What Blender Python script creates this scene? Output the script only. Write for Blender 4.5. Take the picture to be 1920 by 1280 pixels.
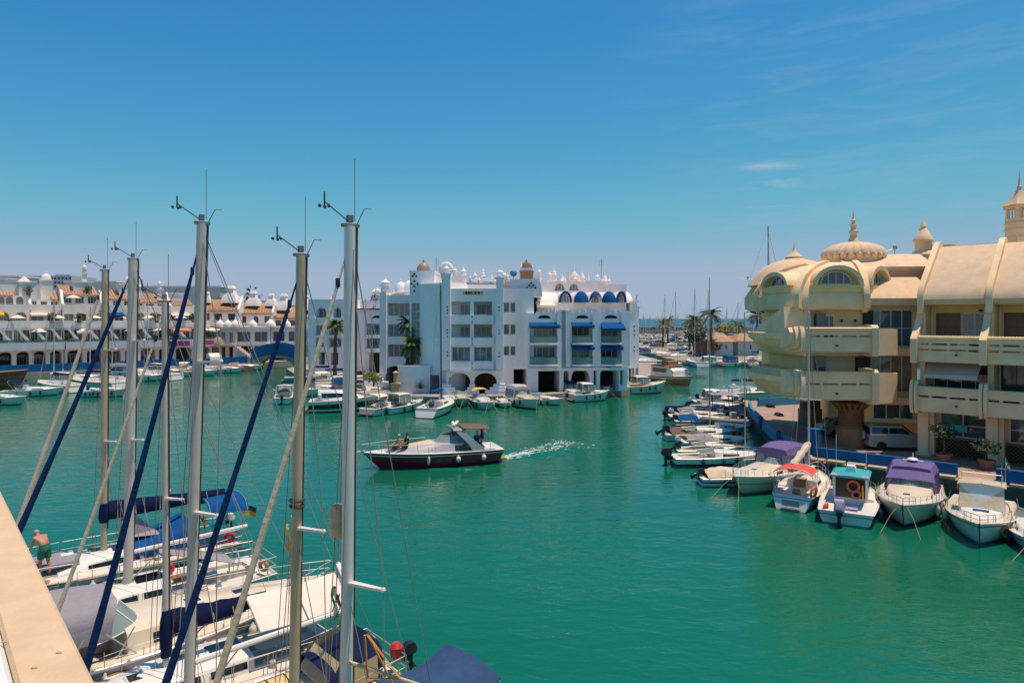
import bpy, math, random
from math import sin, cos, pi, sqrt, atan2, radians
from mathutils import Vector, Matrix, Quaternion
random.seed(7)
SC = bpy.context.scene
COL = SC.collection
for _o in list(bpy.data.objects): bpy.data.objects.remove(_o)

# ---------------------------------------------------------------- camera, world, sun, exposure
EYE = 10.4                      # metres above the water
cam_data = bpy.data.cameras.new('camera')
cam_data.sensor_width = 36; cam_data.lens = 24
cam_data.shift_y = -44/1920
cam_data.clip_start = 0.1; cam_data.clip_end = 20000
cam = bpy.data.objects.new('camera', cam_data); COL.objects.link(cam)
cam.location = (0, 0, EYE); cam.rotation_euler = (radians(90), 0, 0)
SC.camera = cam

SUN = Vector((0.23, 0.0, 0.973)).normalized()
world = bpy.data.worlds.new('World'); SC.world = world; world.use_nodes = True
wn = world.node_tree.nodes; wl = world.node_tree.links
wn.clear()
w_out = wn.new('ShaderNodeOutputWorld'); w_bg = wn.new('ShaderNodeBackground')
w_sky = wn.new('ShaderNodeTexSky'); w_sky.sky_type = 'NISHITA'; w_sky.sun_disc = False
w_sky.sun_elevation = math.asin(SUN.z); w_sky.sun_rotation = atan2(SUN.x, SUN.y)
w_sky.air_density = 1.0; w_sky.dust_density = 0.2; w_sky.ozone_density = 1.2; w_sky.altitude = 0
# clear summer air: per channel response of the sky colour
w_sep = wn.new('ShaderNodeSeparateColor'); w_com = wn.new('ShaderNodeCombineColor')
wl.new(w_sky.outputs[0], w_sep.inputs[0])
for _i, (_g, _p, _m) in enumerate(((3.7, 1.75, 3.5), (5.2, 1.0, 4.5), (6.6, 0.85, 5.9))):
    _a = wn.new('ShaderNodeMath'); _a.operation = 'MULTIPLY'; _a.inputs[1].default_value = 0.191
    _b = wn.new('ShaderNodeMath'); _b.operation = 'POWER'; _b.inputs[1].default_value = _p
    _c = wn.new('ShaderNodeMath'); _c.operation = 'MULTIPLY'; _c.inputs[1].default_value = _g
    _d = wn.new('ShaderNodeMath'); _d.operation = 'SMOOTH_MIN'; _d.inputs[1].default_value = _m; _d.inputs[2].default_value = 1.2
    wl.new(w_sep.outputs[_i], _a.inputs[0]); wl.new(_a.outputs[0], _b.inputs[0]); wl.new(_b.outputs[0], _c.inputs[0]); wl.new(_c.outputs[0], _d.inputs[0]); wl.new(_d.outputs[0], w_com.inputs[_i])
# thin cirrus wisps
w_tc = wn.new('ShaderNodeTexCoord'); w_map = wn.new('ShaderNodeMapping')
w_map.inputs['Scale'].default_value = (2.2, 2.2, 16); w_map.inputs['Rotation'].default_value = (0.0, 0.16, 0.0)
w_n = wn.new('ShaderNodeTexNoise'); w_n.inputs['Scale'].default_value = 3.1; w_n.inputs['Detail'].default_value = 9
w_n.inputs['Roughness'].default_value = 0.62; w_n.inputs['Distortion'].default_value = 0.5
w_r = wn.new('ShaderNodeValToRGB'); w_r.color_ramp.elements[0].position = 0.47; w_r.color_ramp.elements[1].position = 0.75
w_r.color_ramp.elements[0].color = (0, 0, 0, 1); w_r.color_ramp.elements[1].color = (0.75, 0.75, 0.75, 1)
w_mix = wn.new('ShaderNodeMixRGB'); w_mix.inputs[2].default_value = (5.4, 5.9, 6.4, 1)
wl.new(w_tc.outputs['Generated'], w_map.inputs['Vector']); wl.new(w_map.outputs[0], w_n.inputs['Vector'])
wl.new(w_n.outputs[0], w_r.inputs[0])
def sky_patch(d, r0, r1, k):                            # a bank of cirrus around one direction
    dv = Vector(d).normalized(); dt = wn.new('ShaderNodeVectorMath'); dt.operation = 'DOT_PRODUCT'; dt.inputs[1].default_value = dv
    wl.new(w_tc.outputs['Generated'], dt.inputs[0]); mr = wn.new('ShaderNodeMapRange'); mr.interpolation_type = 'SMOOTHSTEP'
    mr.inputs['From Min'].default_value = cos(r1); mr.inputs['From Max'].default_value = cos(r0); mr.inputs['To Max'].default_value = k
    wl.new(dt.outputs['Value'], mr.inputs['Value']); return mr.outputs[0]
w_p1 = sky_patch((480, 1280, 252), 0.004, 0.05, 0.9); w_p2 = sky_patch((760, 1280, 420), 0.05, 0.42, 0.17)
w_add = wn.new('ShaderNodeMath'); w_add.operation = 'ADD'; wl.new(w_p1, w_add.inputs[0]); wl.new(w_p2, w_add.inputs[1])
w_cl = wn.new('ShaderNodeMath'); w_cl.operation = 'MULTIPLY'; wl.new(w_r.outputs[0], w_cl.inputs[0]); wl.new(w_add.outputs[0], w_cl.inputs[1])
wl.new(w_cl.outputs[0], w_mix.inputs[0])
wl.new(w_com.outputs[0], w_mix.inputs[1])
wl.new(w_mix.outputs[0], w_bg.inputs['Color']); w_bg.inputs['Strength'].default_value = 0.10
wl.new(w_bg.outputs[0], w_out.inputs['Surface'])

sun_data = bpy.data.lights.new('sun', 'SUN'); sun_data.energy = 4.6; sun_data.angle = radians(0.5)
sun_data.color = (1.0, 0.81, 0.60)
sun = bpy.data.objects.new('sun', sun_data); COL.objects.link(sun)
sun.rotation_euler = (-SUN).to_track_quat('-Z', 'Y').to_euler(); sun.location = (40, 10, 90)
SC.view_settings.view_transform = 'Standard'; SC.view_settings.look = 'None'
SC.view_settings.gamma = 1; SC.view_settings.exposure = 0.0; SC.view_settings.use_curve_mapping = False
SC.render.engine = 'CYCLES'; SC.cycles.use_denoising = True
SC.cycles.max_bounces = 6; SC.cycles.diffuse_bounces = 3; SC.cycles.glossy_bounces = 3
SC.cycles.transmission_bounces = 4; SC.cycles.transparent_max_bounces = 8
SC.cycles.caustics_reflective = False; SC.cycles.caustics_refractive = False

# ---------------------------------------------------------------- measuring: photo pixel -> place
F = 1280.0
def xp(px, Y): return (px-960)/F*Y
def zp(py, Y): return EYE-(py-596)/F*Y
def at(px, py, Z=0.0):
    Y = (EYE-Z)*F/(py-596); return Vector((xp(px, Y), Y, Z))

# ---------------------------------------------------------------- materials
MATS = {}
def mat(name, rgb, rough=0.6, var=0.12, scale=2.0, bump=0.0, bscale=30, metal=0.0, spec=0.5, coat=0.0, stain=0.0, stain_rgb=None, streak=False):
    if name in MATS: return MATS[name]
    m = bpy.data.materials.new(name); m.use_nodes = True
    nt = m.node_tree; N = nt.nodes; L = nt.links
    b = N['Principled BSDF']
    b.inputs['Roughness'].default_value = rough; b.inputs['Metallic'].default_value = metal
    b.inputs['Specular IOR Level'].default_value = spec
    if coat: b.inputs['Coat Weight'].default_value = coat; b.inputs['Coat Roughness'].default_value = 0.08
    tc = N.new('ShaderNodeTexCoord')
    no = N.new('ShaderNodeTexNoise'); no.inputs['Scale'].default_value = scale; no.inputs['Detail'].default_value = 6
    no.inputs['Roughness'].default_value = 0.6
    L.new(tc.outputs['Object'], no.inputs['Vector'])
    rp = N.new('ShaderNodeMapRange'); rp.inputs['From Min'].default_value = 0.25; rp.inputs['From Max'].default_value = 0.75
    rp.inputs['To Min'].default_value = 1-var; rp.inputs['To Max'].default_value = 1+var
    L.new(no.outputs[0], rp.inputs['Value'])
    mul = N.new('ShaderNodeVectorMath'); mul.operation = 'SCALE'; mul.inputs[0].default_value = rgb
    L.new(rp.outputs[0], mul.inputs['Scale'])
    last = mul.outputs[0]
    if stain:
        n2 = N.new('ShaderNodeTexNoise'); n2.inputs['Scale'].default_value = scale*0.6; n2.inputs['Detail'].default_value = 8
        mp = N.new('ShaderNodeMapping'); mp.inputs['Scale'].default_value = (1, 1, 0.12 if streak else 1)
        mp.inputs['Location'].default_value = (7.3, 2.1, 5.5)
        L.new(tc.outputs['Object'], mp.inputs[0]); L.new(mp.outputs[0], n2.inputs['Vector'])
        r2 = N.new('ShaderNodeMapRange'); r2.inputs['From Min'].default_value = 0.52; r2.inputs['From Max'].default_value = 0.75
        r2.inputs['To Max'].default_value = stain
        L.new(n2.outputs[0], r2.inputs['Value'])
        mx = N.new('ShaderNodeMixRGB'); mx.inputs[2].default_value = (*(stain_rgb or tuple(c*0.55 for c in rgb)), 1)
        L.new(r2.outputs[0], mx.inputs[0]); L.new(last, mx.inputs[1]); last = mx.outputs[0]
    L.new(last, b.inputs['Base Color'])
    if bump:
        nb = N.new('ShaderNodeTexNoise'); nb.inputs['Scale'].default_value = bscale; nb.inputs['Detail'].default_value = 4
        L.new(tc.outputs['Object'], nb.inputs['Vector'])
        bp = N.new('ShaderNodeBump'); bp.inputs['Strength'].default_value = bump; bp.inputs['Distance'].default_value = 0.05
        L.new(nb.outputs[0], bp.inputs['Height']); L.new(bp.outputs[0], b.inputs['Normal'])
    MATS[name] = m
    return m
def glassmat(name, tint, alpha, rough=0.03):
    m = bpy.data.materials.new(name); m.use_nodes = True
    N = m.node_tree.nodes; L = m.node_tree.links; N.clear()
    o = N.new('ShaderNodeOutputMaterial'); g = N.new('ShaderNodeBsdfPrincipled'); t = N.new('ShaderNodeBsdfTransparent'); mx = N.new('ShaderNodeMixShader')
    g.inputs['Base Color'].default_value = (*tint, 1); g.inputs['Roughness'].default_value = rough
    tr = tuple(0.45+0.55*min(1, c*4) for c in tint)
    t.inputs['Color'].default_value = (*tr, 1)
    mx.inputs[0].default_value = alpha
    L.new(t.outputs[0], mx.inputs[1]); L.new(g.outputs[0], mx.inputs[2]); L.new(mx.outputs[0], o.inputs['Surface'])
    MATS[name] = m; return m

WHITE = mat('white_stucco', (0.85, 0.83, 0.84), 0.85, 0.05, 0.6, 0.15, 14, stain=0.45, stain_rgb=(0.55, 0.53, 0.5), streak=True)
WHITE2 = mat('white_plaster', (0.86, 0.78, 0.73), 0.85, 0.09, 0.8, 0.15, 14, stain=0.3, stain_rgb=(0.55, 0.48, 0.42), streak=True)
PINKW = mat('pinkish_plaster', (0.66, 0.54, 0.50), 0.85, 0.08, 0.8)
CREAM = mat('cream_stucco', (0.86, 0.62, 0.37), 0.85, 0.10, 0.9, 0.3, 22, stain=0.55, stain_rgb=(0.5, 0.37, 0.22), streak=True)
CREAMW = mat('cream_wall_paint', (0.86, 0.58, 0.25), 0.85, 0.08, 0.9, 0.1, 22, stain=0.35, streak=True)
ROOFC = mat('cream_roof_render', (0.70, 0.51, 0.34), 0.9, 0.12, 1.6, 0.5, 26, stain=0.6, stain_rgb=(0.55, 0.39, 0.25), streak=True)
TERRA = mat('terracotta_roof', (0.40, 0.24, 0.14), 0.85, 0.3, 1.3, 0.3, 8, stain=0.5, stain_rgb=(0.3, 0.2, 0.12))
BROWNC = mat('brown_carved_stone', (0.22, 0.11, 0.05), 0.8, 0.25, 3, 0.5, 12)
CONC = mat('quay_concrete', (0.34, 0.29, 0.24), 0.9, 0.18, 0.5, 0.3, 9, stain=0.6, stain_rgb=(0.2, 0.17, 0.14))
PAVE = mat('pavement_brick', (0.36, 0.24, 0.18), 0.9, 0.2, 0.6, 0.3, 14, stain=0.4, stain_rgb=(0.24, 0.17, 0.13))
STONE = mat('kerb_stone_tan', (0.46, 0.33, 0.2), 0.9, 0.22, 1.5, 0.4, 10)
DSTONE = mat('dark_quay_stone', (0.10, 0.085, 0.065), 0.9, 0.35, 0.8, 0.6, 5)
BLUEP = mat('blue_wall_paint', (0.006, 0.10, 0.27), 0.7, 0.15, 1.0, 0.1, 10, spec=.2, stain=0.35, stain_rgb=(0.02, 0.2, 0.42))
BLUEL = mat('light_blue_wall_paint', (0.03, 0.20, 0.36), 0.7, 0.15, 1.0, 0.1, 10)
GEL = mat('white_gelcoat', (0.76, 0.73, 0.68), 0.22, 0.04, 1.2, spec=0.5, coat=0.2, stain=0.2, stain_rgb=(0.6, 0.55, 0.45))
GELC = mat('cream_gelcoat', (0.72, 0.62, 0.48), 0.25, 0.05, 1.2, coat=0.2, stain=0.25)
GELG = mat('grey_gelcoat', (0.30, 0.29, 0.31), 0.25, 0.05, 1.0, coat=0.2)
GELN = mat('navy_gelcoat', (0.012, 0.02, 0.06), 0.18, 0.1, 1.0, coat=0.3)
GELM = mat('maroon_gelcoat', (0.30, 0.014, 0.045), 0.14, 0.1, 1.0, coat=0.4)
GELR = mat('red_gelcoat', (0.35, 0.03, 0.02), 0.2, 0.1, 1.0, coat=0.3)
DECK = mat('nonslip_deck', (0.64, 0.59, 0.52), 0.75, 0.08, 2.0, 0.1, 60)
DECKT = mat('tan_deck', (0.5, 0.37, 0.24), 0.7, 0.1, 2.0, 0.1, 60)
TEAK = mat('teak_wood', (0.33, 0.18, 0.08), 0.6, 0.25, 4, 0.2, 30)
WOODD = mat('dark_ship_wood', (0.24, 0.07, 0.03), 0.6, 0.3, 3, 0.3, 20)
ALU = mat('mast_aluminium', (0.60, 0.53, 0.47), 0.6, 0.08, 1.5, metal=0.0, stain=0.4)
ALUT = mat('mast_tan_paint', (0.53, 0.41, 0.26), 0.6, 0.1, 1.5, stain=0.45)
ALUW = mat('mast_white_paint', (0.74, 0.69, 0.65), 0.35, 0.05, 1.5, coat=0.2)
STEEL = mat('stainless_steel', (0.50, 0.49, 0.48), 0.5, 0.05, 5, metal=0.6)
WIRE = mat('rigging_wire', (0.32, 0.31, 0.30), 0.45, 0.1, 5, metal=0.3)
ROPE = mat('tan_rope', (0.42, 0.34, 0.24), 0.9, 0.15, 8)
ROPER = mat('reddish_rope', (0.42, 0.2, 0.14), 0.9, 0.15, 8)
NAVS = mat('navy_furled_canvas', (0.004, 0.026, 0.10), 0.85, 0.25, 3, 0.5, 12, spec=.15, stain=.5, stain_rgb=(.02,.06,.16))
NAVY = mat('navy_canvas', (0.007, 0.015, 0.058), 0.85, 0.2, 3, 0.3, 12, spec=.15)
BLUC = mat('blue_canvas', (0.003, 0.078, 0.25), 0.85, 0.2, 3, 0.3, 10, spec=.12)
BIMC = mat('slate_blue_canvas', (0.018, 0.058, 0.15), 0.85, 0.15, 3, 0.25, 10)
GREYC = mat('grey_canvas', (0.27, 0.255, 0.29), 0.9, 0.12, 3, 0.3, 9)
TANC = mat('tan_canvas', (0.60, 0.49, 0.36), 0.9, 0.15, 3, 0.35, 10)
WHTC = mat('white_canvas', (0.74, 0.66, 0.58), 0.9, 0.08, 3, 0.3, 9)
PURC = mat('purple_canvas', (0.13, 0.09, 0.24), 0.85, 0.15, 3, 0.25, 10)
REDC = mat('red_canvas', (0.72, 0.075, 0.055), 0.85, 0.1, 3, 0.2, 10)
YELC = mat('yellow_canvas', (0.75, 0.42, 0.03), 0.85, 0.1, 3, 0.2, 10)
TEALC = mat('teal_paint', (0.03, 0.36, 0.36), 0.6, 0.1, 3)
BRNC = mat('brown_canvas', (0.14, 0.085, 0.06), 0.85, 0.15, 3, 0.2, 10)
LAVC = mat('lavender_cover', (0.34, 0.27, 0.42), 0.8, 0.12, 3, 0.2, 10)
VINYL = mat('smoky_window_vinyl', (0.20, 0.20, 0.26), 0.12, 0.1, 3)
CREAMV = mat('cream_window_vinyl', (0.56, 0.42, 0.24), 0.3, 0.1, 3)
RUB = mat('black_rubber', (0.012, 0.012, 0.014), 0.5, 0.2, 5)
BLKP = mat('black_plastic', (0.018, 0.018, 0.022), 0.3, 0.2, 5)
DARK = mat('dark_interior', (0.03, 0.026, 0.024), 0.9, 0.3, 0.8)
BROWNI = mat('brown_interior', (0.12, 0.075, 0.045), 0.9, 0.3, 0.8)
GLS = mat('window_glass', (0.06, 0.075, 0.075), 0.04, 0.5, 0.8, spec=0.9)
GLSC = mat('curtained_glass', (0.22, 0.20, 0.16), 0.06, 0.35, 2.0, spec=0.9)
GLSB = mat('blue_glass', (0.04, 0.13, 0.17), 0.04, 0.3, 0.8, spec=0.9)
BGLS = mat('boat_window', (0.010, 0.012, 0.015), 0.05, 0.2, 2, spec=0.8)
WSH = mat('windscreen_glass', (0.22, 0.28, 0.26), 0.04, 0.1, 2, spec=0.9)
SHUT = mat('brown_shutter', (0.20, 0.12, 0.07), 0.7, 0.15, 3)
SHUTB = mat('beige_shutter', (0.50, 0.40, 0.29), 0.8, 0.06, 3)
FRMW = mat('white_frame', (0.72, 0.72, 0.72), 0.5, 0.04, 3)
FRMD = mat('dark_frame', (0.05, 0.045, 0.04), 0.5, 0.1, 3)
ORNG = mat('lifebuoy_orange', (0.70, 0.11, 0.03), 0.6, 0.1, 5)
REDP = mat('red_plastic', (0.55, 0.03, 0.03), 0.4, 0.1, 5)
YELP = mat('yellow_plastic', (0.62, 0.46, 0.20), 0.5, 0.1, 3, stain=0.3)
GREENF = mat('flag_green', (0.02, 0.32, 0.08), 0.8, 0.1, 5)
FENW = mat('fender_white', (0.72, 0.70, 0.66), 0.5, 0.08, 4, stain=0.3)
FENN = mat('fender_navy', (0.02, 0.03, 0.09), 0.5, 0.1, 4)
BUFF = mat('buff_canister', (0.62, 0.47, 0.30), 0.6, 0.1, 5, stain=0.3)
PINKS = mat('magenta_sign', (0.45, 0.05, 0.22), 0.7, 0.1, 2)
SKIN = mat('skin', (0.46, 0.20, 0.12), 0.55, 0.08, 6)
HAIRB = mat('dark_hair', (0.03, 0.02, 0.015), 0.7, 0.2, 20)
HAIRG = mat('grey_hair', (0.34, 0.30, 0.27), 0.7, 0.2, 20)
SHORTG = mat('green_swim_shorts', (0.01, 0.16, 0.09), 0.8, 0.12, 8, 0.2, 20)
SHIRTN = mat('navy_cloth', (0.015, 0.02, 0.06), 0.85, 0.15, 8)
SHIRTW = mat('pale_cloth', (0.6, 0.6, 0.62), 0.85, 0.1, 8)
LEAF = mat('palm_leaf', (0.12, 0.16, 0.03), 0.55, 0.4, 1.5)
LEAFD = mat('dark_leaf', (0.028, 0.06, 0.018), 0.6, 0.4, 1.5)
LEAFY = mat('yellowish_leaf', (0.16, 0.17, 0.035), 0.6, 0.4, 1.5)
TRUNK = mat('palm_trunk', (0.11, 0.075, 0.05), 0.9, 0.3, 4, 0.6, 8)
POT = mat('terracotta_pot', (0.28, 0.12, 0.07), 0.8, 0.15, 5)
GRASS = mat('grass_lawn', (0.16, 0.17, 0.03), 0.9, 0.4, 0.4)
ASPH = mat('asphalt_dust', (0.30, 0.25, 0.2), 0.9, 0.2, 0.2)
ROCK = mat('breakwater_rock', (0.13, 0.115, 0.105), 0.9, 0.45, 0.25, 0.8, 0.6)
CARW = mat('white_car_paint', (0.33, 0.31, 0.29), 0.25, 0.04, 2, coat=0.5)
CARR = mat('red_car_paint', (0.30, 0.02, 0.04), 0.25, 0.05, 2, coat=0.5)
CARB = mat('blue_car_paint', (0.05, 0.09, 0.2), 0.25, 0.05, 2, coat=0.5)
CARS = mat('silver_car_paint', (0.42, 0.40, 0.38), 0.3, 0.05, 2, metal=0.4, coat=0.5)
TYRE = mat('tyre', (0.015, 0.015, 0.015), 0.8, 0.1, 5)
LAMPR = mat('tail_lamp_red', (0.4, 0.02, 0.02), 0.2, 0.05, 5)
BRICKF = mat('ochre_render', (0.42, 0.24, 0.11), 0.9, 0.15, 1.5)
GBAL = glassmat('balustrade_glass', (0.10, 0.19, 0.17), 0.55)
FOAM = mat('wake_foam', (0.62, 0.68, 0.64), 0.8, 0.1, 6)
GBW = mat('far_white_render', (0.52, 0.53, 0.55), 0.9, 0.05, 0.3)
RIBG = mat('grey_tube', (0.17, 0.155, 0.15), 0.6, 0.1, 3)

# ---------------------------------------------------------------- mesh helper
class MB:
    def __init__(s): s.v = []; s.f = []; s.m = []; s.mi = 0; s.T = None
    def add(s, vs):
        n = len(s.v)
        for p in vs:
            p = Vector(p); s.v.append(s.T @ p if s.T else p)
        return n
    def face(s, idx): s.f.append(tuple(idx)); s.m.append(s.mi)
    def poly(s, pts):
        n = s.add(pts); s.face(range(n, n+len(pts)))
    def quad(s, a, b, c, d): s.poly([a, b, c, d])
    def hexa(s, b, t):                      # bottom 4, top 4 points
        n = s.add(list(b)+list(t))
        for q in ((3,2,1,0),(4,5,6,7),(0,1,5,4),(1,2,6,5),(2,3,7,6),(3,0,4,7)): s.face([n+i for i in q])
    def box(s, x0, y0, z0, x1, y1, z1):
        s.hexa([(x0,y0,z0),(x1,y0,z0),(x1,y1,z0),(x0,y1,z0)], [(x0,y0,z1),(x1,y0,z1),(x1,y1,z1),(x0,y1,z1)])
    def cbox(s, c, d):
        s.box(c[0]-d[0]/2, c[1]-d[1]/2, c[2]-d[2]/2, c[0]+d[0]/2, c[1]+d[1]/2, c[2]+d[2]/2)
    def beam(s, p0, p1, w, h=None, up=(0,0,1)):
        p0 = Vector(p0); p1 = Vector(p1); h = h or w
        d = (p1-p0).normalized(); u = Vector(up)
        if abs(d.dot(u)) > 0.95: u = Vector((1,0,0))
        r = d.cross(u).normalized(); u = r.cross(d)
        c = [(-.5,-.5),(.5,-.5),(.5,.5),(-.5,.5)]
        s.hexa([p0+r*w*a+u*h*b for a,b in c], [p1+r*w*a+u*h*b for a,b in c])
    def loft(s, rings, caps=True, closed=True):
        k = len(rings[0]); base = [s.add(r) for r in rings]
        for i in range(len(rings)-1):
            for j in range(k if closed else k-1):
                j2 = (j+1) % k
                s.face((base[i]+j, base[i]+j2, base[i+1]+j2, base[i+1]+j))
        if caps and closed:
            s.face([base[0]+j for j in range(k)][::-1]); s.face([base[-1]+j for j in range(k)])
    def tube(s, pts, r, n=6, caps=True):
        pts = [Vector(p) for p in pts]; m = len(pts)
        rs = r if isinstance(r, (list, tuple)) else [r]*m
        t = [(pts[min(i+1,m-1)]-pts[max(i-1,0)]).normalized() for i in range(m)]
        u = Vector((0,0,1)) if abs(t[0].z) < 0.9 else Vector((1,0,0))
        u = (u-t[0]*u.dot(t[0])).normalized(); rings = []
        for i in range(m):
            u = (u-t[i]*u.dot(t[i])).normalized(); w = t[i].cross(u)
            rings.append([pts[i]+(u*cos(2*pi*k/n)+w*sin(2*pi*k/n))*rs[i] for k in range(n)])
        s.loft(rings, caps)
    def lathe(s, prof, n=16, c=(0,0,0), lobes=0, amp=0.0, caps=True):
        rings = []
        for r, z in prof:
            rings.append([(c[0]+r*(1+amp*abs(sin(lobes*pi*k/n)) if lobes else r and 1.0)*cos(2*pi*k/n) if lobes else c[0]+r*cos(2*pi*k/n),
                           c[1]+r*(1+amp*abs(sin(lobes*pi*k/n)))*sin(2*pi*k/n) if lobes else c[1]+r*sin(2*pi*k/n), c[2]+z) for k in range(n)])
        s.loft(rings, caps)
    def ball(s, c, r, n=10, m=6):
        r = r if isinstance(r, (list, tuple)) else (r, r, r); rings = []
        for i in range(m+1):
            a = -pi/2+pi*min(max(i/m, 0.02), 0.98)
            rings.append([(c[0]+r[0]*cos(a)*cos(2*pi*k/n), c[1]+r[1]*cos(a)*sin(2*pi*k/n), c[2]+r[2]*sin(a)) for k in range(n)])
        s.loft(rings)
    def torus(s, c, R, r, ax=(0,0,1), n=16, k=6):
        ax = Vector(ax).normalized(); u = ax.orthogonal().normalized(); w = ax.cross(u); c = Vector(c)
        rings = []
        for i in range(n+1):
            a = 2*pi*i/n; d = u*cos(a)+w*sin(a)
            rings.append([c+d*(R+r*cos(2*pi*j/k))+ax*r*sin(2*pi*j/k) for j in range(k)])
        s.loft(rings, caps=False)
    def prism(s, poly, z0, z1):
        n = len(poly); a = s.add([(p[0],p[1],z0) for p in poly]); b = s.add([(p[0],p[1],z1) for p in poly])
        for i in range(n):
            j = (i+1) % n; s.face((a+i, a+j, b+j, b+i))
        s.face(list(range(a, a+n))[::-1]); s.face(range(b, b+n))
    def grid(s, fn, nu, nv):
        b = s.add([fn(i/nu, j/nv) for i in range(nu+1) for j in range(nv+1)])
        for i in range(nu):
            for j in range(nv):
                s.face((b+i*(nv+1)+j, b+(i+1)*(nv+1)+j, b+(i+1)*(nv+1)+j+1, b+i*(nv+1)+j+1))
    def sheet(s, fn, nu, nv, th=0.02, off=(0,0,-1)):     # a sheet with thickness
        o = Vector(off)*th
        s.grid(fn, nu, nv); s.grid(lambda u, v: Vector(fn(u, 1-v))+o, nu, nv)
        for (f0) in (lambda t: (t, 0), lambda t: (1, t), lambda t: (1-t, 1), lambda t: (0, 1-t)):
            k = max(nu, nv)
            for i in range(k):
                a = Vector(fn(*f0(i/k))); b = Vector(fn(*f0((i+1)/k)))
                s.quad(a, a+o, b+o, b)
    def mesh(s, name, mats, sharp=38, org=None):
        me = bpy.data.meshes.new(name)
        vs = s.v if org is None else [p-Vector(org) for p in s.v]
        me.from_pydata([tuple(p) for p in vs], [], s.f)
        for m_ in (mats if isinstance(mats, (list, tuple)) else [mats]): me.materials.append(m_)
        me.polygons.foreach_set('material_index', s.m)
        me.polygons.foreach_set('use_smooth', [True]*len(s.f))
        me.update()
        me.set_sharp_from_angle(angle=radians(sharp))
        return me
    def build(s, name, mats, parent=None, sharp=38, org=None):
        return link(name, s.mesh(name, mats, sharp, org), parent)

def link(name, me, parent=None):
    o = bpy.data.objects.new(name, me); COL.objects.link(o)
    if parent: o.parent = parent
    return o
def tag(o, label=None, cat=None, group=None, kind=None):
    if label: o['label'] = label
    if cat: o['category'] = cat
    if group: o['group'] = group
    if kind: o['kind'] = kind
    return o
def thing(name, label, cat, loc=(0,0,0), rz=0.0, group=None):
    o = bpy.data.objects.new(name, None); COL.objects.link(o)
    o.empty_display_size = 0.3; o.location = loc; o.rotation_euler = (0, 0, rz)
    return tag(o, label, cat, group)
def copy_tree(o, parent=None):
    c = o.copy(); COL.objects.link(c)
    if parent: c.parent = parent
    for ch in list(o.children): copy_tree(ch, c)
    return c
def dup(root, label, loc, rz=None, group=None):
    c = copy_tree(root); c.location = loc
    if rz is not None: c.rotation_euler = (0, 0, rz)
    c['label'] = label
    if group: c['group'] = group
    return c
def one(name, mb, mats, label, cat, loc, group=None, sharp=38):
    o = mb.build(name, mats, None, sharp, loc); o.location = loc
    return tag(o, label, cat, group)
def structure(name, mb, mats, parent=None):
    o = mb.build(name, mats, parent)
    if not parent: o['kind'] = 'structure'
    return o
# ---------------------------------------------------------------- water, sea, ground
def water_mat(name, rgb, sc, strength, rough=0.03):
    m = bpy.data.materials.new(name); m.use_nodes = True
    N = m.node_tree.nodes; L = m.node_tree.links; b = N['Principled BSDF']
    b.inputs['Roughness'].default_value = rough; b.inputs['IOR'].default_value = 1.41
    b.inputs['Specular IOR Level'].default_value = 0.5
    g = N.new('ShaderNodeNewGeometry')
    big = N.new('ShaderNodeTexNoise'); big.inputs['Scale'].default_value = 0.05; big.inputs['Detail'].default_value = 3
    L.new(g.outputs['Position'], big.inputs['Vector'])
    cr = N.new('ShaderNodeMapRange'); cr.inputs['From Min'].default_value = 0.3; cr.inputs['From Max'].default_value = 0.7
    cr.inputs['To Min'].default_value = 0.85; cr.inputs['To Max'].default_value = 1.15
    L.new(big.outputs[0], cr.inputs['Value'])
    mul = N.new('ShaderNodeVectorMath'); mul.operation = 'SCALE'; mul.inputs[0].default_value = rgb
    L.new(cr.outputs[0], mul.inputs['Scale']); L.new(mul.outputs[0], b.inputs['Base Color'])
    br = N.new('ShaderNodeMapRange'); br.inputs['From Min'].default_value = 0.36; br.inputs['From Max'].default_value = 0.64; br.inputs['To Min'].default_value = 0.3; br.inputs['To Max'].default_value = 1.35
    L.new(big.outputs[0], br.inputs['Value'])
    prev = None
    for (s, st, dist, rot, scx) in ((sc*0.5, 0.6, 0.12, 0.5, 0.45), (sc*1.7, 0.8, 0.05, 0.9, 0.5), (sc*6, 0.6, 0.012, 0.2, 0.6)):
        mp = N.new('ShaderNodeMapping'); mp.inputs['Rotation'].default_value = (0, 0, rot); mp.inputs['Scale'].default_value = (scx, 1, 1)
        n = N.new('ShaderNodeTexNoise'); n.inputs['Scale'].default_value = s; n.inputs['Detail'].default_value = 3; n.inputs['Distortion'].default_value = 0.6
        L.new(g.outputs['Position'], mp.inputs[0]); L.new(mp.outputs[0], n.inputs['Vector'])
        bp = N.new('ShaderNodeBump'); bp.inputs['Distance'].default_value = dist*strength
        sm = N.new('ShaderNodeMath'); sm.operation = 'MULTIPLY'; sm.inputs[1].default_value = st
        L.new(br.outputs[0], sm.inputs[0]); L.new(sm.outputs[0], bp.inputs['Strength'])
        L.new(n.outputs[0], bp.inputs['Height'])
        if prev: L.new(prev.outputs[0], bp.inputs['Normal'])
        prev = bp
    L.new(prev.outputs[0], b.inputs['Normal'])
    return m
WATER = water_mat('harbour_water', (0.004, 0.122, 0.070), 1.1, 1.35)
SEA = water_mat('open_sea', (0.008, 0.10, 0.19), 0.6, 4.0, 0.3); SEA.node_tree.nodes['Principled BSDF'].inputs['Specular IOR Level'].default_value = 0.12
mb = MB(); mb.quad((-420,-60,0),(420,-60,0),(420,430,0),(-420,430,0)); structure('harbour_water', mb, WATER)
mb = MB(); mb.quad((-9000,430,0),(9000,430,0),(9000,9000,0),(-9000,9000,0)); mb.quad((420,-60,0),(9000,-60,0),(9000,430,0),(420,430,0)); structure('sea', mb, SEA)
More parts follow.
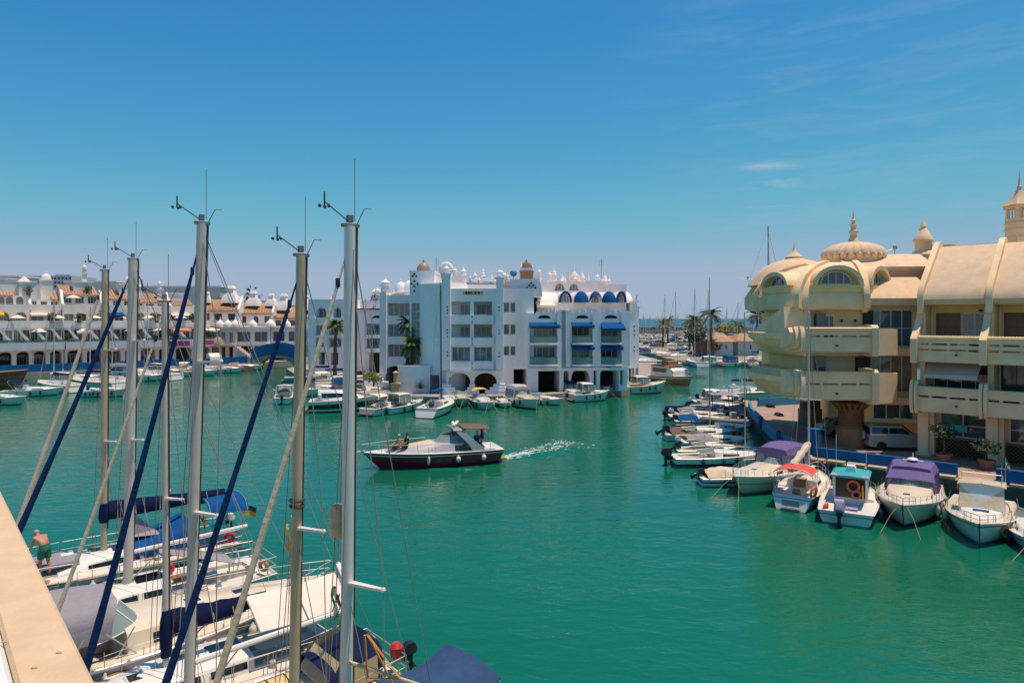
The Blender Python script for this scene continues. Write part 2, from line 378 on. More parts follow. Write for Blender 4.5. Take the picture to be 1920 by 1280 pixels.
# town ground behind the left quay, reaching far to the left
LO = Vector((-86.0, 115.0)); LD = Vector((32.0, 27.0)).normalized(); LP = Vector((-LD.y, LD.x))
class Fr:
    """building frame: s along the front, z up, dep inward"""
    def __init__(s, O, d): s.O = Vector((O[0], O[1])); s.d = Vector((d[0], d[1])).normalized(); s.p = Vector((-s.d.y, s.d.x)); s.rz = atan2(s.d.y, s.d.x)
    def __call__(s, a, z, dep=0.0):
        q = s.O+s.d*a+s.p*dep; return Vector((q.x, q.y, z))
    def box(s, mb, a0, a1, z0, z1, d0, d1):
        mb.hexa([s(a0,z0,d0), s(a1,z0,d0), s(a1,z0,d1), s(a0,z0,d1)], [s(a0,z1,d0), s(a1,z1,d0), s(a1,z1,d1), s(a0,z1,d1)])
    def s_of(s, px, dep=0.0):
        k = (px-960)/F; o = s.O+s.p*dep
        return (k*o.y-o.x)/(s.d.x-k*s.d.y)
    def extr(s, mb, prof, a0, a1):          # profile of (dep, z) extruded along s
        mb.loft([[s(a0, z, d) for d, z in prof], [s(a1, z, d) for d, z in prof]])
LF = Fr(LO, LD)
QZ = 1.0
mb = MB()
lp = [LF(-90, 0, 0), LF(42, 0, 0), LF(52, 0, 4), LF(52, 0, 45), LF(40, 0, 500), LF(-900, 0, 500), LF(-900, 0, 0)]
mb.prism([(p.x, p.y) for p in lp], -1.5, QZ); structure('left_quay_ground', mb, CONC)
# island under the white apartments
ISL = [(-43,130), (-26,92), (-16.5,85.4), (-8.4,83.0), (3,85.0), (16.4,93.2), (21,104), (27,128), (34,160), (30,230), (-35,230)]
mb = MB(); mb.prism(ISL, -1.5, 0.8); structure('island_quay', mb, CONC)
# right quay under the cream building
RQ = [(19.4,45.0), (27.7,38.0), (40,27.5), (70,10), (160,10), (160,100), (44,84), (26.0,77.0), (23.6,68), (20.2,52)]
mb = MB(); mb.prism(RQ, -1.5, QZ-0.006); structure('right_quay', mb, DSTONE)
mb = MB(); mb.poly([(x, y, QZ) for x, y in RQ]); structure('promenade', mb, PAVE)
# marina land across the channel
MG = [(36,152), (62,150), (130,146), (420,140), (420,420), (-5,420), (-5,300), (40,240)]
mb = MB(); mb.prism(MG, -1.5, 0.9); marina_ground = structure('marina_ground', mb, ASPH)
mb = MB(); mb.poly([(52,168,0.93),(95,168,0.93),(110,190,0.93),(48,190,0.93)]); structure('lawn', mb, GRASS)
# quay below the balcony where the near yachts are moored
UU = Vector((0.75, 0.66)).normalized(); VV = Vector((UU.y, -UU.x))
def tp(t, s_): q = UU*t+VV*s_; return (q.x, q.y)
mb = MB(); mb.prism([tp(0.0,-60), tp(0.0,-6), tp(-4,14), tp(-40,14), tp(-40,-60)], -1.5, 1.0); structure('near_quay', mb, CONC)
# breakwater of boulders
mb = MB(); rnd = random.Random(3)
for i in range(900):
    x = -60+560*rnd.random(); y = 425+rnd.random()*14; r = 0.9+rnd.random()*1.4
    z = 3.3-abs(y-432)*0.32+rnd.random()*0.6
    mb.T = Matrix.Translation((x, y, z)) @ Matrix.Rotation(rnd.random()*6, 4, 'Z') @ Matrix.Rotation(rnd.random()*6, 4, 'X')
    mb.box(-r,-r*0.8,-r*0.6,r,r*0.7,r*0.7)
o = one('breakwater', mb, ROCK, 'long dark boulder breakwater in front of the open sea', 'breakwater', (200,430,0)); o['kind'] = 'stuff'
# quay edge stones (each one a piece of the right promenade)
mb = MB(); mb.box(0,-0.32,-0.16,1.05,0.32,0.10); KST = mb.mesh('kerb_stone', STONE)
prom = bpy.data.objects['promenade']
def kerb_run(a, b, dist_in=0.34):
    a = Vector(a); b = Vector(b); L_ = (b-a).length; d = (b-a)/L_; n = Vector((-d.y, d.x)); k = int(L_/1.12)
    for i in range(k):
        p = a+d*(i*L_/k)+n*dist_in
        o = link('kerb_stone', KST, prom); o.location = (p.x, p.y, QZ+0.05+rnd.random()*0.03); o.rotation_euler = (0,0,atan2(d.y,d.x)+rnd.uniform(-.02,.02))
kerb_run((19.4,45.0), (27.7,38.0)); kerb_run((27.7,38.0), (33,33.5)); kerb_run((20.2,52), (19.4,45.0)); kerb_run((23.6,68), (20.2,52)); kerb_run((26,77), (23.6,68))
# blue walls along the promenade
def wall_run(name, label, pts, h, th, m, cat='wall', z=QZ):
    mb = MB()
    for a, b in zip(pts[:-1], pts[1:]):
        a = Vector(a); b = Vector(b); d = (b-a).normalized(); n = Vector((-d.y, d.x))*th/2
        mb.hexa([(a-n).to_3d()+Vector((0,0,z)), (b-n).to_3d()+Vector((0,0,z)), (b+n).to_3d()+Vector((0,0,z)), (a+n).to_3d()+Vector((0,0,z))],
                [(a-n*.8).to_3d()+Vector((0,0,z+h)), (b-n*.8).to_3d()+Vector((0,0,z+h)), (b+n*.8).to_3d()+Vector((0,0,z+h)), (a+n*.8).to_3d()+Vector((0,0,z+h))])
    return one(name, mb, m, label, cat, (pts[0][0], pts[0][1], z))
wall_run('promenade_wall', 'long low blue wall along the quay in front of the parked off-road car', [(20.2,45.6),(26.3,40.3)], 0.78, 0.35, BLUEP)
wall_run('promenade_wall', 'short blue wall at the right edge in front of the lattice', [(27.6,38.9),(29.2,37.5),(33.0,34.3)], 0.85, 0.5, BLUEP)
wall_run('promenade_wall', 'light blue wall curving away along the quay beside the small outboard boats', [(20.0,48.6),(20.25,52.5),(21.2,57.5)], 0.8, 0.3, BLUEL)
wall_run('promenade_wall', 'far light blue wall piece nearest the navy workboat', [(21.6,59.0),(23.0,65.5),(24.7,71.0)], 0.8, 0.3, BLUEL)
wall_run('promenade_wall', 'dark slate blue wall at the far end of the promenade behind the navy workboat', [(26.2,72.6),(31,74.5),(35.0,75.8)], 0.85, 0.35, BLUEL)
for i, (x, y) in enumerate(((19.75,50.6),(21.2,58.3))):
    mb = MB(); mb.lathe([(0.16,0),(0.16,0.85),(0.2,0.88),(0.2,1.0),(0.05,1.08)], 10)
    o = one('mooring_bollard', mb, BLUEP, ('blue post on the kerb near the purple canopied cruiser', 'blue post on the kerb farther along the light blue wall')[i], 'bollard', (0,0,0)); o.location = (x, y, QZ)
    mb = MB()
mb = MB(); mb.cbox((0,0,0.9),(0.75,0.6,1.8)); mb.cbox((0,0,1.83),(0.85,0.7,0.08))
o = one('service_box', mb, BLUEP, 'tall blue service box on the promenade beside the purple canopied cruiser', 'box', (0,0,0)); o.location = (20.6,46.6,QZ); o.rotation_euler = (0,0,-.8)

# ---------------------------------------------------------------- building helpers
def facade(mb, fr, s0, s1, z0, z1, ops, dep=0.0):
    """front wall with real openings; ops: dict a,b,c,e (s0,s1,z0,z1), d depth, arch rise"""
    xs = sorted({s0, s1} | {o['a'] for o in ops} | {o['b'] for o in ops}); zs = sorted({z0, z1} | {o['c'] for o in ops} | {o['e'] for o in ops})
    xs = [x for x in xs if s0-1e-6 <= x <= s1+1e-6]; zs = [z for z in zs if z0-1e-6 <= z <= z1+1e-6]
    for x0, x1 in zip(xs[:-1], xs[1:]):
        for q0, q1 in zip(zs[:-1], zs[1:]):
            cx, cz = (x0+x1)/2, (q0+q1)/2
            if any(o['a'] < cx < o['b'] and o['c'] < cz < o['e'] for o in ops): continue
            mb.quad(fr(x0,q0,dep), fr(x1,q0,dep), fr(x1,q1,dep), fr(x0,q1,dep))
    for o in ops:
        a, b, c, e, d, r = o['a'], o['b'], o['c'], o['e'], dep+o.get('d', 0.25), o.get('arch', 0)
        sp = e-r
        mb.quad(fr(a,c,dep), fr(a,sp,dep), fr(a,sp,d), fr(a,c,d)); mb.quad(fr(b,c,d), fr(b,sp,d), fr(b,sp,dep), fr(b,c,dep))
        mb.quad(fr(a,c,d), fr(b,c,d), fr(b,c,dep), fr(a,c,dep))
        if not r: mb.quad(fr(a,e,dep), fr(b,e,dep), fr(b,e,d), fr(a,e,d))
        else:
            P = [((a+b)/2-(b-a)/2*cos(pi*i/12), sp+r*sin(pi*i/12)) for i in range(13)]
            for i in range(12):
                (x0,y0),(x1,y1) = P[i], P[i+1]
                mb.quad(fr(x0,y0,dep), fr(x0,e,dep), fr(x1,e,dep), fr(x1,y1,dep))
                mb.quad(fr(x0,y0,d), fr(x0,y0,dep), fr(x1,y1,dep), fr(x1,y1,d))
WINC = {}
def win_mesh(w, h, cols, rows, fm, pm, arch):
    k = (round(w,2), round(h,2), cols, rows, fm.name, pm.name, round(arch,2))
    if k in WINC: return WINC[k]
    t = 0.07; mf = MB(); mp = MB()
    mf.box(0,0,0,w,0.08,t)
    if not arch:
        mf.box(0,0,h-t,w,0.08,h); mf.box(0,0.001,t,t,0.079,h-t); mf.box(w-t,0.001,t,w,0.079,h-t)
        mp.box(t*.5,0.04,t*.5,w-t*.5,0.055,h-t*.5)
        top = lambda x: h-t
    else:
        sp = h-arch
        mf.box(0,0.001,t,t,0.079,sp); mf.box(w-t,0.001,t,w,0.079,sp)
        A = [(w/2-w/2*cos(pi*i/10), sp+arch*sin(pi*i/10)) for i in range(11)]; B = [(w/2-(w/2-t)*cos(pi*i/10), sp+(arch-t)*sin(pi*i/10)) for i in range(11)]
        for i in range(10):
            mf.hexa([(A[i][0],0,A[i][1]),(A[i+1][0],0,A[i+1][1]),(A[i+1][0],0.08,A[i+1][1]),(A[i][0],0.08,A[i][1])],
                    [(B[i][0],0,B[i][1]),(B[i+1][0],0,B[i+1][1]),(B[i+1][0],0.08,B[i+1][1]),(B[i][0],0.08,B[i][1])])
        pts = [(t*.5,t*.5)]+[(w-t*.5,t*.5)]+[(x, z) for x, z in B[::-1]]
        mp.poly([(x,0.04,z) for x, z in pts]); mp.poly([(x,0.055,z) for x, z in pts[::-1]])
        top = lambda x: sp+(arch-t)*sqrt(max(0, 1-((x-w/2)/(w/2))**2))
    for i in range(1, cols):
        x = w*i/cols; mf.box(x-t*.4,0.003,t,x+t*.4,0.075,top(x)+.01)
    for j in range(1, rows):
        z = h*j/rows; mf.box(t,0.006,z-t*.35,w-t,0.07,z+t*.35)
    WINC[k] = (mf.mesh('window', fm), mp.mesh('pane', pm)); return WINC[k]
def win(root, fr, a, b, c, e, dep, cols=2, rows=1, fm=None, pm=None, arch=0.0, name='window'):
    f, p = win_mesh(b-a, e-c, cols, rows, fm or FRMW, pm or GLS, arch)
    o = link(name, f, root); o.location = fr(a, c, dep)-root.location; o.rotation_euler = (0,0,fr.rz)
    link('pane', p, o); return o
def opening(a, b, c, e, d=0.25, arch=0.0, fill='win', cols=2, rows=1, fm=None, pm=None, back=None):
    return dict(a=a, b=b, c=c, e=e, d=d, arch=arch, fill=fill, cols=cols, rows=rows, fm=fm, pm=pm, back=back)
def fill_openings(root, fr, ops, dep=0.0, rnd=random, room=DARK, walls=None):
    """windows at the back of each opening; deep ones get a back wall with a window in it"""
    for o in ops:
        a, b, c, e, d = o['a'], o['b'], o['c'], o['e'], dep+o['d']
        if o['fill'] == 'win': win(root, fr, a, b, c, e, d-0.08, o['cols'], o['rows'], o['fm'], o['pm'], o['arch'])
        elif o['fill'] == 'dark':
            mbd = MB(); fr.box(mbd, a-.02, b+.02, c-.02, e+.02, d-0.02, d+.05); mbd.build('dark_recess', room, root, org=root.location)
        elif o['fill'] == 'room':
            mbw = MB(); fr.box(mbw, a-.02, b+.02, c-.02, e+.02, d-.004, d+.1); mbw.build('loggia_wall', walls or WHITE, root, org=root.location)
            w = b-a; m1 = a+w*0.08; m2 = b-w*0.08
            win(root, fr, m1, m2, c+0.06, e-0.28, d-0.09, o['cols'], o['rows'], o['fm'], o['pm'])
def shell(mb, fr, s0, s1, z0, z1, dep, thick, cap=True):     # sides, back and roof of a block whose front is a facade
    mb.quad(fr(s0,z0,dep+thick), fr(s0,z0,dep), fr(s0,z1,dep), fr(s0,z1,dep+thick)); mb.quad(fr(s1,z0,dep), fr(s1,z0,dep+thick), fr(s1,z1,dep+thick), fr(s1,z1,dep))
    mb.quad(fr(s1,z0,dep+thick), fr(s0,z0,dep+thick), fr(s0,z1,dep+thick), fr(s1,z1,dep+thick))
    if cap: mb.quad(fr(s0,z1,dep), fr(s1,z1,dep), fr(s1,z1,dep+thick), fr(s0,z1,dep+thick))
def awning(root, fr, a, b, z, drop, out, dep, m, name='awning', valance=0.28):
    mb = MB()
    fr.extr(mb, [(dep,z),(dep-out,z-drop),(dep-out,z-drop-valance),(dep-out+.03,z-drop-valance),(dep-out+.03,z-drop-.03),(dep,z-.06)], a, b)
    return mb.build(name, m, root, org=root.location)
def finial(root, x, y, z, h, r, m, name='finial', style=0):
    mb = MB()
    if style == 0: prof = [(r,0),(r,h*.35),(r*1.25,h*.37),(r*1.25,h*.41),(r*.85,h*.44),(r*.8,h*.55),(r*.42,h*.62),(r*.45,h*.66),(r*.2,h*.72),(r*.22,h*.76),(r*.07,h*.84),(0.01,h*1.12)]
    elif style == 1: prof = [(r*.7,0),(r*.7,h*.3),(r,h*.34),(r*.6,h*.42),(r*.75,h*.52),(r*.4,h*.6),(r*.5,h*.68),(r*.15,h*.8),(0.01,h)]
    else: prof = [(r*.8,0),(r*.8,h*.42),(r*1.15,h*.44),(r*1.15,h*.49),(r*.75,h*.52),(r*.75,h*.64),(r*.95,h*.66),(r*.6,h*.74),(r*.2,h*.86),(r*.1,h*.95),(0.01,h*1.15)]
    mb.lathe(prof, 10, (x,y,z)); return mb.build(name, m, root, org=root.location)
def dome(root, x, y, z, r, h, m, name='dome', tip=None):
    mb = MB(); prof = [(r*1.06,0),(r*1.06,h*.06)]+[(r*cos(a), h*.08+h*.62*sin(a)) for a in [i*pi/2/7 for i in range(7)]]+[(r*.14,h*.71),(r*.1,h*.8),(r*.16,h*.84),(r*.06,h*.9),(0.01,h)]
    mb.lathe(prof, 16, (x,y,z)); return mb.build(name, m, root, org=root.location)
# ---------------------------------------------------------------- white apartments in the middle
def white_apartments():
    rnd = random.Random(11)
    Yf = 87.0
    fr = Fr((0, Yf), (1, 0)); fr.O = Vector((0, Yf))
    root = thing('white_apartments', 'large white waterside apartment building with rooftop finials and blue arched awnings in the middle', 'apartment building', (2, 90, 0.8))
    org = root.location
    X = lambda px, dep=0: xp(px, Yf+dep); Z = lambda py, dep=0: zp(py, Yf+dep)
    GZ = 0.8
    # --- main block with two bays of loggias
    ops = []
    cur = [GLSC, GLS, GLS, GLSC, GLSB, GLSB]
    k = 0
    for (t, b_) in ((565,590.5),(608,632.5),(650,677)):
        for (l, r_) in ((847,881.5),(888.5,923)):
            g = cur[k]; k += 1
            ops.append(opening(X(l), X(r_), Z(b_), Z(t), d=2.0 if t < 640 else 0.3, fill='room' if t < 640 else 'win', cols=3, pm=g, back=True))
    arches = []
    for (l, r_) in ((841,882),(889,931)):
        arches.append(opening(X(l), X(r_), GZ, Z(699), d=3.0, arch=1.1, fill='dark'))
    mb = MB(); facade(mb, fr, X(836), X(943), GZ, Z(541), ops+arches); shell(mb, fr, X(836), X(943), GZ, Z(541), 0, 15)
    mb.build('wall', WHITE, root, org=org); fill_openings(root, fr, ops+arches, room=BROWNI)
    # projecting bay under the loggias, and stepped feet of the arches
    mb = MB()
    for (t, b_) in ((591.5,607),(633.5,649),(678,693)):
        fr.box(mb, X(844), X(926), Z(b_-1), Z(t-0.5), -0.22, -0.003)
    fr.box(mb, X(838), X(936), Z(697), Z(694), -0.45, -0.003)
    mb.build('balcony_front', WHITE, root, org=org)
    mb = MB()
    for c, w in ((836,6),(885.5,3),(936,6)):
        for i, (hh, ww) in enumerate(((0.4,1.5),(0.8,1.0),(1.2,.6))): fr.box(mb, X(c)-ww*w/5, X(c)+ww*w/5, GZ, GZ+hh, -0.5+0.11*i, 0.5-.1*i)
    mb.build('stepped_foot', WHITE, root, org=org)
    # dots of tile beside the bays and on the balcony fronts
    mb = MB()
    def dot(px, py, dep=0.0, r=0.12):
        x, z = X(px), Z(py); mb.hexa([fr(x-r,z,dep-.02), fr(x,z-r,dep-.02), fr(x+r,z,dep-.02), fr(x,z+r,dep-.02)][::-1], [fr(x-r,z,dep+.05), fr(x,z-r,dep+.05), fr(x+r,z,dep+.05), fr(x,z+r,dep+.05)][::-1])
    for py in (575,581,587,618,624,630,660,666): dot(840,py,-.7); 
    for py in (576,582,619,625,661,668): dot(936,py,-.7)
    for py in (594,603,636,645,681,690): dot(885.5,py,-.22)
    mb.build('tile_dots', DARK, root, org=org)['kind'] = 'stuff'
    mb = MB(); fr.box(mb, X(868), X(906), Z(552.5), Z(545.5), -.06, -.004); sg = mb.build('tile_sign', mat('yellow_tile', (0.55,0.42,0.16), 0.6, 0.2, 3), root, org=org)
    mb = MB()
    for a_, b_ in ((873,876),(877.5,881),(882,885),(890,893),(896,900)): fr.box(mb, X(a_), X(b_), Z(551), Z(547.2), -.09, -.061)
    mb.build('tile_lettering', DARK, sg, org=org)['kind'] = 'stuff'
    # corner piers with finials
    for l, r_, top in ((829,845,517),(930.5,943.5,524)):
        mb = MB(); fr.box(mb, X(l), X(r_), Z(693), Z(top), -0.7, 1.4); fr.box(mb, X(l)-.12, X(r_)+.12, Z(top), Z(top)+.25, -0.82, 1.52); mb.build('corner_pier', WHITE, root, org=org)
        finial(root, X((l+r_)/2), Yf+.3, Z(top)+.25, 1.1, .5, WHITE, 'finial', 2)
    # --- plain curved wall and the tall tower on its left
    mb = MB(); mb.lathe([(3.2,GZ),(3.2,Z(531)),(3.0,Z(531)),(3.0,Z(529))], 28, (X(826), Yf+4.0, 0)); mb.build('curved_wall', WHITE, root, org=org)
    Yt = 91.0; ft = Fr((0, Yt), (1, 0))
    mb = MB(); tz = zp(510, Yt)
    ops = [opening(xp(771.5,Yt), xp(788,Yt), zp(682,Yt), zp(568,Yt), d=.35, cols=2, rows=7, pm=GLSC)]
    facade(mb, ft, xp(768,Yt), xp(814,Yt), GZ, tz, ops); shell(mb, ft, xp(768,Yt), xp(814,Yt), GZ, tz, 0, 7)
    ft.box(mb, xp(767,Yt), xp(815,Yt), tz, tz+.18, -.1, 7.1); mb.build('tower', WHITE, root, org=org); fill_openings(root, ft, ops)
    dome(root, xp(790,Yt), Yt+2.2, tz+.15, .95, 1.9, mat('brown_tile_dome', (0.30,0.23,0.17), 0.5, 0.3, 6))
    mb = MB()
    for dx, dz in ((0,0),(0,1.3),(0,2.4),(-.5,.65),(.5,.65),(-.3,-1.2),(.3,-1.2),(0,-1.7)):
        x = xp(777,Yt)+dx*.8; z = zp(527,Yt)-dz*.55; mb.box(x-.12,Yt-.03,z-.12,x+.12,Yt+.05,z+.12)
    mb.build('tile_dots', DARK, root, org=org)['kind'] = 'stuff'
    # --- left wing with three wide windows over a passage
    Yw = 97.0; fw = Fr((0, Yw), (1, 0)); xw = lambda p: xp(p, Yw); zw = lambda p: zp(p, Yw)
    ops = [opening(xw(727.5), xw(768), zw(b_), zw(t), d=.45, cols=4, pm=g) for t, b_, g in ((568,592,GLSC),(608,631,GLSB),(645,669,GLS))]
    ops.append(opening(xw(723), xw(762), GZ, zw(686), d=6, arch=.6, fill='dark'))
    mb = MB(); facade(mb, fw, xw(714), xw(769), GZ, zw(553), ops); shell(mb, fw, xw(714), xw(769), GZ, zw(553), 0, 8)
    fw.box(mb, xw(713), xw(725), zw(700), zw(548), -.5, 3); mb.build('wing_wall', WHITE, root, org=org); fill_openings(root, fw, ops, room=BROWNI)
    finial(root, xw(720), Yw+1, zw(548), 2.2, .75, WHITE, 'finial', 2)
    for px, hh in ((741,1.6),(757,1.9)): dome(root, xw(px), Yw+5, zw(546), .95, hh+.7, WHITE)
    mb = MB(); fw.box(mb, xw(735), xw(756), zw(554), zw(549), 1, 2); mb.build('parapet_tile_panel', mat('yellow_tile', (0.55,0.42,0.16), 0.6, 0.2, 3), root, org=org)
    # --- recessed middle with pairs of small windows
    Ym = 89.5; fm_ = Fr((0, Ym), (1, 0)); xm = lambda p: xp(p, Ym); zm = lambda p: zp(p, Ym)
    ops = []
    for t, b_ in ((567,585.5),(608,627),(649,666)):
        ops.append(opening(xm(944.5), xm(955), zm(b_), zm(t), d=.7, cols=1, pm=GLSC)); ops.append(opening(xm(957), xm(966.5), zm(b_), zm(t), d=.7, cols=1, pm=GLSC))
    ops += [opening(xm(963), xm(997), GZ, zm(692), d=4, fill='dark')]
    mb = MB(); facade(mb, fm_, xm(940), xm(1001), GZ, zm(540), ops); shell(mb, fm_, xm(940), xm(1001), GZ, zm(540), 0, 12, False)
    mb.build('middle_wall', WHITE, root, org=org); fill_openings(root, fm_, ops)
    # swept gable rising above the middle and running back to the penthouse
    P = [(930,541),(945,540),(958,538),(966,531),(972,525),(980,522.5),(1000,522.5),(1008,524),(1013,530),(1016,542),(1017,556),(930,556)]
    mb = MB(); mb.loft([[(xp(x, Ym+.3), Ym+.3, zp(y, Ym+.3)) for x, y in P], [(xp(x, Ym+.3), Ym+8, zp(y, Ym+.3)) for x, y in P]]); mb.build('swept_gable', WHITE, root, org=org)
    ops = [opening(xm(1040), xm(1059), zm(544), zm(530), d=.0) ]
    mb = MB()
    for dx, dz in ((0,0),(-1,0),(1,0),(0,1),(0,-1),(.5,.5),(-.5,.5),(.5,-.5),(-.5,-.5)):
        x = xm(996)+dx*.55; z = zm(539)+dz*.6; mb.box(x-.12,Ym+.26,z-.12,x+.12,Ym+.36,z+.12)
    mb.build('tile_dots', DARK, root, org=org)['kind'] = 'stuff'
    # --- right block: three bays with awnings and bowed glass balconies
    fr2 = Fr((xp(988, 88.5), 88.5), (1, 0.11)); S = lambda px, dep=0: fr2.s_of(px, dep)
    def ZZ(py, px, dep=0):
        q = fr2(S(px, dep), 0, dep); return zp(py, q.y)
    top = ZZ(587, 1080)
    bays = [(993,1048,1), (1072,1112,0), (1126,1166,0)]
    ops = []; aw = []
    for i, (l, r_, wide) in enumerate(bays):
        for j, (t, b_) in enumerate(((606.5,632),(647,672))):
            a, b = S(l), S(r_); zt, zb = ZZ(t,(l+r_)/2), ZZ(b_,(l+r_)/2)
            ops.append(opening(a, b, zb, zt, d=1.4, fill='room', cols=4 if wide else 3, pm=(GLSC if (i+j) % 2 == 0 else GLS)))
            aw.append((a, b, zt, i, j))
        ops.append(opening(S((l+r_)/2-12), S((l+r_)/2+12), ZZ(597,(l+r_)/2), ZZ(590.5,(l+r_)/2), d=.3, arch=ZZ(590.5,1080)-ZZ(596.5,1080), fill='dark'))
    ar = [opening(S(1009), S(1049), GZ, ZZ(692,1030), d=4, fill='dark'), opening(S(1071), S(1106), GZ, ZZ(691,1089), d=3, arch=1.2, fill='dark'),
          opening(S(1125), S(1160), GZ, ZZ(686,1142), d=3, arch=1.2, fill='dark'), opening(S(1056.5), S(1067), GZ+1.2, ZZ(694,1061), d=.5, arch=.35, fill='win', cols=1, pm=GLS),
          opening(S(1113), S(1119), GZ+.8, ZZ(690,1116), d=.5, arch=.2, fill='win', cols=1, pm=GLS), opening(S(1163), S(1168.5), GZ+.8, ZZ(685,1166), d=.5, arch=.2, fill='win', cols=1, pm=GLS)]
    mb = MB(); facade(mb, fr2, S(989), S(1176), GZ, top, ops+ar); shell(mb, fr2, S(989), S(1176), GZ, top, 0, 14)
    mb.build('right_wall', WHITE, root, org=org); fill_openings(root, fr2, ops+ar)
    mb = MB(); fr2.box(mb, S(988), S(1178), ZZ(693,1080)-.1, ZZ(689,1080), -.4, -.003); mb.build('cornice', WHITE, root, org=org)
    mb = MB()
    for c in (1052,1060,1118,1172): fr2.box(mb, S(c)-.55, S(c)+.55, ZZ(688,1080), top+.35, -.3, .3)
    mb.build('pilaster', WHITE, root, org=org)
    for (a, b, zt, i, j) in aw:
        if (i, j) == (0, 1): continue
        out = 1.5 if (i, j) == (2, 0) else .5
        awning(root, fr2, a-.1, b+.1, zt+.15, .45 if out < 1 else .75, out, -.02, BLUC)
    for (a, b, zt, i, j) in aw:                     # bowed glass balconies
        m_ = (a+b)/2; w = (b-a)/2; zb = zt-(1.75 if j == 0 else 1.72)
        def bow(u, v, m_=m_, w=w, zb=zb): return fr2(m_-w+2*w*u, zb-.75+v*1.0, -.15-.85*sin(pi*u))
        mg = MB(); mg.grid(bow, 8, 1); g = mg.build('balcony_glass', GBAL, root, org=org)
        ms = MB(); n = 10
        rb = [fr2(m_-w*1.02+2.04*w*i_/n, zb-.78, -.2-.9*sin(pi*i_/n)) for i_ in range(n+1)]
        ms.prism([(p.x,p.y) for p in rb], zb-1.0, zb-.76); ms.build('balcony_slab', WHITE, root, org=org)
    # --- penthouse: barrel arches with blue hood awnings
    Yp = 93.0; fp = Fr((0, Yp), (1, 0.10)); xp_ = lambda p, d=0: fp.s_of(p, d); zP = lambda p: zp(p, Yp+1.5)
    AR = [(1046.5,1071.5,0),(1075,1102,1),(1104,1127,2),(1128,1153,1),(1153.5,1173,0)]
    mb = MB(); fp.box(mb, xp_(1040), xp_(1174), top-.1, zP(567.5), 0, 6.5); mb.build('penthouse_wall', WHITE2, root, org=org)
    for (l, r_, kind) in AR:
        a, b = xp_(l), xp_(r_); m_ = (a+b)/2; w = (b-a)/2; z0 = zP(567.5); h = zP(546.5)-z0
        mb = MB(); n = 14
        outr = [(m_-w*cos(pi*i/n), z0+h*sin(pi*i/n)) for i in range(n+1)]; inn = [(m_-(w-.28)*cos(pi*i/n), z0+(h-.28)*sin(pi*i/n)) for i in range(n+1)]
        rings = []
        for (s_, z_), (s2, z2) in zip(outr, inn): rings.append([fp(s_, z_, -.3), fp(s_, z_, 6), fp(s2, z2, 6), fp(s2, z2, -.3)])
        mb.loft(rings); mb.build('barrel_vault', WHITE2, root, org=org)
        win(root, fp, a+.28, b-.28, z0, z0+h-.28, .1, 3, 1, FRMW, GLSC, h-.3)
        if kind:                                     # hood awning: quarter sphere
            mh = MB(); out = 1.5
            def hood(u, v): 
                th = pi*u; ph = v*pi/2*(1 if kind == 1 else .62)
                return fp(m_-w*cos(th)*1.04, z0+h*1.02*sin(th)*cos(ph), -.32-out*sin(ph)*max(0,sin(th))**.8)
            mh.sheet(hood, 14, 6, .03, (0,1,0)); mh.build('hood_awning', BLUC, root, org=org)
        else:
            mh = MB(); rings = []
            for (s_, z_), (s2, z2) in zip(outr, inn): rings.append([fp(s_, z_+.03, -.62), fp(s_, z_+.03, -.28), fp(s2, z2, -.28), fp(s2, z2, -.62)])
            mh.loft(rings); mh.build('arch_band', BLUC, root, org=org)
    # side barrel on the left of the penthouse with its small awning
    a, b = xp_(1008), xp_(1046)
    mb = MB(); zt = zP(547); zb = zP(574)
    fp.extr(mb, [(-.4+3.2*(1-cos(i*pi/2/8)), zb+(zt-zb)*sin(i*pi/2/8)) for i in range(9)]+[(7,zt),(7,top-.1),(.2,top-.1),(.2,zb)], a, b); mb.build('side_vault', WHITE2, root, org=org)
    awning(root, fp, xp_(1004), xp_(1038), zP(566), .5, 1.0, -.3, WHTC); awning(root, fp, xp_(1005), xp_(1037), zP(569.5), .1, .5, -.3, BLUC)
    mb = MB()
    for i in range(14): fr2.box(mb, S(1010+i*11.5)-.25, S(1010+i*11.5)+.25, top, top+.22+.16*((i*7)%3), .0, .35)
    mb.build('parapet_crest', WHITE, root, org=org)
    # --- right end: stepped columns and a low vaulted cap
    fe = Fr((xp(1175,96), 96), (1, .25)); e = lambda p: fe.s_of(p)
    for l, r_, ty, dd in ((1175,1184,588,0),(1187,1198,568,.6),(1199,1207,578,1.6)):
        mb = MB(); z1 = zp(ty, 97); fe.box(mb, e(l), e(r_), GZ, z1, dd, dd+5); fe.box(mb, e(l)-.15, e(r_)+.15, z1, z1+.3, dd-.15, dd+5.1); mb.build('end_pier', WHITE, root, org=org)
        mb = MB()
        for py in (612,620,628,650,658): fe.box(mb, e((l+r_)/2)-.1, e((l+r_)/2)+.1, zp(py,97)-.1, zp(py,97)+.1, dd-.02, dd+.03)
        mb.build('tile_dots', DARK, root, org=org)['kind'] = 'stuff'
    mb = MB(); fe.box(mb, e(1176), e(1206), GZ, zp(600,97), 2.2, 7); mb.build('end_wall', WHITE, root, org=org)
    for l, r_ in ((1178,1184),(1187.5,1192),(1195,1199.5)):
        win(root, fe, e(l), e(r_), GZ+.6, zp(688,97), -.06 if l < 1180 else .5, 1, 1, FRMW, GLS, .2)
    mb = MB(); fe.extr(mb, [(1+2.4*(1-cos(i*pi/8)), zp(568,97)+1.7*sin(i*pi/8)) for i in range(9)], e(1170), e(1192)); mb.build('cap_vault', WHITE2, root, org=org)
    # --- roof terraces behind: upper storey, half round windows, chimneys, domes and finials
    Yr = 99.0; frr = Fr((0, Yr), (1, 0)); xr = lambda p: xp(p, Yr); zr = lambda p: zp(p, Yr)
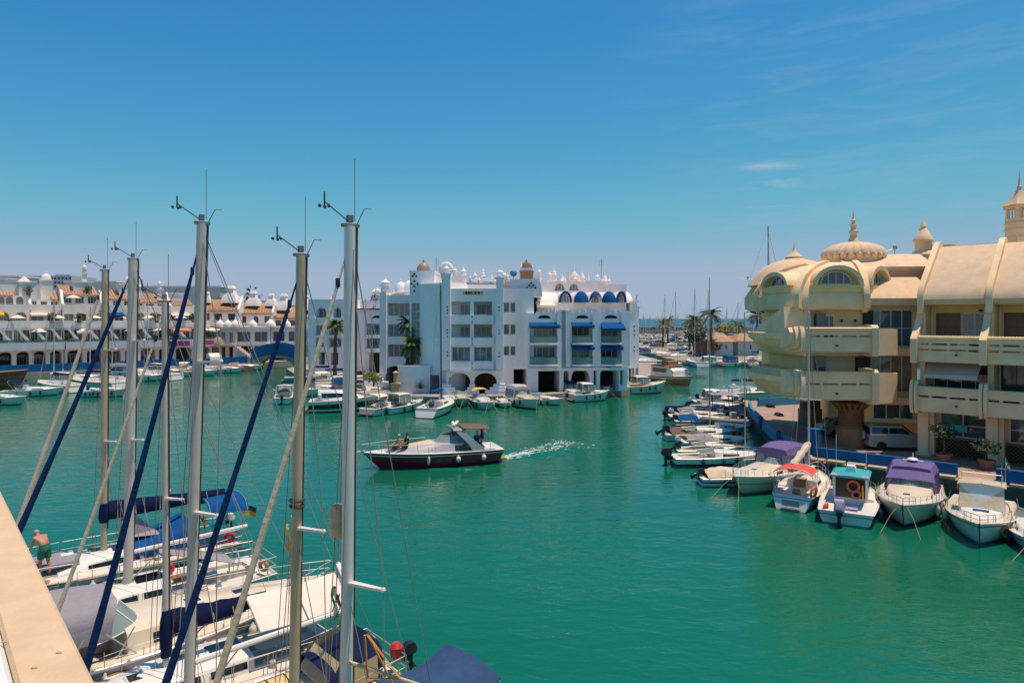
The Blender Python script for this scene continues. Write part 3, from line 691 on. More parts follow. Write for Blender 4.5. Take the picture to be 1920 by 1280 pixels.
    ops = [opening(xr(1040), xr(1059), zr(545), zr(530.5), d=.3, arch=1.0, cols=3, pm=GLSC), opening(xr(1067), xr(1085), zr(545), zr(531), d=.3, arch=1.0, cols=3, pm=GLSC)]
    mb = MB(); facade(mb, frr, xr(1012), xr(1144), 9, zr(528), ops); shell(mb, frr, xr(1012), xr(1144), 9, zr(528), 0, 8); frr.box(mb, xr(1135), xr(1170), 9, zr(537), -2, 4); frr.box(mb, xr(1134), xr(1171), zr(537), zr(535), -2.1, 4.1)
    mb.build('upper_storey', WHITE2, root, org=org); fill_openings(root, frr, ops)
    mb = MB()
    for l, r_, ty, dd in ((846,861,513,4),(864,868,520,5),(848,936,533,1),(896,926,527,6),(936,956,524,5),(956,975,520,4),(975,1001,500,2),(1001,1012,517,3),(1030,1046,522,5),(1074,1090,505,6),(1100,1140,524,7),(820,846,527,3),(867,900,524,8)):
        frr.box(mb, xr(l), xr(r_), 9, zr(ty), dd, dd+3)
    mb.build('roof_block', WHITE2, root, org=org)
    mb = MB(); frr.box(mb, xr(975.5), xr(1000), zr(521), zr(506), 1.7, 1.95); frr.box(mb, xr(974), xr(1001.5), zr(510), zr(507.5), 1.5, 1.69); mb.build('ochre_band', BRICKF, root, org=org)
    mb = MB(); frr.box(mb, xr(974), xr(984), zr(540), zr(530), -6.2, -5.8); mb.build('pink_panel', PINKW, root, org=org)
    dome(root, xr(988), Yr+3.4, zr(501), .9, 1.5, BROWNC)
    # round keyhole chimney
    mb = MB(); c = Vector((xr(834.5), Yr+1.5, zr(503))); mb.torus(c, .78, .3, (0,1,0), 18, 8); mb.box(c.x-.8,c.y-.3,zr(520),c.x+.8,c.y+.3,zr(512)); mb.build('keyhole_chimney', WHITE2, root, org=org)
    for px, ty, by, r_, st in ((866.5,499,528,.55,2),(904,500,525,.55,1),(940,495,530,.62,0),(946,510,526,.5,2),(978,489,502,.32,1),(998,489,504,.32,1),(1032,510,525,.4,2),(1041,498,524,.55,0),(1081,503,524,.8,0),(1097,502,530,.55,0),(1122,515,530,.5,2),(1137,503,540,.6,0),(852,504,516,.5,2),(1150,520,537,.35,2),(920,508,528,.35,0),(1012,505,522,.4,2),(1110,508,528,.4,1)):
        finial(root, xr(px), Yr+1.0+rnd.random()*4, zr(by), zr(ty)-zr(by)+.3, r_*.75, WHITE2, 'chimney', st)
    for i in range(18):
        px = rnd.uniform(785,1142); finial(root, xr(px), Yr+2+rnd.random()*7, zr(532), rnd.uniform(1.3,2.6), rnd.uniform(.22,.38), WHITE2, 'chimney', rnd.choice((0,1,2)))
    mb = MB(); mb.tube([(xr(963),Yr+4,zr(520)),(xr(963),Yr+4,zr(511))], .05); mb.ball((xr(963),Yr+4,zr(509)), (.55,.3,.5), 10, 6); mb.build('satellite_dish', mat('blue_dish', (0.05,0.25,0.4), .5, .1, 3), root, org=org)
    mb = MB(); frr.extr(mb, [(2,zr(527)),(2.6,zr(519)),(4,zr(518)),(4,zr(527))], xr(902), xr(926)); mb.build('roof_canopy', mat('pale_blue_canopy', (0.3,0.42,0.46), .7, .1, 3), root, org=org)
    for px, hh in ((815,1.6),(985,1.2),(1131,1.4)):
        mb = MB(); mb.tube([(xr(px),Yr+2,zr(520)),(xr(px),Yr+2,zr(520)+hh+1.5)], .03, 4)
        for i in range(5): mb.beam((xr(px)-.4,Yr+2,zr(520)+hh+.4+i*.2),(xr(px)+.4,Yr+2,zr(520)+hh+.4+i*.2), .03)
        mb.build('aerial', WIRE, root, org=org)
    # --- low garden wall, gate and planter in front
    return root
WAP = white_apartments()
mb = MB(); Yg = 91.5; mb.box(xp(755,Yg),Yg-4,0.8,xp(813,Yg),Yg-3.7,zp(683,Yg)); mb.box(xp(755,Yg),Yg-3.7,0.8,xp(756.5,Yg),Yg+4,zp(683,Yg)); mb.box(xp(755,Yg)-.05,Yg-4.05,zp(683,Yg),xp(813,Yg)+.05,Yg-3.65,zp(683,Yg)+.1)
one('garden_wall', mb, WHITE, 'plain white garden wall below the palms beside the white apartments', 'wall', (xp(780,Yg),Yg-4,.8))
gt = thing('entrance_gate', 'dark metal barred gate in the white building between garden wall and arches', 'gate', (xp(816,86.5),86.0,.8))
mb = MB(); w = .067*17; mb.box(-w/2,-.04,0,-w/2+.08,.04,2.4); mb.box(w/2-.08,-.04,0,w/2,.04,2.4); mb.box(-w/2,-.039,2.32,w/2,.039,2.4); mb.box(-w/2,-.039,.05,w/2,.039,.12); mb.build('gate_frame', FRMD, gt)
mb = MB(); mb.box(-.02,-.02,.12,.02,.02,2.32); BARM = mb.mesh('bar', FRMD)
for i in range(7):
    o = link('bar', BARM, gt); o.location = (-w/2+.2+i*(w-.4)/6, 0, 0)
mb = MB(); mb.box(-w/2+.08,.05,.12,w/2-.08,.06,2.3); mb.build('gate_sheet', mat('grey_blue_sheet', (.09,.11,.16), .5, .1, 3), gt)
# white stepped planter blocks on the island quay
for i, (px, py, w, h, lab) in enumerate(((705,724,3.4,1.1,'low white stepped planter wall on the quay behind the black sided yacht'),(794,730,3.0,.6,'white planter with a spiky plant in front of the garden wall'))):
    p = at(px, py, .8); mb = MB(); mb.box(-w/2,-.5,0,w/2,.5,h*.6); mb.box(-w/2+.4,-.45,h*.6,w/2-.7,.45,h); o = one('planter', mb, WHITE, lab, 'planter', (0,0,0)); o.location = p
# tan stone pillar by the passage
p = at(742, 738, .8); mb = MB(); mb.box(-.5,-.5,0,.5,.5,1.2); mb.box(-.6,-.6,1.2,.6,.6,1.35); mb.lathe([(.3,1.35),(.3,2.6),(.4,2.7),(.05,2.9)],10); o = one('stone_pillar', mb, mat('tan_pillar',(.5,.36,.15),.8,.15,2), 'tan stone pillar standing on the quay by the passage under the white wing', 'pillar', (0,0,0)); o.location = p

# ---------------------------------------------------------------- bluish white terrace block left of it
def terrace_block():
    Y = 114.0; fr = Fr((0,Y),(1,-.1)); S = fr.s_of; Z = lambda p: zp(p, Y)
    root = thing('terrace_apartments', 'shaded white apartment block with two dark arched top windows behind the tall masts', 'apartment building', (-29,114,.8)); org = root.location
    ops = []
    for l, r_ in ((592,612),(625,640)): ops.append(opening(S(l), S(r_), Z(596), Z(575), d=1.2, arch=1.1, fill='room', cols=2, pm=GLS))
    for t, b_ in ((610,629),(634,652)):
        for l, r_ in ((592,606),(614,640)): ops.append(opening(S(l), S(r_), Z(b_), Z(t), d=1.2, fill='room', cols=2, pm=GLS))
    for l, r_ in ((598,609),(620,634)): ops.append(opening(S(l), S(r_), Z(686), Z(662), d=1.5, fill='dark'))
    mb = MB(); facade(mb, fr, S(578), S(655), .8, Z(560), ops); shell(mb, fr, S(578), S(655), .8, Z(560), 0, 12)
    for t in (597,630,653): fr.box(mb, S(588), S(644), Z(t+4), Z(t), -.35, -.003)
    mb.build('wall', WHITE, root, org=org); fill_openings(root, fr, ops, room=BROWNI)
    ops = []
    for t, b_ in ((607,628),(633,654)): ops.append(opening(S(677), S(714), Z(b_), Z(t), d=1.6, fill='room', cols=4, pm=GLS))
    ops.append(opening(S(687), S(706), Z(596.5), Z(591), d=.4, arch=.45, fill='dark')); ops.append(opening(S(681), S(714), .8, Z(664), d=3, fill='dark'))
    mb = MB(); facade(mb, fr, S(655)+.01, S(718), .8, Z(577), ops, dep=3); shell(mb, fr, S(655)+.01, S(718), .8, Z(577), 3, 10); mb.build('wall', WHITE, root, org=org); fill_openings(root, fr, ops, dep=3, room=BROWNI)
    for py in (628,654):
        mg = MB(); mg.grid(lambda u, v: fr(S(677)+(S(714)-S(677))*u, Z(py)-.1+v*.95, 2.9-.9*sin(pi*u)), 8, 1); mg.build('balcony_glass', GBAL, root, org=org)
        ms = MB(); rb = [fr(S(676)+(S(715)-S(676))*i/10, 0, 2.85-.95*sin(pi*i/10)) for i in range(11)]; ms.prism([(p.x,p.y) for p in rb], Z(py)-.7, Z(py)-.12); ms.build('balcony_slab', WHITE, root, org=org)
    mb = MB(); fr.box(mb, S(660), S(714), Z(579), Z(577.2), 2.5, 2.99); mb.build('awning_roller', NAVY, root, org=org)
    mb = MB(); fr.box(mb, S(668), S(700), 9, Z(551), 8, 14); fr.box(mb, S(655), S(716), 9, Z(561), 6, 13); fr.box(mb, S(608), S(648), 9, Z(562), 3, 10); mb.build('roof_block', mat('lilac_render', (.58,.52,.60), .9,.06,1), root, org=org)
    for px, ty, by, r_, st in ((672,535,552,.6,2),(679,533,552,.6,2),(705,540,562,.5,0),(712,538,562,.5,2),(614,556,564,.5,2),(586,553,562,.5,2)): finial(root, fr(S(px),0,9).x, fr(S(px),0,9).y, Z(by), Z(ty)-Z(by), r_, WHITE2, 'chimney', st)
    return root
terrace_block()
# ---------------------------------------------------------------- cream building on the right
def cream_building():
    root = thing('cream_building', 'ornate cream apartment building with fluted dome and big sloping roofs on the right quay', 'apartment building', (28,54,QZ)); org = root.location
    fr = Fr((28.6,46.8),(.707,-.707)); bay = 3.9; S0 = -.35; NB = 4; S1 = S0+bay*NB
    EZ = 11.75
    # main wing: recessed window walls of two storeys
    for (zb, zt, dep) in ((8.0, 11.3, 1.2), (4.7, 7.7, 1.2)):
        ops = []
        for i in range(NB):
            a = S0+i*bay
            if zb > 6: ops += [opening(a+.45, a+1.95, zb+.2, zt-.55, d=.18, cols=1, fm=SHUT, pm=SHUT), opening(a+2.0, a+3.5, zb+.2, zt-.55, d=.18, cols=2, pm=GLSC)]
            else: ops += [opening(a+.3, a+3.6, zb+.1, zt-.3, d=.18, cols=4, fm=FRMD if i else FRMW, pm=GLS)]
        mb = MB(); facade(mb, fr, S0-.2, S1, zb, zt, ops, dep=dep); mb.build('window_wall', CREAMW, root, org=org); fill_openings(root, fr, ops, dep=dep)
        for i in range(NB+1):
            mb = MB(); fr.box(mb, S0+i*bay-.17, S0+i*bay+.17, zb, zt, -.2, dep+.1); mb.build('party_wall', CREAM, root, org=org)
    mb = MB(); fr.box(mb, S0-.3, S1, 11.3, EZ, -.35, 6); fr.box(mb, S0-.3, S1, 7.46, 8.0, -1.35, 6); fr.box(mb, S0-.3, S1, 4.2, 4.7, -1.35, 6); mb.build('floor_slab', CREAM, root, org=org)
    mb = MB(); fr.box(mb, S0-.3, S1, 4.7, 11.3, 6, 9); mb.build('back_wall', CREAM, root, org=org)
    # big sloping roof panels between ribs
    for i in range(NB):
        a = S0+i*bay
        mb = MB(); pr = [(-.5,EZ-.35),(-.62,EZ-.1),(-.55,EZ+.12),(-.2,EZ+.62),(3.6,15.45),(3.9,15.55),(4.2,15.45),(9,15.3),(9,EZ),(0,EZ-.35)]
        fr.extr(mb, pr, a+.18, a+bay-.18); mb.build('roof_slope', ROOFC, root, org=org)
    for i in range(NB+1):
        a = S0+i*bay
        mb = MB(); pr = [(-.75,EZ-1.0),(-.85,EZ-.4),(-.8,EZ+.35),(-.35,EZ+.95),(3.55,15.85),(4.0,15.95),(4.3,15.7),(4.4,15.2),(-.1,EZ-.2),(-.1,EZ-1.0)]
        fr.extr(mb, pr, a-.18, a+.18); mb.build('roof_rib', CREAM, root, org=org)
    mb = MB(); fr.box(mb, S0+.7, S1, 15.2, 15.62, 4.1, 5.2); mb.build('ridge_cap', CREAM, root, org=org)
    # balconies: curved ribs, parapets with open slots and a rope moulded rail
    for lvl, (pt, pb) in enumerate(((9.2, 7.5), (5.75, 4.15))):
        for i in range(NB):
            a = S0-.15+i*bay
            mb = MB()
            if lvl == 0:
                fr.box(mb, a+.2, a+bay-.2, pb, pb+.72, -1.5, -1.3); fr.box(mb, a+.2, a+bay-.2, pb+.84, pb+1.1, -1.5, -1.3); fr.box(mb, a+.2, a+bay-.2, pb+1.22, pb+1.52, -1.5, -1.3)
                for c in (.9, bay/2, bay-.9): fr.box(mb, a+c-.09, a+c+.09, pb+.7, pb+1.24, -1.47, -1.33)
            else:
                fr.box(mb, a+.2, a+bay-.2, pb, pb+.95, -1.5, -1.3); fr.box(mb, a+.2, a+bay-.2, pb+1.08, pb+1.5, -1.5, -1.3)
                for c in (.9, bay/2, bay-.9): fr.box(mb, a+c-.09, a+c+.09, pb+.93, pb+1.1, -1.47, -1.33)
            mb.build('parapet', CREAM, root, org=org)
            mb = MB(); n = 40; pts = [fr(a+.2+(bay-.4)*j/n, pb+1.58, -1.4) for j in range(n+1)]
            mb.tube(pts, [(.12 if lvl else .13)*(1+(.22 if (j % 2 and not lvl) else 0)) for j in range(n+1)], 8); mb.build('handrail', CREAM, root, org=org)
            mb = MB(); q = fr(a+bay*.62, pb+.5, -1.52); mb.tube([q, q-Vector((fr.p.x,fr.p.y,.1))*.15], .07, 8); mb.build('drain_spout', FRMD, root, org=org)
        for i in range(NB+1):
            a = S0-.15+i*bay; mb = MB()
            if lvl == 0: pr = [(-1.75,pb-.1),(-1.85,pb+.6),(-1.8,pb+1.5),(-1.55,pb+1.75),(-1.0,pb+2.2),(-.35,pb+3.0),(-.1,pb+3.7),(.6,pb+3.7),(.6,pb-.1)]
            else: pr = [(-1.55,pb-.15),(-1.8,pb+.2),(-1.92,pb+.9),(-1.85,pb+1.6),(-1.6,pb+2.05),(-1.2,pb+2.1),(-.6,pb+1.7),(.2,pb+1.7),(.2,pb-.15)]
            for o_ in ((0,) if lvl == 0 else (-.13,.13)):
                w = .2 if lvl == 0 else .1
                fr.extr(mb, pr, a+o_-w, a+o_+w)
            mb.build('balcony_rib', CREAM, root, org=org)
    # striped awning under the upper balcony
    awning(root, fr, S0+.3, S0+bay-.5, 7.4, .75, 1.35, -.1, mat('pale_pink_canvas', (.55,.42,.36), .9, .08, 3), 'awning', .25)
    # ground floor: piers, restaurant windows over lattice
    for i in range(NB+1):
        a = S0+.1+i*bay
        mb = MB(); fr.box(mb, a-.32, a+.32, QZ+.02, 4.2, -.55, .1); fr.box(mb, a+.33, a+.6, QZ+.02, 4.2, -.3, .1); fr.box(mb, a-.42, a+.42, QZ+.01, QZ+.25, -.65, .2); mb.build('pier', CREAM, root, org=org)
    ops = []
    for i in range(NB): 
        a = S0+.1+i*bay; ops.append(opening(a+.75, a+bay-.45, QZ+1.35, 4.0, d=.2, cols=3 if i else 2, rows=2, pm=GLS))
    mb = MB(); facade(mb, fr, S0+.4, S1, QZ, 4.2, ops, dep=.5); mb.build('shop_wall', CREAMW, root, org=org); fill_openings(root, fr, ops, dep=.5)
    mb = MB(); fr.box(mb, S0+.86, S0+2.5, 2.75, 3.2, .32, .52); mb.build('menu_board', TEALC, root, org=org)
    for i in range(NB):
        a = S0+.75+i*bay; w = bay-.9; mb = MB(); h = 1.15; zb = QZ+.12
        fr.box(mb, a, a+w, zb-.1, zb, .1, .2); fr.box(mb, a, a+w, zb+h, zb+h+.12, .1, .2)
        k = -h
        while k < w:
            for s_ in (1, -1):
                x0, x1 = (k, k+h) if s_ > 0 else (k+h, k); z0, z1 = zb, zb+h
                if x0 < 0: z0 += (0-x0)/(x1-x0)*h; x0 = 0
                if x1 < 0: z1 = zb+(0-(k+h))/(-h)*h if s_ < 0 else z1; x1 = 0
                if x0 > w: z0 = zb+(w-(k+h))/(-h)*h; x0 = w
                if x1 > w: z1 = zb+(w-k)/h*h; x1 = w
                mb.beam(fr(a+x0, z0, .15-.02*s_), fr(a+x1, z1, .15-.02*s_), .05, .03)
            k += .24
        o = mb.build('lattice', BROWNC, root, org=org); o['kind'] = 'stuff'
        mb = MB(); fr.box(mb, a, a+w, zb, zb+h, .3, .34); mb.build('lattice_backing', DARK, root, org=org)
    for i in range(NB):                               # rain pipes beside the party walls, terrace planters
        a = S0+i*bay; mb = MB(); mb.tube([fr(a+.3,11.2,.95), fr(a+.3,8.1,.95)], .045, 6); mb.tube([fr(a+.3,7.4,.95), fr(a+.3,4.8,.95)], .045, 6); mb.build('rain_pipe', CREAM, root, org=org)
    # --- recessed link between wing and rotunda: tall glazed bay
    fl = Fr((25.6,49.6),(1,-.12)); ln = 3.6
    ops = [opening(.35, ln-.25, 8.3, 11.0, d=.15, cols=4, rows=2, pm=GLSB), opening(.35, ln-.25, 5.0, 7.7, d=.15, cols=4, rows=1, pm=GLSC), opening(.6, ln-.2, 3.05, 4.2, d=.15, cols=3, rows=1, pm=GLS)]
    mb = MB(); facade(mb, fl, 0, ln, 2.85, 11.5, ops); mb.build('link_wall', CREAMW, root, org=org); fill_openings(root, fl, ops)
    mb = MB(); fl.box(mb, -.2, ln+.6, 7.75, 8.25, -1.0, .3); mb.build('link_slab', CREAM, root, org=org); mb = MB(); fl.box(mb, -.2, ln+.6, 4.25, 4.75, -1.0, .3); mb.build('link_slab', CREAM, root, org=org)
    mb = MB(); fl.extr(mb, [(-.8,11.3),(-.9,11.8),(-.3,12.4),(2.2,13.6),(2.2,11.3)], -.3, ln+.8); mb.build('link_roof', ROOFC, root, org=org)
    ops = [opening(1.0, 2.8, 13.0, 13.9, d=.15, cols=3, pm=GLS)]
    mb = MB(); facade(mb, fl, -.2, ln+2, 12.2, 14.1, ops, dep=2.3); mb.build('clerestory_wall', CREAM, root, org=org); fill_openings(root, fl, ops, dep=2.3)
    mb = MB(); fl.extr(mb, [(1.9,14.0),(1.9,14.25),(4.5,15.4),(7,15.4),(7,14.0)], -.5, ln+2.2); mb.build('upper_roof', ROOFC, root, org=org)
    # garage and shop back wall under the rotunda
    mb = MB(); mb.prism([(27.2,57.0),(30.8,51.6),(34.5,51.5),(34,63),(29,65)], QZ, 4.2); mb.build('ground_wall', CREAMW, root, org=org)
    mb = MB(); mb.beam((25.7,50.6,3.15),(30.2,48.2,2.95),.16,.26); mb.box(26.9,49.8,3.1,27.1,50.0,4.2); mb.build('garage_beam', CREAM, root, org=org)
    # --- rotunda
    c = Vector((26.6,54.4))
    V = [Vector(p) for p in ((21.6,62.0),(19.9,55.4),(20.45,48.7),(25.15,48.5),(28.6,51.5),(33.0,55.6),(32,60),(27,63))]
    nrm = len(V)
    def ring(sc, z): return [((c+(p-c)*sc).x, (c+(p-c)*sc).y, z) for p in V]
    prof = [(.97,10.95),(1.0,11.05),(1.02,11.5),(1.005,12.1),(.965,12.7),(.89,13.3),(.78,13.85),(.64,14.25),(.52,14.5),(.40,14.65)]
    mb = MB(); mb.loft([ring(s_, z) for s_, z in prof]); mb.build('rotunda_roof', CREAM, root, org=org, sharp=28)
    for i, p in enumerate(V):                         # wavy ribs at each corner
        d = (p-c); L_ = d.length; d = d/L_; t = Vector((-d.y,d.x))
        pr = []
        for k, (s_, z) in enumerate(prof): pr.append((s_*L_+.25+.12*(k % 2), z))
        out = [(r_, z) for r_, z in pr]; inn = [(r_-.6, z-.3) for r_, z in pr[::-1]]
        mb = MB(); rings = []
        for w in (-.2,.2): rings.append([((c+d*r_+t*w).x, (c+d*r_+t*w).y, z+.12) for r_, z in out+inn])
        mb.loft(rings); mb.build('roof_rib', CREAM, root, org=org)
    mb = MB()
    mb.prism([((c+(p-c)*.86).x, (c+(p-c)*.86).y) for p in V], 4.75, 10.95); mb.build('rotunda_wall', CREAMW, root, org=org)
    mb = MB(); mb.prism([((c+(p-c)*.88).x, (c+(p-c)*.88).y) for p in V], 4.45, 4.8); mb.prism([((c+(p-c)*.9).x, (c+(p-c)*.9).y) for p in V], 7.7, 8.1); mb.build('rotunda_slab', CREAM, root, org=org)
    # arched dormers on the two facets facing the water
    def dormer(P0, P1, f0, f1, z0, zt, cols, lean):
        P0 = Vector(P0); P1 = Vector(P1); L_ = (P1-P0).length; f = Fr(P0, P1-P0); a, b = L_*f0, L_*f1; m_ = (a+b)/2; w = (b-a)/2; h = zt-z0
        n = 14; mb = MB(); rings = []
        for i in range(n+1):
            th = pi*i/n; o_ = (m_-w*cos(th), z0+h*sin(th)); q = (m_-(w-.3)*cos(th), z0+(h-.3)*sin(th))
            rings.append([f(o_[0],o_[1],lean-.35), f(o_[0],o_[1],lean+3.2), f(q[0],q[1],lean+3.2), f(q[0],q[1],lean-.35)])
        mb.loft(rings); mb.build('dormer_arch', CREAM, root, org=org)
        mb = MB(); mb.poly([f(m_-(w-.28)*cos(pi*i/n), z0+(h-.28)*sin(pi*i/n), lean+.25) for i in range(n+1)]); f.box(mb, a-.1, b+.1, z0-.5, z0, lean-.2, lean+.6); mb.build('dormer_wall', CREAMW, root, org=org)
        win(root, f, m_-w*.62, m_+w*.62, z0+.03, z0+h*.72, lean+.12, cols, 1, FRMW, GLS, h*.6)
    dormer(V[2], V[3], .2, .95, 12.75, 14.15, 4, .1)
    dormer((25.3,48.6), (28.5,51.2), .08, .9, 12.75, 14.2, 4, .2)
    dormer(V[1], V[2], .15, .8, 12.8, 13.9, 3, .15)
    # drum, scalloped collar, fluted dome and tiered finial
    cx, cy = 27.3, 54.6
    mb = MB(); mb.lathe([(3.2,14.1),(2.2,14.5),(2.1,15.2),(2.1,15.35)], 32, (cx,cy,0)); mb.build('drum', CREAM, root, org=org)
    mb = MB()
    for i in range(24):
        a = 2*pi*i/24; mb.ball((cx+2.12*cos(a), cy+2.12*sin(a), 15.28), (.28,.28,.27), 8, 5)
    mb.build('scalloped_collar', CREAM, root, org=org)
    mb = MB(); n = 96; rings = []
    for k in range(9):
        a = k/8*pi/2*.96; r_ = 2.3*cos(a); z = 15.38+1.05*sin(a)
        rings.append([(cx+(r_*(1+.05*abs(sin(12*2*pi*j/n))*(1 if k < 8 else 0)))*cos(2*pi*j/n), cy+(r_*(1+.05*abs(sin(12*2*pi*j/n))))*sin(2*pi*j/n), z+.05*abs(sin(12*2*pi*j/n))) for j in range(n)])
    mb.loft(rings); mb.build('fluted_dome', ROOFC, root, org=org, sharp=60)
    mb = MB(); mb.lathe([(.5,16.2),(.3,16.8),(.22,17.0),(.34,17.25),(.36,17.35),(.18,17.45),(.16,17.6),(.28,17.75),(.28,17.82),(.13,17.92),(.12,18.05),(.2,18.15),(.2,18.2),(.08,18.3),(.03,18.8),(.01,19.0)], 14, (cx,cy,0)); mb.build('finial', CREAM, root, org=org)
    # second lower dome behind on the left with its finial
    cx2, cy2 = 24.6, 59.5
    mb = MB(); mb.lathe([(3.9,13.2),(3.4,14.0),(2.6,14.8),(1.6,15.3),(.8,15.5),(.7,15.6),(.75,15.7),(.4,16.0),(.2,16.15),(.07,16.4),(.01,17.0)], 24, (cx2,cy2,0)); mb.build('rear_dome', ROOFC, root, org=org)
    # balconies of the facet that faces the camera
    ff = Fr(V[2]+(V[2]-c).normalized()*.3, V[3]-V[2]); L_ = (V[3]-V[2]).length+.2
    for pt, pb in ((9.62,8.05),(6.55,4.75)):
        mb = MB(); ff.box(mb, .1, L_-.35, pb, pb+1.02, -1.3, -1.1); ff.box(mb, .1, L_-.35, pb+1.16, pt, -1.3, -1.1)
        for k in (1,2,3): ff.box(mb, L_*k/4-.1, L_*k/4+.1, pb+1.0, pb+1.18, -1.27, -1.13)
        ff.extr(mb, [(-1.45,pt-.02),(-1.5,pt+.06),(-1.42,pt+.14),(-1.0,pt+.14),(-1.0,pt-.02)], .1, L_-.35); mb.build('parapet', CREAM, root, org=org)
        mb = MB(); ff.extr(mb, [(-1.42,pb-.3),(-1.55,pb+.3),(-1.52,pt+.1),(-1.3,pt+.3),(.6,pt+.3),(.6,pb-.3)], L_-.35, L_+.08); mb.build('balcony_rib', CREAM, root, org=org)
        mb = MB(); q0 = ff(L_+.08, 0, -1.25); q1 = ff(L_+1.75, 0, -.6)
        mb.hexa([(q0.x,q0.y,pb-.25),(q1.x,q1.y,pb-.25),(q1.x+.2,q1.y+.3,pb-.25),(q0.x,q0.y+.3,pb-.25)],[(q0.x,q0.y,pt+.05),(q1.x,q1.y,pt+.0),(q1.x+.2,q1.y+.3,pt+.0),(q0.x,q0.y+.3,pt+.05)]); mb.build('parapet', CREAM, root, org=org)
        # stepped, scrolled left end
        for k, (s_, dz) in enumerate(((-.15,0),(-.45,.12),(-.75,.3))):
            mb = MB(); ff.extr(mb, [(-1.5+.25*k,pb+.1+.2*k),(-1.62+.25*k,pb+.7),(-1.55+.25*k,pt-.2),(-1.3+.3*k,pt+.2-dz*.3),(.8,pt+.2-dz*.3),(.8,pb-.2+.2*k)], s_-.12, s_+.16); mb.build('scroll_end', CREAM, root, org=org)
        mb = MB(); q = ff(L_*.45, pb+.45, -1.32); mb.tube([q, q-Vector((ff.p.x,ff.p.y,.1))*.18], .07, 8); mb.build('drain_spout', FRMD, root, org=org)
    fw_ = Fr(c+(V[2]-c)*.865, V[3]-V[2]); Lw = (V[3]-V[2]).length*.865
    win(root, fw_, Lw*.12, Lw*.5, 8.6, 10.6, -.02, 4, 1, FRMW, GLS); win(root, fw_, Lw*.08, Lw*.86, 5.2, 7.6, -.05, 1, 1, SHUTB, SHUTB, 0, 'roller_shutter')
    for k in (.62,.86):
        mb = MB(); q = fw_(Lw*k, 10.2, -.1); mb.ball(q, .11, 8, 6); mb.build('wall_lamp', FRMD, root, org=org)
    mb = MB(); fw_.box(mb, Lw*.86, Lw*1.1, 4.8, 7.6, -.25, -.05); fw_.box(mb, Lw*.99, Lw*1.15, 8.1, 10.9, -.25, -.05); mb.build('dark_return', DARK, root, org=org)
    # bowl shaped balconies of the left facet: nose rounded, stacked rims
    fL = Fr(V[1], V[2]-V[1]); LL = (V[2]-V[1]).length
    for (zt, zb, out) in ((9.5,7.7,1.0),(6.4,4.5,1.15)):
        for k in range(3):
            mb = MB(); rings = []
            for (r_, z) in ((.0,zb+.05*k),(.3,zb+.35),(.62,zb+.85),(.96,zt-.6),(1.0,zt-.2-.0*k),(.93,zt-.15),(.55,zt-.25)):
                pts = []
                for i in range(17):
                    th = pi*i/16; a = LL*.5-LL*(.56-.05*k)*cos(th); d = -(out+.45*r_*1.3-.22*k)*r_*max(0,sin(th))**.6
                    pts.append(fL(a, z+.22*k, d+.2+.15*k))
                rings.append(pts+[fL(LL*.98, z+.22*k, 1.4), fL(LL*.02, z+.22*k, 1.4)])
            mb.loft(rings); mb.build('bowl_balcony', CREAM, root, org=org)
        mb = MB(); mb.prism([fL(LL*.05,0,1.5).xy, fL(LL*.95,0,1.5).xy, fL(LL*.95,0,2.2).xy, fL(LL*.05,0,2.2).xy], zt-.2, zt+1.2); mb.build('loggia_window', GLS, root, org=org)
    # sloping buttress between the bowls
    mb = MB(); P5 = [(LL*.30,9.3),(LL*.36,9.75),(LL*.98,11.2),(LL*1.02,9.2)]; mb.loft([[fL(a_,z_,-1.05) for a_,z_ in P5],[fL(a_,z_,.9) for a_,z_ in P5]]); mb.build('sloping_buttress', CREAM, root, org=org)
    # carved round columns carrying the rotunda
    for (x, y, lab) in ((24.9,50.2,''),(26.4,60.5,'')):
        mb = MB(); mb.lathe([(1.0,QZ),(1.0,QZ+1.35),(.82,QZ+1.45),(.78,QZ+2.5),(.84,QZ+2.55),(.8,QZ+2.6),(.8,QZ+2.75)], 20, (x,y,0)); mb.build('column', mat('tan_brown_stone', (.36,.19,.085), .85, .2, 2, .4, 14), root, org=org)
        mb = MB()
        for j in range(9):
            for i in range(20):
                a = 2*pi*(i+.5*(j%2))/20; z = QZ+1.5+j*.13
                mb.T = Matrix.Translation((x,y,z)) @ Matrix.Rotation(a,4,'Z'); mb.box(.76,-.11,0,.84,.11,.105)
        mb.T = None; o = mb.build('column_brickwork', BROWNC, root, org=org); o['kind'] = 'stuff'
        mb = MB(); mb.lathe([(.8,QZ+2.75),(.95,QZ+3.0),(1.35,QZ+3.3)], 20, (x,y,0))
        for i in range(18):
            a = 2*pi*i/18; mb.T = Matrix.Translation((x,y,QZ+2.72)) @ Matrix.Rotation(a,4,'Z'); mb.hexa([(.82,-.09,0),(.95,-.09,0),(.95,.09,0),(.82,.09,0)],[(1.05,-.16,.5),(1.4,-.16,.55),(1.4,.16,.55),(1.05,.16,.5)])
        mb.T = None; mb.build('column_capital', BROWNC, root, org=org)
    # chimney turrets on the roofs
    def turret(x, y, z, w, h1, label):
        mb = MB(); mb.box(x-w/2,y-w/2,z,x+w/2,y+w/2,z+h1)
        for k in (.35,.6,.8): mb.box(x-w/2-.07,y-w/2-.07,z+h1*k,x+w/2+.07,y+w/2+.07,z+h1*k+.1)
        for dx in (-1,1):
            for dy in (-1,1): mb.box(x+dx*w*.4-.1,y+dy*w*.4-.1,z+h1,x+dx*w*.4+.1,y+dy*w*.4+.1,z+h1+w*.55)
        for dx in (-.25,.0,.25): mb.box(x+dx*w-.05,y-w*.45,z+h1,x+dx*w+.05,y-w*.4,z+h1+w*.5); mb.box(x-w*.45,y+dx*w-.05,z+h1,x-w*.4,y+dx*w+.05,z+h1+w*.5)
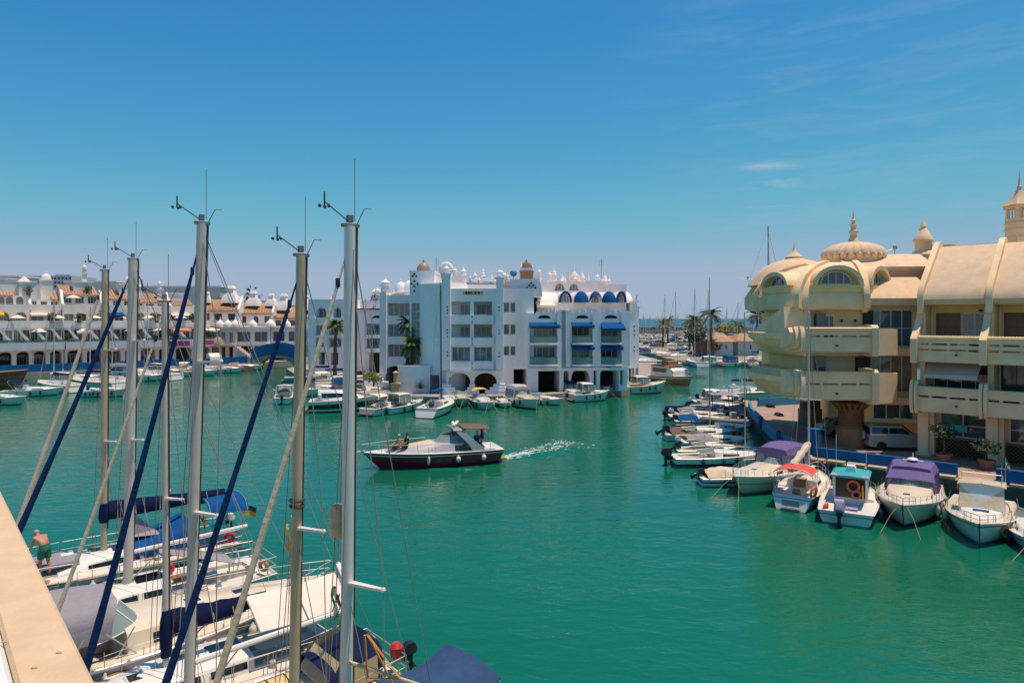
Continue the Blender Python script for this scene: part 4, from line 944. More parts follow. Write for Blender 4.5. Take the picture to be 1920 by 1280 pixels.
        mb.box(x-w*.56,y-w*.56,z+h1+w*.55,x+w*.56,y+w*.56,z+h1+w*.75); mb.build('chimney_stack', CREAM, root, org=org)
        mb = MB(); zt = z+h1+w*.75; mb.loft([[(x+r_*w*.7*sx,y+r_*w*.7*sy,zt+q*w) for sx,sy in ((-1,-1),(1,-1),(1,1),(-1,1))] for r_, q in ((.95,0),(.55,.35),(.25,.75),(.12,.95))]); mb.lathe([(.1*w,.9*w),(.13*w,1.1*w),(.06*w,1.2*w),(.05*w,1.5*w),(.008,2.1*w)], 8, (x,y,zt)); mb.build('chimney_cap', ROOFC, root, org=org)
    turret(37.6,50.6,15.5,1.25,2.3,'')
    mb = MB(); mb.lathe([(.95,14.6),(.95,15.3),(1.05,15.35),(1.05,15.5),(.75,15.9),(.62,15.95),(.62,16.7),(.78,16.75),(.78,16.85),(.5,17.3),(.2,17.9),(.25,17.98),(.05,18.5)], 12, (34.1,56.6,0)); mb.build('turret', CREAM, root, org=org)
    mb = MB(); mb.lathe([(.98,15.32),(1.08,15.5),(.96,15.62)], 12, (34.1,56.6,0)); mb.lathe([(.6,14.9),(.6,15.9),(.75,16.0),(.4,16.3)], 10, (35.2,55.0,0)); mb.build('turret_band', BROWNC, root, org=org)
    mb = MB(); mb.tube([(31.4,56,14.4),(31.4,56,16.3)], .03, 5); mb.ball((31.4,55.95,16.2), (.2,.08,.2), 8, 5); mb.tube([(30.4,56,15.75),(31.4,56,16.1)], .025, 4); mb.build('aerial', WIRE, root, org=org)
    mb = MB(); mb.tube([(21.3,59.6,13.2),(21.3,59.6,13.9)], .03, 5); mb.tube([(19.8,59.6,13.85),(22.4,59.6,13.65)], .02, 4); mb.ball((20.6,59.6,13.95), .1, 8, 5); mb.build('aerial', WIRE, root, org=org)
    for i, (s_, d_) in enumerate(((3.1,-.1),(6.9,-.1))):
        mb = MB(); q = fr(S0+s_, 10.9, 1.1); mb.ball(q, .1, 8, 5); mb.build('wall_lamp', FRMD, root, org=org)
    return root
cream_building()
# potted shrubs beside the lattice
def leaf_cloud(mb, c, r, n, rnd, size=.16, flat=.5):
    for i in range(n):
        a = rnd.random()*2*pi; z = rnd.uniform(-1,1); q = sqrt(1-z*z); k = rnd.random()**.4
        p = Vector((c[0]+r[0]*k*q*cos(a), c[1]+r[1]*k*q*sin(a), c[2]+r[2]*k*z))
        d = Vector((rnd.uniform(-1,1),rnd.uniform(-1,1),rnd.uniform(-flat,1))).normalized(); u = d.orthogonal().normalized(); s_ = size*rnd.uniform(.6,1.3)
        mb.poly([p, p+d*s_*.5+u*s_*.28, p+d*s_, p+d*s_*.5-u*s_*.28])
def pot_plant(px, py, label, h, r, stem, leafm, seed):
    rnd = random.Random(seed); p = at(px, py, QZ)
    t = thing('potted_plant', label, 'plant', p)
    mb = MB(); mb.lathe([(.32,0),(.45,.5),(.5,.52),(.5,.62),(.42,.63),(.40,.58)], 14); mb.build('pot', POT, t)
    mb = MB(); mb.tube([(0,0,.5),(.03,.02,.5+stem*.6),(0,0,.7+stem)], [.06,.05,.04], 6); mb.build('stem', TRUNK, t)
    mb = MB(); leaf_cloud(mb, (0,0,.8+stem+h*.3), (r,r,h*.5), 420, rnd, .2); mb.build('foliage', LEAFD, t)
pot_plant(1770, 868, 'potted small tree on a thin stem in front of the left lattice panel', .9, .75, 1.0, LEAFD, 1)
pot_plant(1850, 880, 'round dark green shrub in a terracotta pot by the second cream pier', 1.1, .8, .25, LEAFD, 2)

# chairs and planters on the cream building's balconies
FB = Fr((28.6,46.8),(.707,-.707))
def balcony_plant(a, z, d_, label, seed):
    p = FB(a, z, d_); t = thing('balcony_plant', label, 'plant', p); mb = MB(); mb.lathe([(.16,0),(.22,.35),(.2,.36)], 10); mb.build('pot', POT, t)
    mb = MB(); leaf_cloud(mb, (0,0,.75), (.35,.35,.45), 160, random.Random(seed), .2); mb.build('foliage', LEAFD, t)
balcony_plant(2.7, 8.0, -.9, 'small potted plant on the upper cream balcony left of the second rib', 1)
balcony_plant(.5, 4.7, -.9, 'leafy pot plant on the lower cream balcony under the pale awning', 2)
balcony_plant(4.3, 4.7, -.8, 'tall pot plant on the lower cream balcony at the right edge', 3)
def chair(a, z, d_, rz, label):
    p = FB(a, z, d_); t = thing('balcony_chair', label, 'chair', p, rz)
    mb = MB(); mb.box(-.24,-.24,.42,.24,.24,.46); mb.build('seat', FRMW, t); mb = MB(); mb.box(-.24,.2,.46,.24,.24,.95); mb.build('backrest', FRMW, t)
    for x in (-.2,.2):
        for y in (-.2,.2):
            mb = MB(); mb.tube([(x,y,0),(x,y,.42)], .02, 5); mb.build('leg', FRMW, t)
chair(1.6, 4.7, -.3, .6, 'white chair on the lower cream balcony under the pale awning'); chair(1.9, 8.0, -.4, -.9, 'white chair on the upper cream balcony beside the brown shutter')
# ---------------------------------------------------------------- left row of terraced houses
LHF = Fr(LF(0,0,7.0), LD); LHF.O = Vector(LF(0,0,7.0).xy)
def left_house(s0, s1, label, seed, style):
    rnd = random.Random(seed); dz = style.get('dz', 0); fr = Fr(LHF(0,0,style.get('in',0)), LD); w = s1-s0
    q = fr((s0+s1)/2, QZ, 6); root = thing('terraced_house', label, 'house', q); org = root.location
    W_ = WHITE2
    # ground arcade
    mb = MB(); n = max(2, round(w/3.2))
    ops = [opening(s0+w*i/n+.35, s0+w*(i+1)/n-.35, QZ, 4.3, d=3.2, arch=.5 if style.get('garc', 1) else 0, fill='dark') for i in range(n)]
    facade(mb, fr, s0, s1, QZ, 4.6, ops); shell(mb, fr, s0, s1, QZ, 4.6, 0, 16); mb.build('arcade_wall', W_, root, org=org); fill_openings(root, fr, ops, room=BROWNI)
    for i in range(n):
        a = s0+w*i/n
        win(root, fr, a+.5, a+w/n-.5, QZ+.1, 3.6, 3.05, 3, 1, FRMW if rnd.random() < .3 else FRMD, rnd.choice([GLS, BGLS, GLSC]), 0, 'shop_window')
    # fascia slab and first terrace
    mb = MB(); fr.box(mb, s0-.0, s1-.02, 4.6, 5.95, -1.6, 3); mb.build('fascia', mat('fascia_grey_white', (.62,.60,.64), .85, .1, .5, stain=.3, streak=True), root, org=org)
    mb = MB(); fr.box(mb, s0+.1, s1-.1, 5.96, 6.5, -1.55, -1.5); mb.build('terrace_glass', GBAL, root, org=org)
    ops = [opening(s0+w*i/4+.12, s0+w*(i+1)/4-.12, 6.05, 8.2, d=.2, cols=2, fm=FRMW, pm=rnd.choice([GLS, BGLS, GLSC, GLS])) for i in range(4)]
    mb = MB(); facade(mb, fr, s0, s1, 5.95, 8.4, ops, dep=2.2); shell(mb, fr, s0, s1, 5.95, 8.4, 2.2, 13, True); mb.build('first_wall', W_, root, org=org); fill_openings(root, fr, ops, dep=2.2)
    # slanted fin walls
    for a in (s0+.2, s0+w*.55):
        mb = MB(); mb.loft([[fr(a,8.5,d_),fr(a+.35,8.5,d_),fr(a+2.3,6.0,d_),fr(a+1.6,6.0,d_)] for d_ in (-.9,-.6)]); mb.build('fin_wall', W_, root, org=org)
    # second terrace band
    mb = MB(); fr.box(mb, s0+.0, s1-.02, 8.4, 9.9, .9, 1.15); fr.box(mb, s0, s1-.02, 8.3, 8.6, .9, 5); mb.build('terrace_parapet', W_, root, org=org)
    ops = []; d2 = 3.6; n2 = max(2, round(w/2.3))
    for i in range(n2):
        a = s0+w*i/n2+.45; b = s0+w*(i+1)/n2-.45
        if style.get('arch2'): ops.append(opening(a, b, 9.2, 11.5, d=.25, arch=(b-a)/2, cols=2, pm=GLSC))
        else: ops.append(opening(a-.2, b+.2, 9.0, 11.2, d=.25, cols=2, pm=rnd.choice([GLS, GLSC, BGLS])))
    mb = MB(); facade(mb, fr, s0, s1, 8.6, 12.0, ops, dep=d2); shell(mb, fr, s0, s1, 8.6, 12.0, d2, 11); mb.build('second_wall', W_, root, org=org); fill_openings(root, fr, ops, dep=d2)
    for (f0, f1, m) in style.get('awn', []): awning(root, fr, s0+w*f0, s0+w*f1, 11.5, .5, 2.2, d2-.02, m)
    for (f0, f1, m) in style.get('awn1', []): awning(root, fr, s0+w*f0, s0+w*f1, 8.25, .5, 2.6, 2.15, m)
    mb = MB(); fr.box(mb, s0, s1-.02, 11.9, 12.9, d2-.8, d2-.55); mb.build('roof_parapet', W_, root, org=org)
    # swept shoulder walls between terraces
    mb = MB(); pr = [(d2-.7,11.9),(d2-.6,13.1),(d2+.3,13.3),(d2+1.2,14.2),(d2+2.2,15.6),(d2+3.2,15.9),(d2+3.2,11.9)]
    fr.extr(mb, pr, s0-.12, s0+.3); mb.build('shoulder_wall', W_, root, org=org)
    # top storey with strip windows and tiled roof
    d3 = d2+2.4; ops = [opening(s0+w*i/3+.3, s0+w*(i+1)/3-.3, 12.9+dz, 14.3+dz, d=.2, cols=3, fm=FRMW, pm=rnd.choice([GLS, BGLS])) for i in range(3)]
    if style.get('top_arch'): ops = [opening(s0+w*f-.6, s0+w*f+.6, 12.7+dz, 14.4+dz, d=.2, arch=.6, cols=1, pm=GLSC) for f in (.2,.45,.75)]
    mb = MB(); facade(mb, fr, s0, s1, 12, 14.6+dz, ops, dep=d3); shell(mb, fr, s0, s1, 12, 14.6+dz, d3, 8); mb.build('top_wall', W_, root, org=org); fill_openings(root, fr, ops, dep=d3)
    r0, r1 = style.get('roof', (0,1)); mb = MB(); a, b = s0+w*r0, s0+w*r1
    nr = int((b-a)/.45)
    for i in range(nr):                           # tile courses run up the slope
        x = a+(b-a)*i/nr; x2 = a+(b-a)*(i+.62)/nr; x3 = a+(b-a)*(i+1)/nr
        for u, v, h in ((x, x2, .13), (x2, x3, 0)): fr.extr(mb, [(d3-.5,14.5+dz+h),(d3-.5,14.35+dz),(d3+5,16.3+dz),(d3+5,16.5+dz+h)], u, v)
    o = mb.build('roof_tiles', TERRA, root, org=org); o['kind'] = 'stuff'
    # roof towers and chimneys
    for (f, ww, z1, dd, capk) in style.get('towers', []):
        x = s0+w*f; mb = MB(); fr.box(mb, x-ww/2, x+ww/2, 14, z1, d3+1.5+dd, d3+1.5+dd+ww*.9)
        fr.box(mb, x-ww/2-.15, x+ww/2+.15, z1, z1+.2, d3+1.35+dd, d3+1.65+dd+ww*.9); mb.build('roof_tower', W_, root, org=org)
        p = fr(x, z1+.2, d3+1.5+dd+ww*.45)
        if capk == 1: dome(root, p.x, p.y, p.z, ww*.45, ww*.9, W_)
        elif capk == 2: finial(root, p.x, p.y, p.z, 1.8, .45, W_, 'chimney', 2)
        elif capk == 3:
            mb = MB(); h = ww*.6; mb.loft([[(p.x+sx*ww*.5*k, p.y+sy*ww*.5*k, p.z+h*t) for sx,sy in ((-1,-1),(1,-1),(1,1),(-1,1))] for k, t in ((1,0),(.5,.5),(.1,1))]); mb.build('tower_cap', W_, root, org=org)
    return root
SX = lambda px: LHF.s_of(px)
A1 = [(.05,.5,YELC)]; AW = [(.5,.98,WHTC)]
left_house(SX(-75), SX(-8)-.05, 'terraced waterfront house mostly cut off by the left edge of the view', 1, dict(arch2=1, awn=[], roof=(0,1), towers=[(.5,3,17,0,0)]))
left_house(SX(-8)+.05, SX(60)-.05, 'leftmost full terraced house with arched windows and a yellow awning', 2, dict(dz=0, **{'in':0}, arch2=1, top_arch=1, awn=[(0,.25,YELC)], roof=(0,.55), towers=[(.42,4.4,17.6,0,0),(.9,1.7,17.0,-1,3)]))
left_house(SX(60)+.05, SX(122)-.05, 'terraced house with long white awning and domed roof turret', 3, dict(dz=-0.7, **{'in':1.2}, awn=[(0,.62,WHTC)], roof=(.75,1), towers=[(.1,1.5,17.2,-2,0),(.62,1.9,17.6,0,1)]))
left_house(SX(122)+.05, SX(196)-.05, 'terraced house with strip windows under a tiled roof and a tall chimney block', 4, dict(dz=0.35, **{'in':0.4}, arch2=0, awn=[], awn1=[(.3,.6,WHTC)], roof=(0,1), towers=[(.62,3.2,17.4,0,0),(.68,.8,19.2,.6,2)]))
left_house(SX(196)+.05, SX(262)-.05, 'terraced house with a blue awning behind the second tall mast', 5, dict(dz=-0.4, **{'in':-0.6}, awn=[(.05,.6,BLUC)], roof=(.2,1), towers=[(.2,1.2,16.2,-.5,2),(.92,3.6,17.2,0,2)]))
left_house(SX(262)+.05, SX(330)-.05, 'terraced house with arched windows and pointed roof chimneys left of the magenta sign', 6, dict(dz=-0.9, **{'in':0.8}, arch2=1, roof=(0,.8), towers=[(.25,.9,16.8,0,3),(.85,1.1,16.4,0,2)]))
h7 = left_house(SX(330)+.05, SX(402)-.05, 'terraced house with magenta shop sign and broad white awning', 7, dict(dz=-1.4, **{'in':1.6}, arch2=0, awn=[(0,.5,WHTC)], awn1=[(.6,1.15,WHTC)], roof=(0,.7), towers=[(.3,3.0,15.6,0,0)]))
mb = MB(); LHF.box(mb, SX(313), SX(352), 4.75, 5.75, -1.85, -1.62); LHF.box(mb, SX(372), SX(396), 4.85, 5.8, -1.85, -1.62)
mb.build('shop_sign', PINKS, h7, org=h7.location)
awning(h7, LHF, SX(318), SX(352), 8.3, .4, 2.0, -1.2, mat('orange_pink_canvas', (.6,.2,.1), .9, .2, .8))
# parasols and potted shrubs on the terraces of the left houses
par = thing('parasol', 'small pale parasol on a terrace of the left waterfront houses', 'parasol', LHF(SX(35),9.0,2.4), 0, 'parasols on the left terraces')
mb = MB(); mb.tube([(0,0,-.6),(0,0,1.6)], .03, 5); mb.build('pole', FRMW, par); mb = MB(); mb.lathe([(1.3,1.35),(1.25,1.42),(.6,1.75),(.03,1.95)], 8); mb.build('canopy', WHTC, par)
for px, z, d_ in ((75,6.5,1.4),(112,9.0,2.6),(160,6.5,1.2),(182,9.0,2.4),(228,9.0,2.6),(246,6.5,1.0),(285,9.0,2.4),(300,6.5,1.2),(345,9.0,2.8),(385,6.5,1.2),(145,12.9,5.0)): dup(par, par['label'], LHF(SX(px),z,d_), rnd.random()*3)
shr = thing('potted_shrub', 'green shrub on a terrace of the left waterfront houses', 'plant', LHF(SX(20),8.9,1.5), 0, 'shrubs on the left terraces')
mb = MB(); mb.lathe([(.3,-.4),(.4,.1),(.35,.12)], 8); mb.build('pot', POT, shr); mb = MB(); leaf_cloud(mb, (0,0,.7), (.8,.8,.7), 160, random.Random(4), .35); mb.build('foliage', LEAFD, shr)
for px, z, d_ in ((52,6.2,1.0),(98,9.9,1.1),(130,6.2,1.0),(150,9.9,1.2),(205,9.9,1.0),(222,6.2,.8),(262,12.9,3.0),(296,9.9,1.0),(322,6.2,.9),(366,9.9,1.4),(398,6.2,1.0),(60,15.0,6.0),(176,15.2,7.0)): dup(shr, shr['label'], LHF(SX(px),z,d_), rnd.random()*3)
# blue parapet along the left quay (several runs)
def lw(a, b, label):
    p = [LF(LF.s_of(a), 0, .8).xy, LF(LF.s_of(b), 0, .8).xy]; wall_run('quay_parapet', label, [tuple(p[0]), tuple(p[1])], 1.35, .35, BLUEP)
lw(-30, 118, 'deep blue quay parapet behind the brown wooden ship'); lw(121, 212, 'deep blue quay parapet behind the white yachts on the left'); lw(216, 338, 'deep blue quay parapet behind the large white hull on the far left quay'); lw(352, 470, 'deep blue quay parapet left of the arched blue bridge')
mb = MB(); p = LF(LF.s_of(405),0,-3); q = LF(LF.s_of(455),0,-3)
LF.box(mb, LF.s_of(378), LF.s_of(452), .1, .95, -7, -.05); one('pontoon', mb, POT, 'reddish tiled floating pontoon at the far left quay', 'pontoon', tuple(p))
mb = MB(); a = LF.s_of(384)
for i in range(13):
    th = pi*i/12
LF.extr(mb, [(0,QZ),(-.2,QZ+1.0),(0,QZ+1.7),(1.2,QZ+2.3),(2.5,QZ+2.2),(2.5,QZ)], a+1, a+3.2); one('kiosk', mb, WHITE2, 'small white rounded kiosk on the far left quay beside the blue parapet', 'kiosk', tuple(LF(a,QZ,0)))
# farther houses with long tiled roofs
def far_house(px0, px1, Y, label, seed, ztop, dz=0, chim=()):
    rnd = random.Random(seed); fr = Fr((xp(px0,Y), Y), (1, .22)); s1 = fr.s_of(px1); q = fr(s1/2, QZ, 4)
    root = thing('tiled_house', label, 'house', q); org = root.location
    ez = ztop-3.0; ops = []
    n = max(3, round(s1/3.3))
    for z0 in (ez-2.1, ez-5.0, ez-8.2):
        for i in range(n):
            a = s1*i/n+.5; b = a+s1/n-rnd.uniform(.9,1.6)
            ops.append(opening(a, b, z0, z0+1.5, d=.3, cols=3, fm=FRMD, pm=rnd.choice([BGLS, GLS]), arch=.5 if rnd.random() < .2 else 0))
    mb = MB(); facade(mb, fr, 0, s1, QZ, ez, ops); shell(mb, fr, 0, s1, QZ, ez, 0, 9); mb.build('wall', WHITE2, root, org=org); fill_openings(root, fr, ops)
    for z0 in (ez-2.9, ez-5.9): 
        mb = MB(); fr.box(mb, 0, s1, z0-.5, z0+.4, -1.3, -.003); mb.build('balcony', WHITE2, root, org=org)
    mb = MB(); nr = int(s1/.6)
    for i in range(nr):
        x, x2, x3 = s1*i/nr, s1*(i+.62)/nr, s1*(i+1)/nr
        for u, v, h in ((x, x2, .15), (x2, x3, 0)): fr.extr(mb, [(-.6,ez+h),(-.6,ez-.2),(4.5,ztop-.3),(4.5,ztop+h),(9,ez)], u, v)
    o = mb.build('roof_tiles', TERRA, root, org=org); o['kind'] = 'stuff'
    for f, w, h in chim:
        p = fr(s1*f, ztop-1.2, 3); mb = MB(); mb.loft([[(p.x+sx*w*k, p.y+sy*w*k, p.z+t*h) for sx,sy in ((-1,-1),(1,-1),(1,1),(-1,1))] for k, t in ((1,0),(.9,.3),(.5,.55),(.42,.8),(.5,.83),(.3,1))]); mb.build('chimney', WHITE2, root, org=org)
    for a in (0, s1): 
        mb = MB(); fr.extr(mb, [(-.7,ez-.5),(-.75,ez+.4),(4.5,ztop+.5),(5.2,ztop+.5),(5.2,ez-.5)], a-.2, a+.2); mb.build('gable_wall', WHITE2, root, org=org)
far_house(372, 448, 152, 'long tiled house with flared chimneys right of the widest grey mast', 21, 15.0, chim=((.15,.9,2.6),(.75,1.7,4.0)))
far_house(450, 512, 158, 'tiled house stepping down with a chimney beside a dark tree', 22, 14.4, chim=((.35,1.5,3.6),(.9,1.2,3)))
far_house(513, 580, 163, 'last tiled house with bell shaped chimney behind the tan mast', 23, 13.4, chim=((.25,1.6,4.2),(.85,1.5,4)))
# waterside pavilions with small onion domes
def pavilion(px0, px1, Y, label, seed, m=None):
    rnd = random.Random(seed); fr = Fr((xp(px0,Y),Y),(1,.2)); s1 = fr.s_of(px1); root = thing('pavilion', label, 'pavilion', fr(s1/2,QZ,2)); org = root.location
    n = max(2, round(s1/3)); ops = [opening(s1*i/n+.35, s1*(i+1)/n-.35, QZ, 4.2, d=2.5, fill='dark') for i in range(n)]+[opening(s1*i/n+.4, s1*(i+1)/n-.4, 5.2, 7.4, d=.5, cols=2, pm=rnd.choice([GLS,GLSB,BGLS])) for i in range(n)]
    mb = MB(); facade(mb, fr, 0, s1, QZ, 8.2, ops); shell(mb, fr, 0, s1, QZ, 8.2, 0, 6); fr.box(mb, -.2, s1+.2, 8.2, 8.5, -.5, 6.2); fr.box(mb, -.1, s1+.1, 4.5, 4.8, -1, -.003); mb.build('wall', m or WHITE2, root, org=org); fill_openings(root, fr, ops, room=BROWNI)
    for i in range(n+1):
        p = fr(s1*i/n, 8.5, .5); mb = MB(); mb.lathe([(.9,0),(.95,.5),(.75,.9),(.35,1.25),(.12,1.6),(.16,1.7),(.02,2.2)],10,tuple(p)); mb.build('onion_dome', WHITE2, root, org=org)
    return root
pv = pavilion(412, 440, 146, 'narrow white pavilion with brown stairway beside the round stone tower', 31, PINKW)
pavilion(441, 505, 149, 'white waterside pavilion topped by a row of small onion domes', 32)
pavilion(508, 566, 152, 'white waterside pavilion with awnings behind the blue bridge', 33)
p = at(408, 669, QZ); mb = MB(); mb.lathe([(4.2,3.2),(4.3,4.0),(4.0,5.2),(3.0,6.4),(1.2,7.0),(.1,7.1)], 18); mb.lathe([(2.2,0),(2.2,3.2)], 14); o = one('round_kiosk', mb, mat('sandy_render', (.5,.36,.24), .9, .15, 1), 'sandy round topped kiosk behind the white awning on the far left quay', 'kiosk', (0,0,0)); o.location = (xp(408,149),149,QZ)
mb = MB()
for i in range(9): mb.box(-2+i*.5,-1,0,-1.5+i*.5,1,3.4-i*.38)
o = one('outdoor_staircase', mb, PINKW, 'pinkish outdoor staircase left of the blue bridge', 'staircase', (0,0,0)); o.location = (xp(462,143),143,QZ)
# blue arched bridge
def bridge():
    Y = 139; x0, x1 = xp(470,Y), xp(556,Y); root = thing('arched_bridge', 'dark blue arched footbridge over the side canal', 'bridge', ((x0+x1)/2,Y,0)); org = root.location
    fr = Fr((x0,Y),(1,.12)); L_ = x1-x0; n = 16
    def zt(u): return 2.9+1.2*sin(pi*min(1,max(0,u)))
    mb = MB(); rings = []
    for i in range(n+1):
        u = i/n; a = L_*u; zb = .0+2.4*sqrt(max(0,1-((u-.52)/.40)**2)) if abs(u-.52) < .40 else 0
        rings.append([fr(a,min(zb,zt(u)-.6)-.2,0), fr(a,zt(u),0), fr(a,zt(u),5), fr(a,min(zb,zt(u)-.6)-.2,5)])
    mb.loft(rings); mb.build('span', mat('canal_bridge_stone', (.3,.27,.2), .9, .2, 1), root, org=org)  # span in one plain grey-brown stone colour
    for dd in (-.2, 5.0):
        mb = MB(); rings = []
        for i in range(n+1):
            u = i/n; a = L_*u; rings.append([fr(a,zt(u)-1.1,dd), fr(a,zt(u)+1.1,dd), fr(a,zt(u)+1.1,dd+.2), fr(a,zt(u)-1.1,dd+.2)])
        mb.loft(rings); mb.build('parapet', BLUEP, root, org=org)
bridge()
# pale apartment block far behind the left houses
mb = MB(); root = thing('far_apartment_block', 'pale grey flat roofed block rising far behind the left houses', 'apartment building', (xp(60,250),250,QZ))
fr = Fr((xp(25,250),250),(1,0)); n = 16; s1 = fr.s_of(134)
ops = [opening(s1*i/n+.25, s1*(i+1)/n-.25, zp(y+4.5,250), zp(y,250), d=.8, cols=1, fm=FRMW, pm=BGLS) for i in range(n) for y in (519.5,527.5,535)]
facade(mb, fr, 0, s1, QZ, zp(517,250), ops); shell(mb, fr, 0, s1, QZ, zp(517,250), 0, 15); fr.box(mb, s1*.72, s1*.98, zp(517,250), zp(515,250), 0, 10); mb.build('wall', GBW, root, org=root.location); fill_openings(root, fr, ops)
for i, (px, Y, h, lab) in enumerate(((-10,200,.7,'low white house behind the roofs at the far left edge'),(170,190,.6,'white gabled house behind the tall chimney block'),(330,200,.5,'long flat white house above the tiled roofs by the widest mast'))):
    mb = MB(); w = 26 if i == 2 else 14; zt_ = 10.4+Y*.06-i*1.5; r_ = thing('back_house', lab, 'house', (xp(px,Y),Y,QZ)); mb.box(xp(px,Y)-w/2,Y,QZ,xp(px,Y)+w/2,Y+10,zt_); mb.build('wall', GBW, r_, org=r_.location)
    mb = MB(); mb.box(xp(px,Y)-w/2-.4,Y-.4,zt_,xp(px,Y)+w/2+.4,Y+10.4,zt_+.4); mb.build('roof_slab', WHITE2, r_, org=r_.location)
# ---------------------------------------------------------------- palms and trees
def palm(px, base_py, bz, crown_py, label, rnd_seed, fr_len, nfr, lean=0.0, m=LEAF, Y=None, group='palm trees', skirt=True):
    rnd = random.Random(rnd_seed)
    if Y is None: p = at(px, base_py, bz)
    else: p = Vector((xp(px,Y), Y, bz))
    H_ = zp(crown_py, p.y)-bz; t = thing('palm_tree', label, 'palm tree', p, 0, group)
    mb = MB(); k = 9; mb.tube([(lean*(i/k)**2*H_, 0, H_*i/k) for i in range(k+1)], [.30-.1*i/k+(.04 if i % 2 else 0)+(.12 if i == 0 else 0) for i in range(k+1)], 9); mb.build('trunk', TRUNK, t)
    top = Vector((lean*H_,0,H_)); mb = MB(); mbd = MB()
    for i in range(nfr):
        a = i*2.399+rnd.uniform(-.2,.2); el = rnd.uniform(-.35,1.25); L_ = fr_len*rnd.uniform(.8,1.1); target = mb if el > -.1 or not skirt else mbd
        pts = []
        d = Vector((cos(a)*cos(el), sin(a)*cos(el), sin(el))); pos = top.copy()
        for j in range(8):
            pts.append(pos.copy()); d = (d+Vector((0,0,-.16-.02*j))).normalized(); pos = pos+d*L_/7
        side = Vector((-sin(a),cos(a),0))
        target.tube(pts, [.035]*7+[.01], 3)
        for j in range(1,8):
            for f in (0,.33,.66):
                if j+f >= 7.3: continue
                q = pts[j] if f == 0 or j == 7 else pts[j].lerp(pts[min(j+1,7)], f)
                dd = (pts[min(j,7)]-pts[j-1]).normalized(); ll = L_*.30*sin(pi*min(1,(j+f+.8)/8.6))**.7
                for s_ in (-1,1):
                    tip = q+(side*s_*.75+dd*.55+Vector((0,0,-.28+rnd.uniform(-.12,.12)))).normalized()*ll
                    w = dd*.075; target.poly([q-w, tip, q+w])
    mb.build('crown', m, t)
    if mbd.f: mbd.build('dead_frond', mat('dry_palm_frond', (.16,.11,.05), .9, .3, 2), t)
    return t
palm(764, 0, .8, 608, 'tall palm in front of the white tower, its crown highest at the building', 1, 2.0, 34, 0.02, LEAF, 92.3, 'palms by the white apartments')
palm(770, 0, .8, 648, 'shorter thick palm beside the taller one before the white tower', 2, 2.2, 34, 0.05, LEAF, 90.2, 'palms by the white apartments')
palm(779, 0, .8, 622, 'slim dark palm against the narrow tower window', 3, 1.9, 30, .01, LEAFD, 93.2, 'palms by the white apartments')
palm(1333, 668, .9, 590, 'tallest palm before the sea horizon in the distant marina', 4, 3.6, 36, .01, LEAFD, None, 'palms in the far marina')
for i, (px, by, cy, fl, sd, lab) in enumerate(((1243,650,607,3.3,5,'left palm of the leaning pair near the parked red cars'),(1252,647,604,3.4,6,'right palm of the pair near the parked red cars'),(1293,655,604,3.2,7,'slender palm in the clump left of the small tiled house'),(1301,658,602,3.4,8,'thicker palm in the clump left of the small tiled house'),(1309,656,606,3.2,9,'rightmost palm of the clump left of the small tiled house'),(1384,656,610,3.6,10,'stout green palm between the two tiled houses'),(1419,664,592,3.4,11,'dark palm beside the cream balcony edge'))):
    palm(px, by, .9, cy, lab, sd, fl, 32, .01, LEAFD if i in (6,) else (LEAFY if i < 2 else LEAF), None, 'palms in the far marina')
def bush(px, py, z, r, h, label, seed, m=LEAFD, n=500, size=.35, Y=None):
    rnd = random.Random(seed); p = at(px, py, z) if Y is None else Vector((xp(px,Y),Y,z)); t = thing('leafy_tree', label, 'tree', p)
    mb = MB(); mb.tube([(0,0,0),(.1,0,h*.3),(0,.1,h*.6)], [r*.1,r*.08,r*.05], 7)
    for a in (0,2.1,4.2): mb.tube([(0,0,h*.35),(r*.4*cos(a),r*.4*sin(a),h*.65)], [r*.05,r*.02], 5)
    mb.build('trunk', TRUNK, t); mb = MB()
    for k in range(7): leaf_cloud(mb, (rnd.uniform(-.5,.5)*r,rnd.uniform(-.5,.5)*r,h*rnd.uniform(.45,.85)), (r*.55,r*.55,h*.22), n//7, rnd, size)
    mb.build('crown', m, t)
bush(1310, 664, .9, 4.2, 7, 'dark leafy tree left of the small white house in the marina', 1, LEAFD, 1100, .7)
bush(1330, 668, .9, 3.0, 4.0, 'low dark hedge tree in front of the brown hut', 2, LEAFD, 800, .6)
bush(1362, 640, .9, 6, 8, 'spreading olive green tree behind the small tiled roof', 3, LEAFY, 900, .8)
bush(1412, 660, .9, 2.5, 5, 'dark shrub tree beside the right tiled house', 4, LEAFD, 600, .6)
bush(473, 0, 0, 3.2, 17.5, 'dark round tree rising above the far tiled roofs', 5, LEAFD, 700, .7, 166)
bush(704, 0, 8, 1.8, 6.2, 'green potted conifer on the shaded block terrace', 6, LEAFD, 500, .4, 124)
bush(700, 728, .8, 1.6, 2.6, 'yellowish flowering bush on the quay by the white steps', 7, LEAFY, 600, .35)
palm(628, 0, .8, 612, 'palm standing before the shaded white block', 12, 2.2, 30, .02, LEAF, 108)
def spiky(px, py, z, label, seed, r=1.1):
    rnd = random.Random(seed); p = at(px, py, z); mb = MB()
    for i in range(60):
        a = rnd.random()*6.28; el = rnd.uniform(.1,1.4); d = Vector((cos(a)*cos(el),sin(a)*cos(el),sin(el))); s_ = Vector((-sin(a),cos(a),0))*.06; L_ = r*rnd.uniform(.7,1.1)
        mb.poly([s_, d*L_*.6+Vector((0,0,-.02)), d*L_+Vector((0,0,-.25*cos(el))), d*L_*.6-s_*.5, -s_])
    o = mb.build('spiky_plant', LEAF); tag(o, label, 'plant'); o.location = p
spiky(788, 728, 1.4, 'spiky agave like plant in the white planter by the garden wall', 3, 1.5)
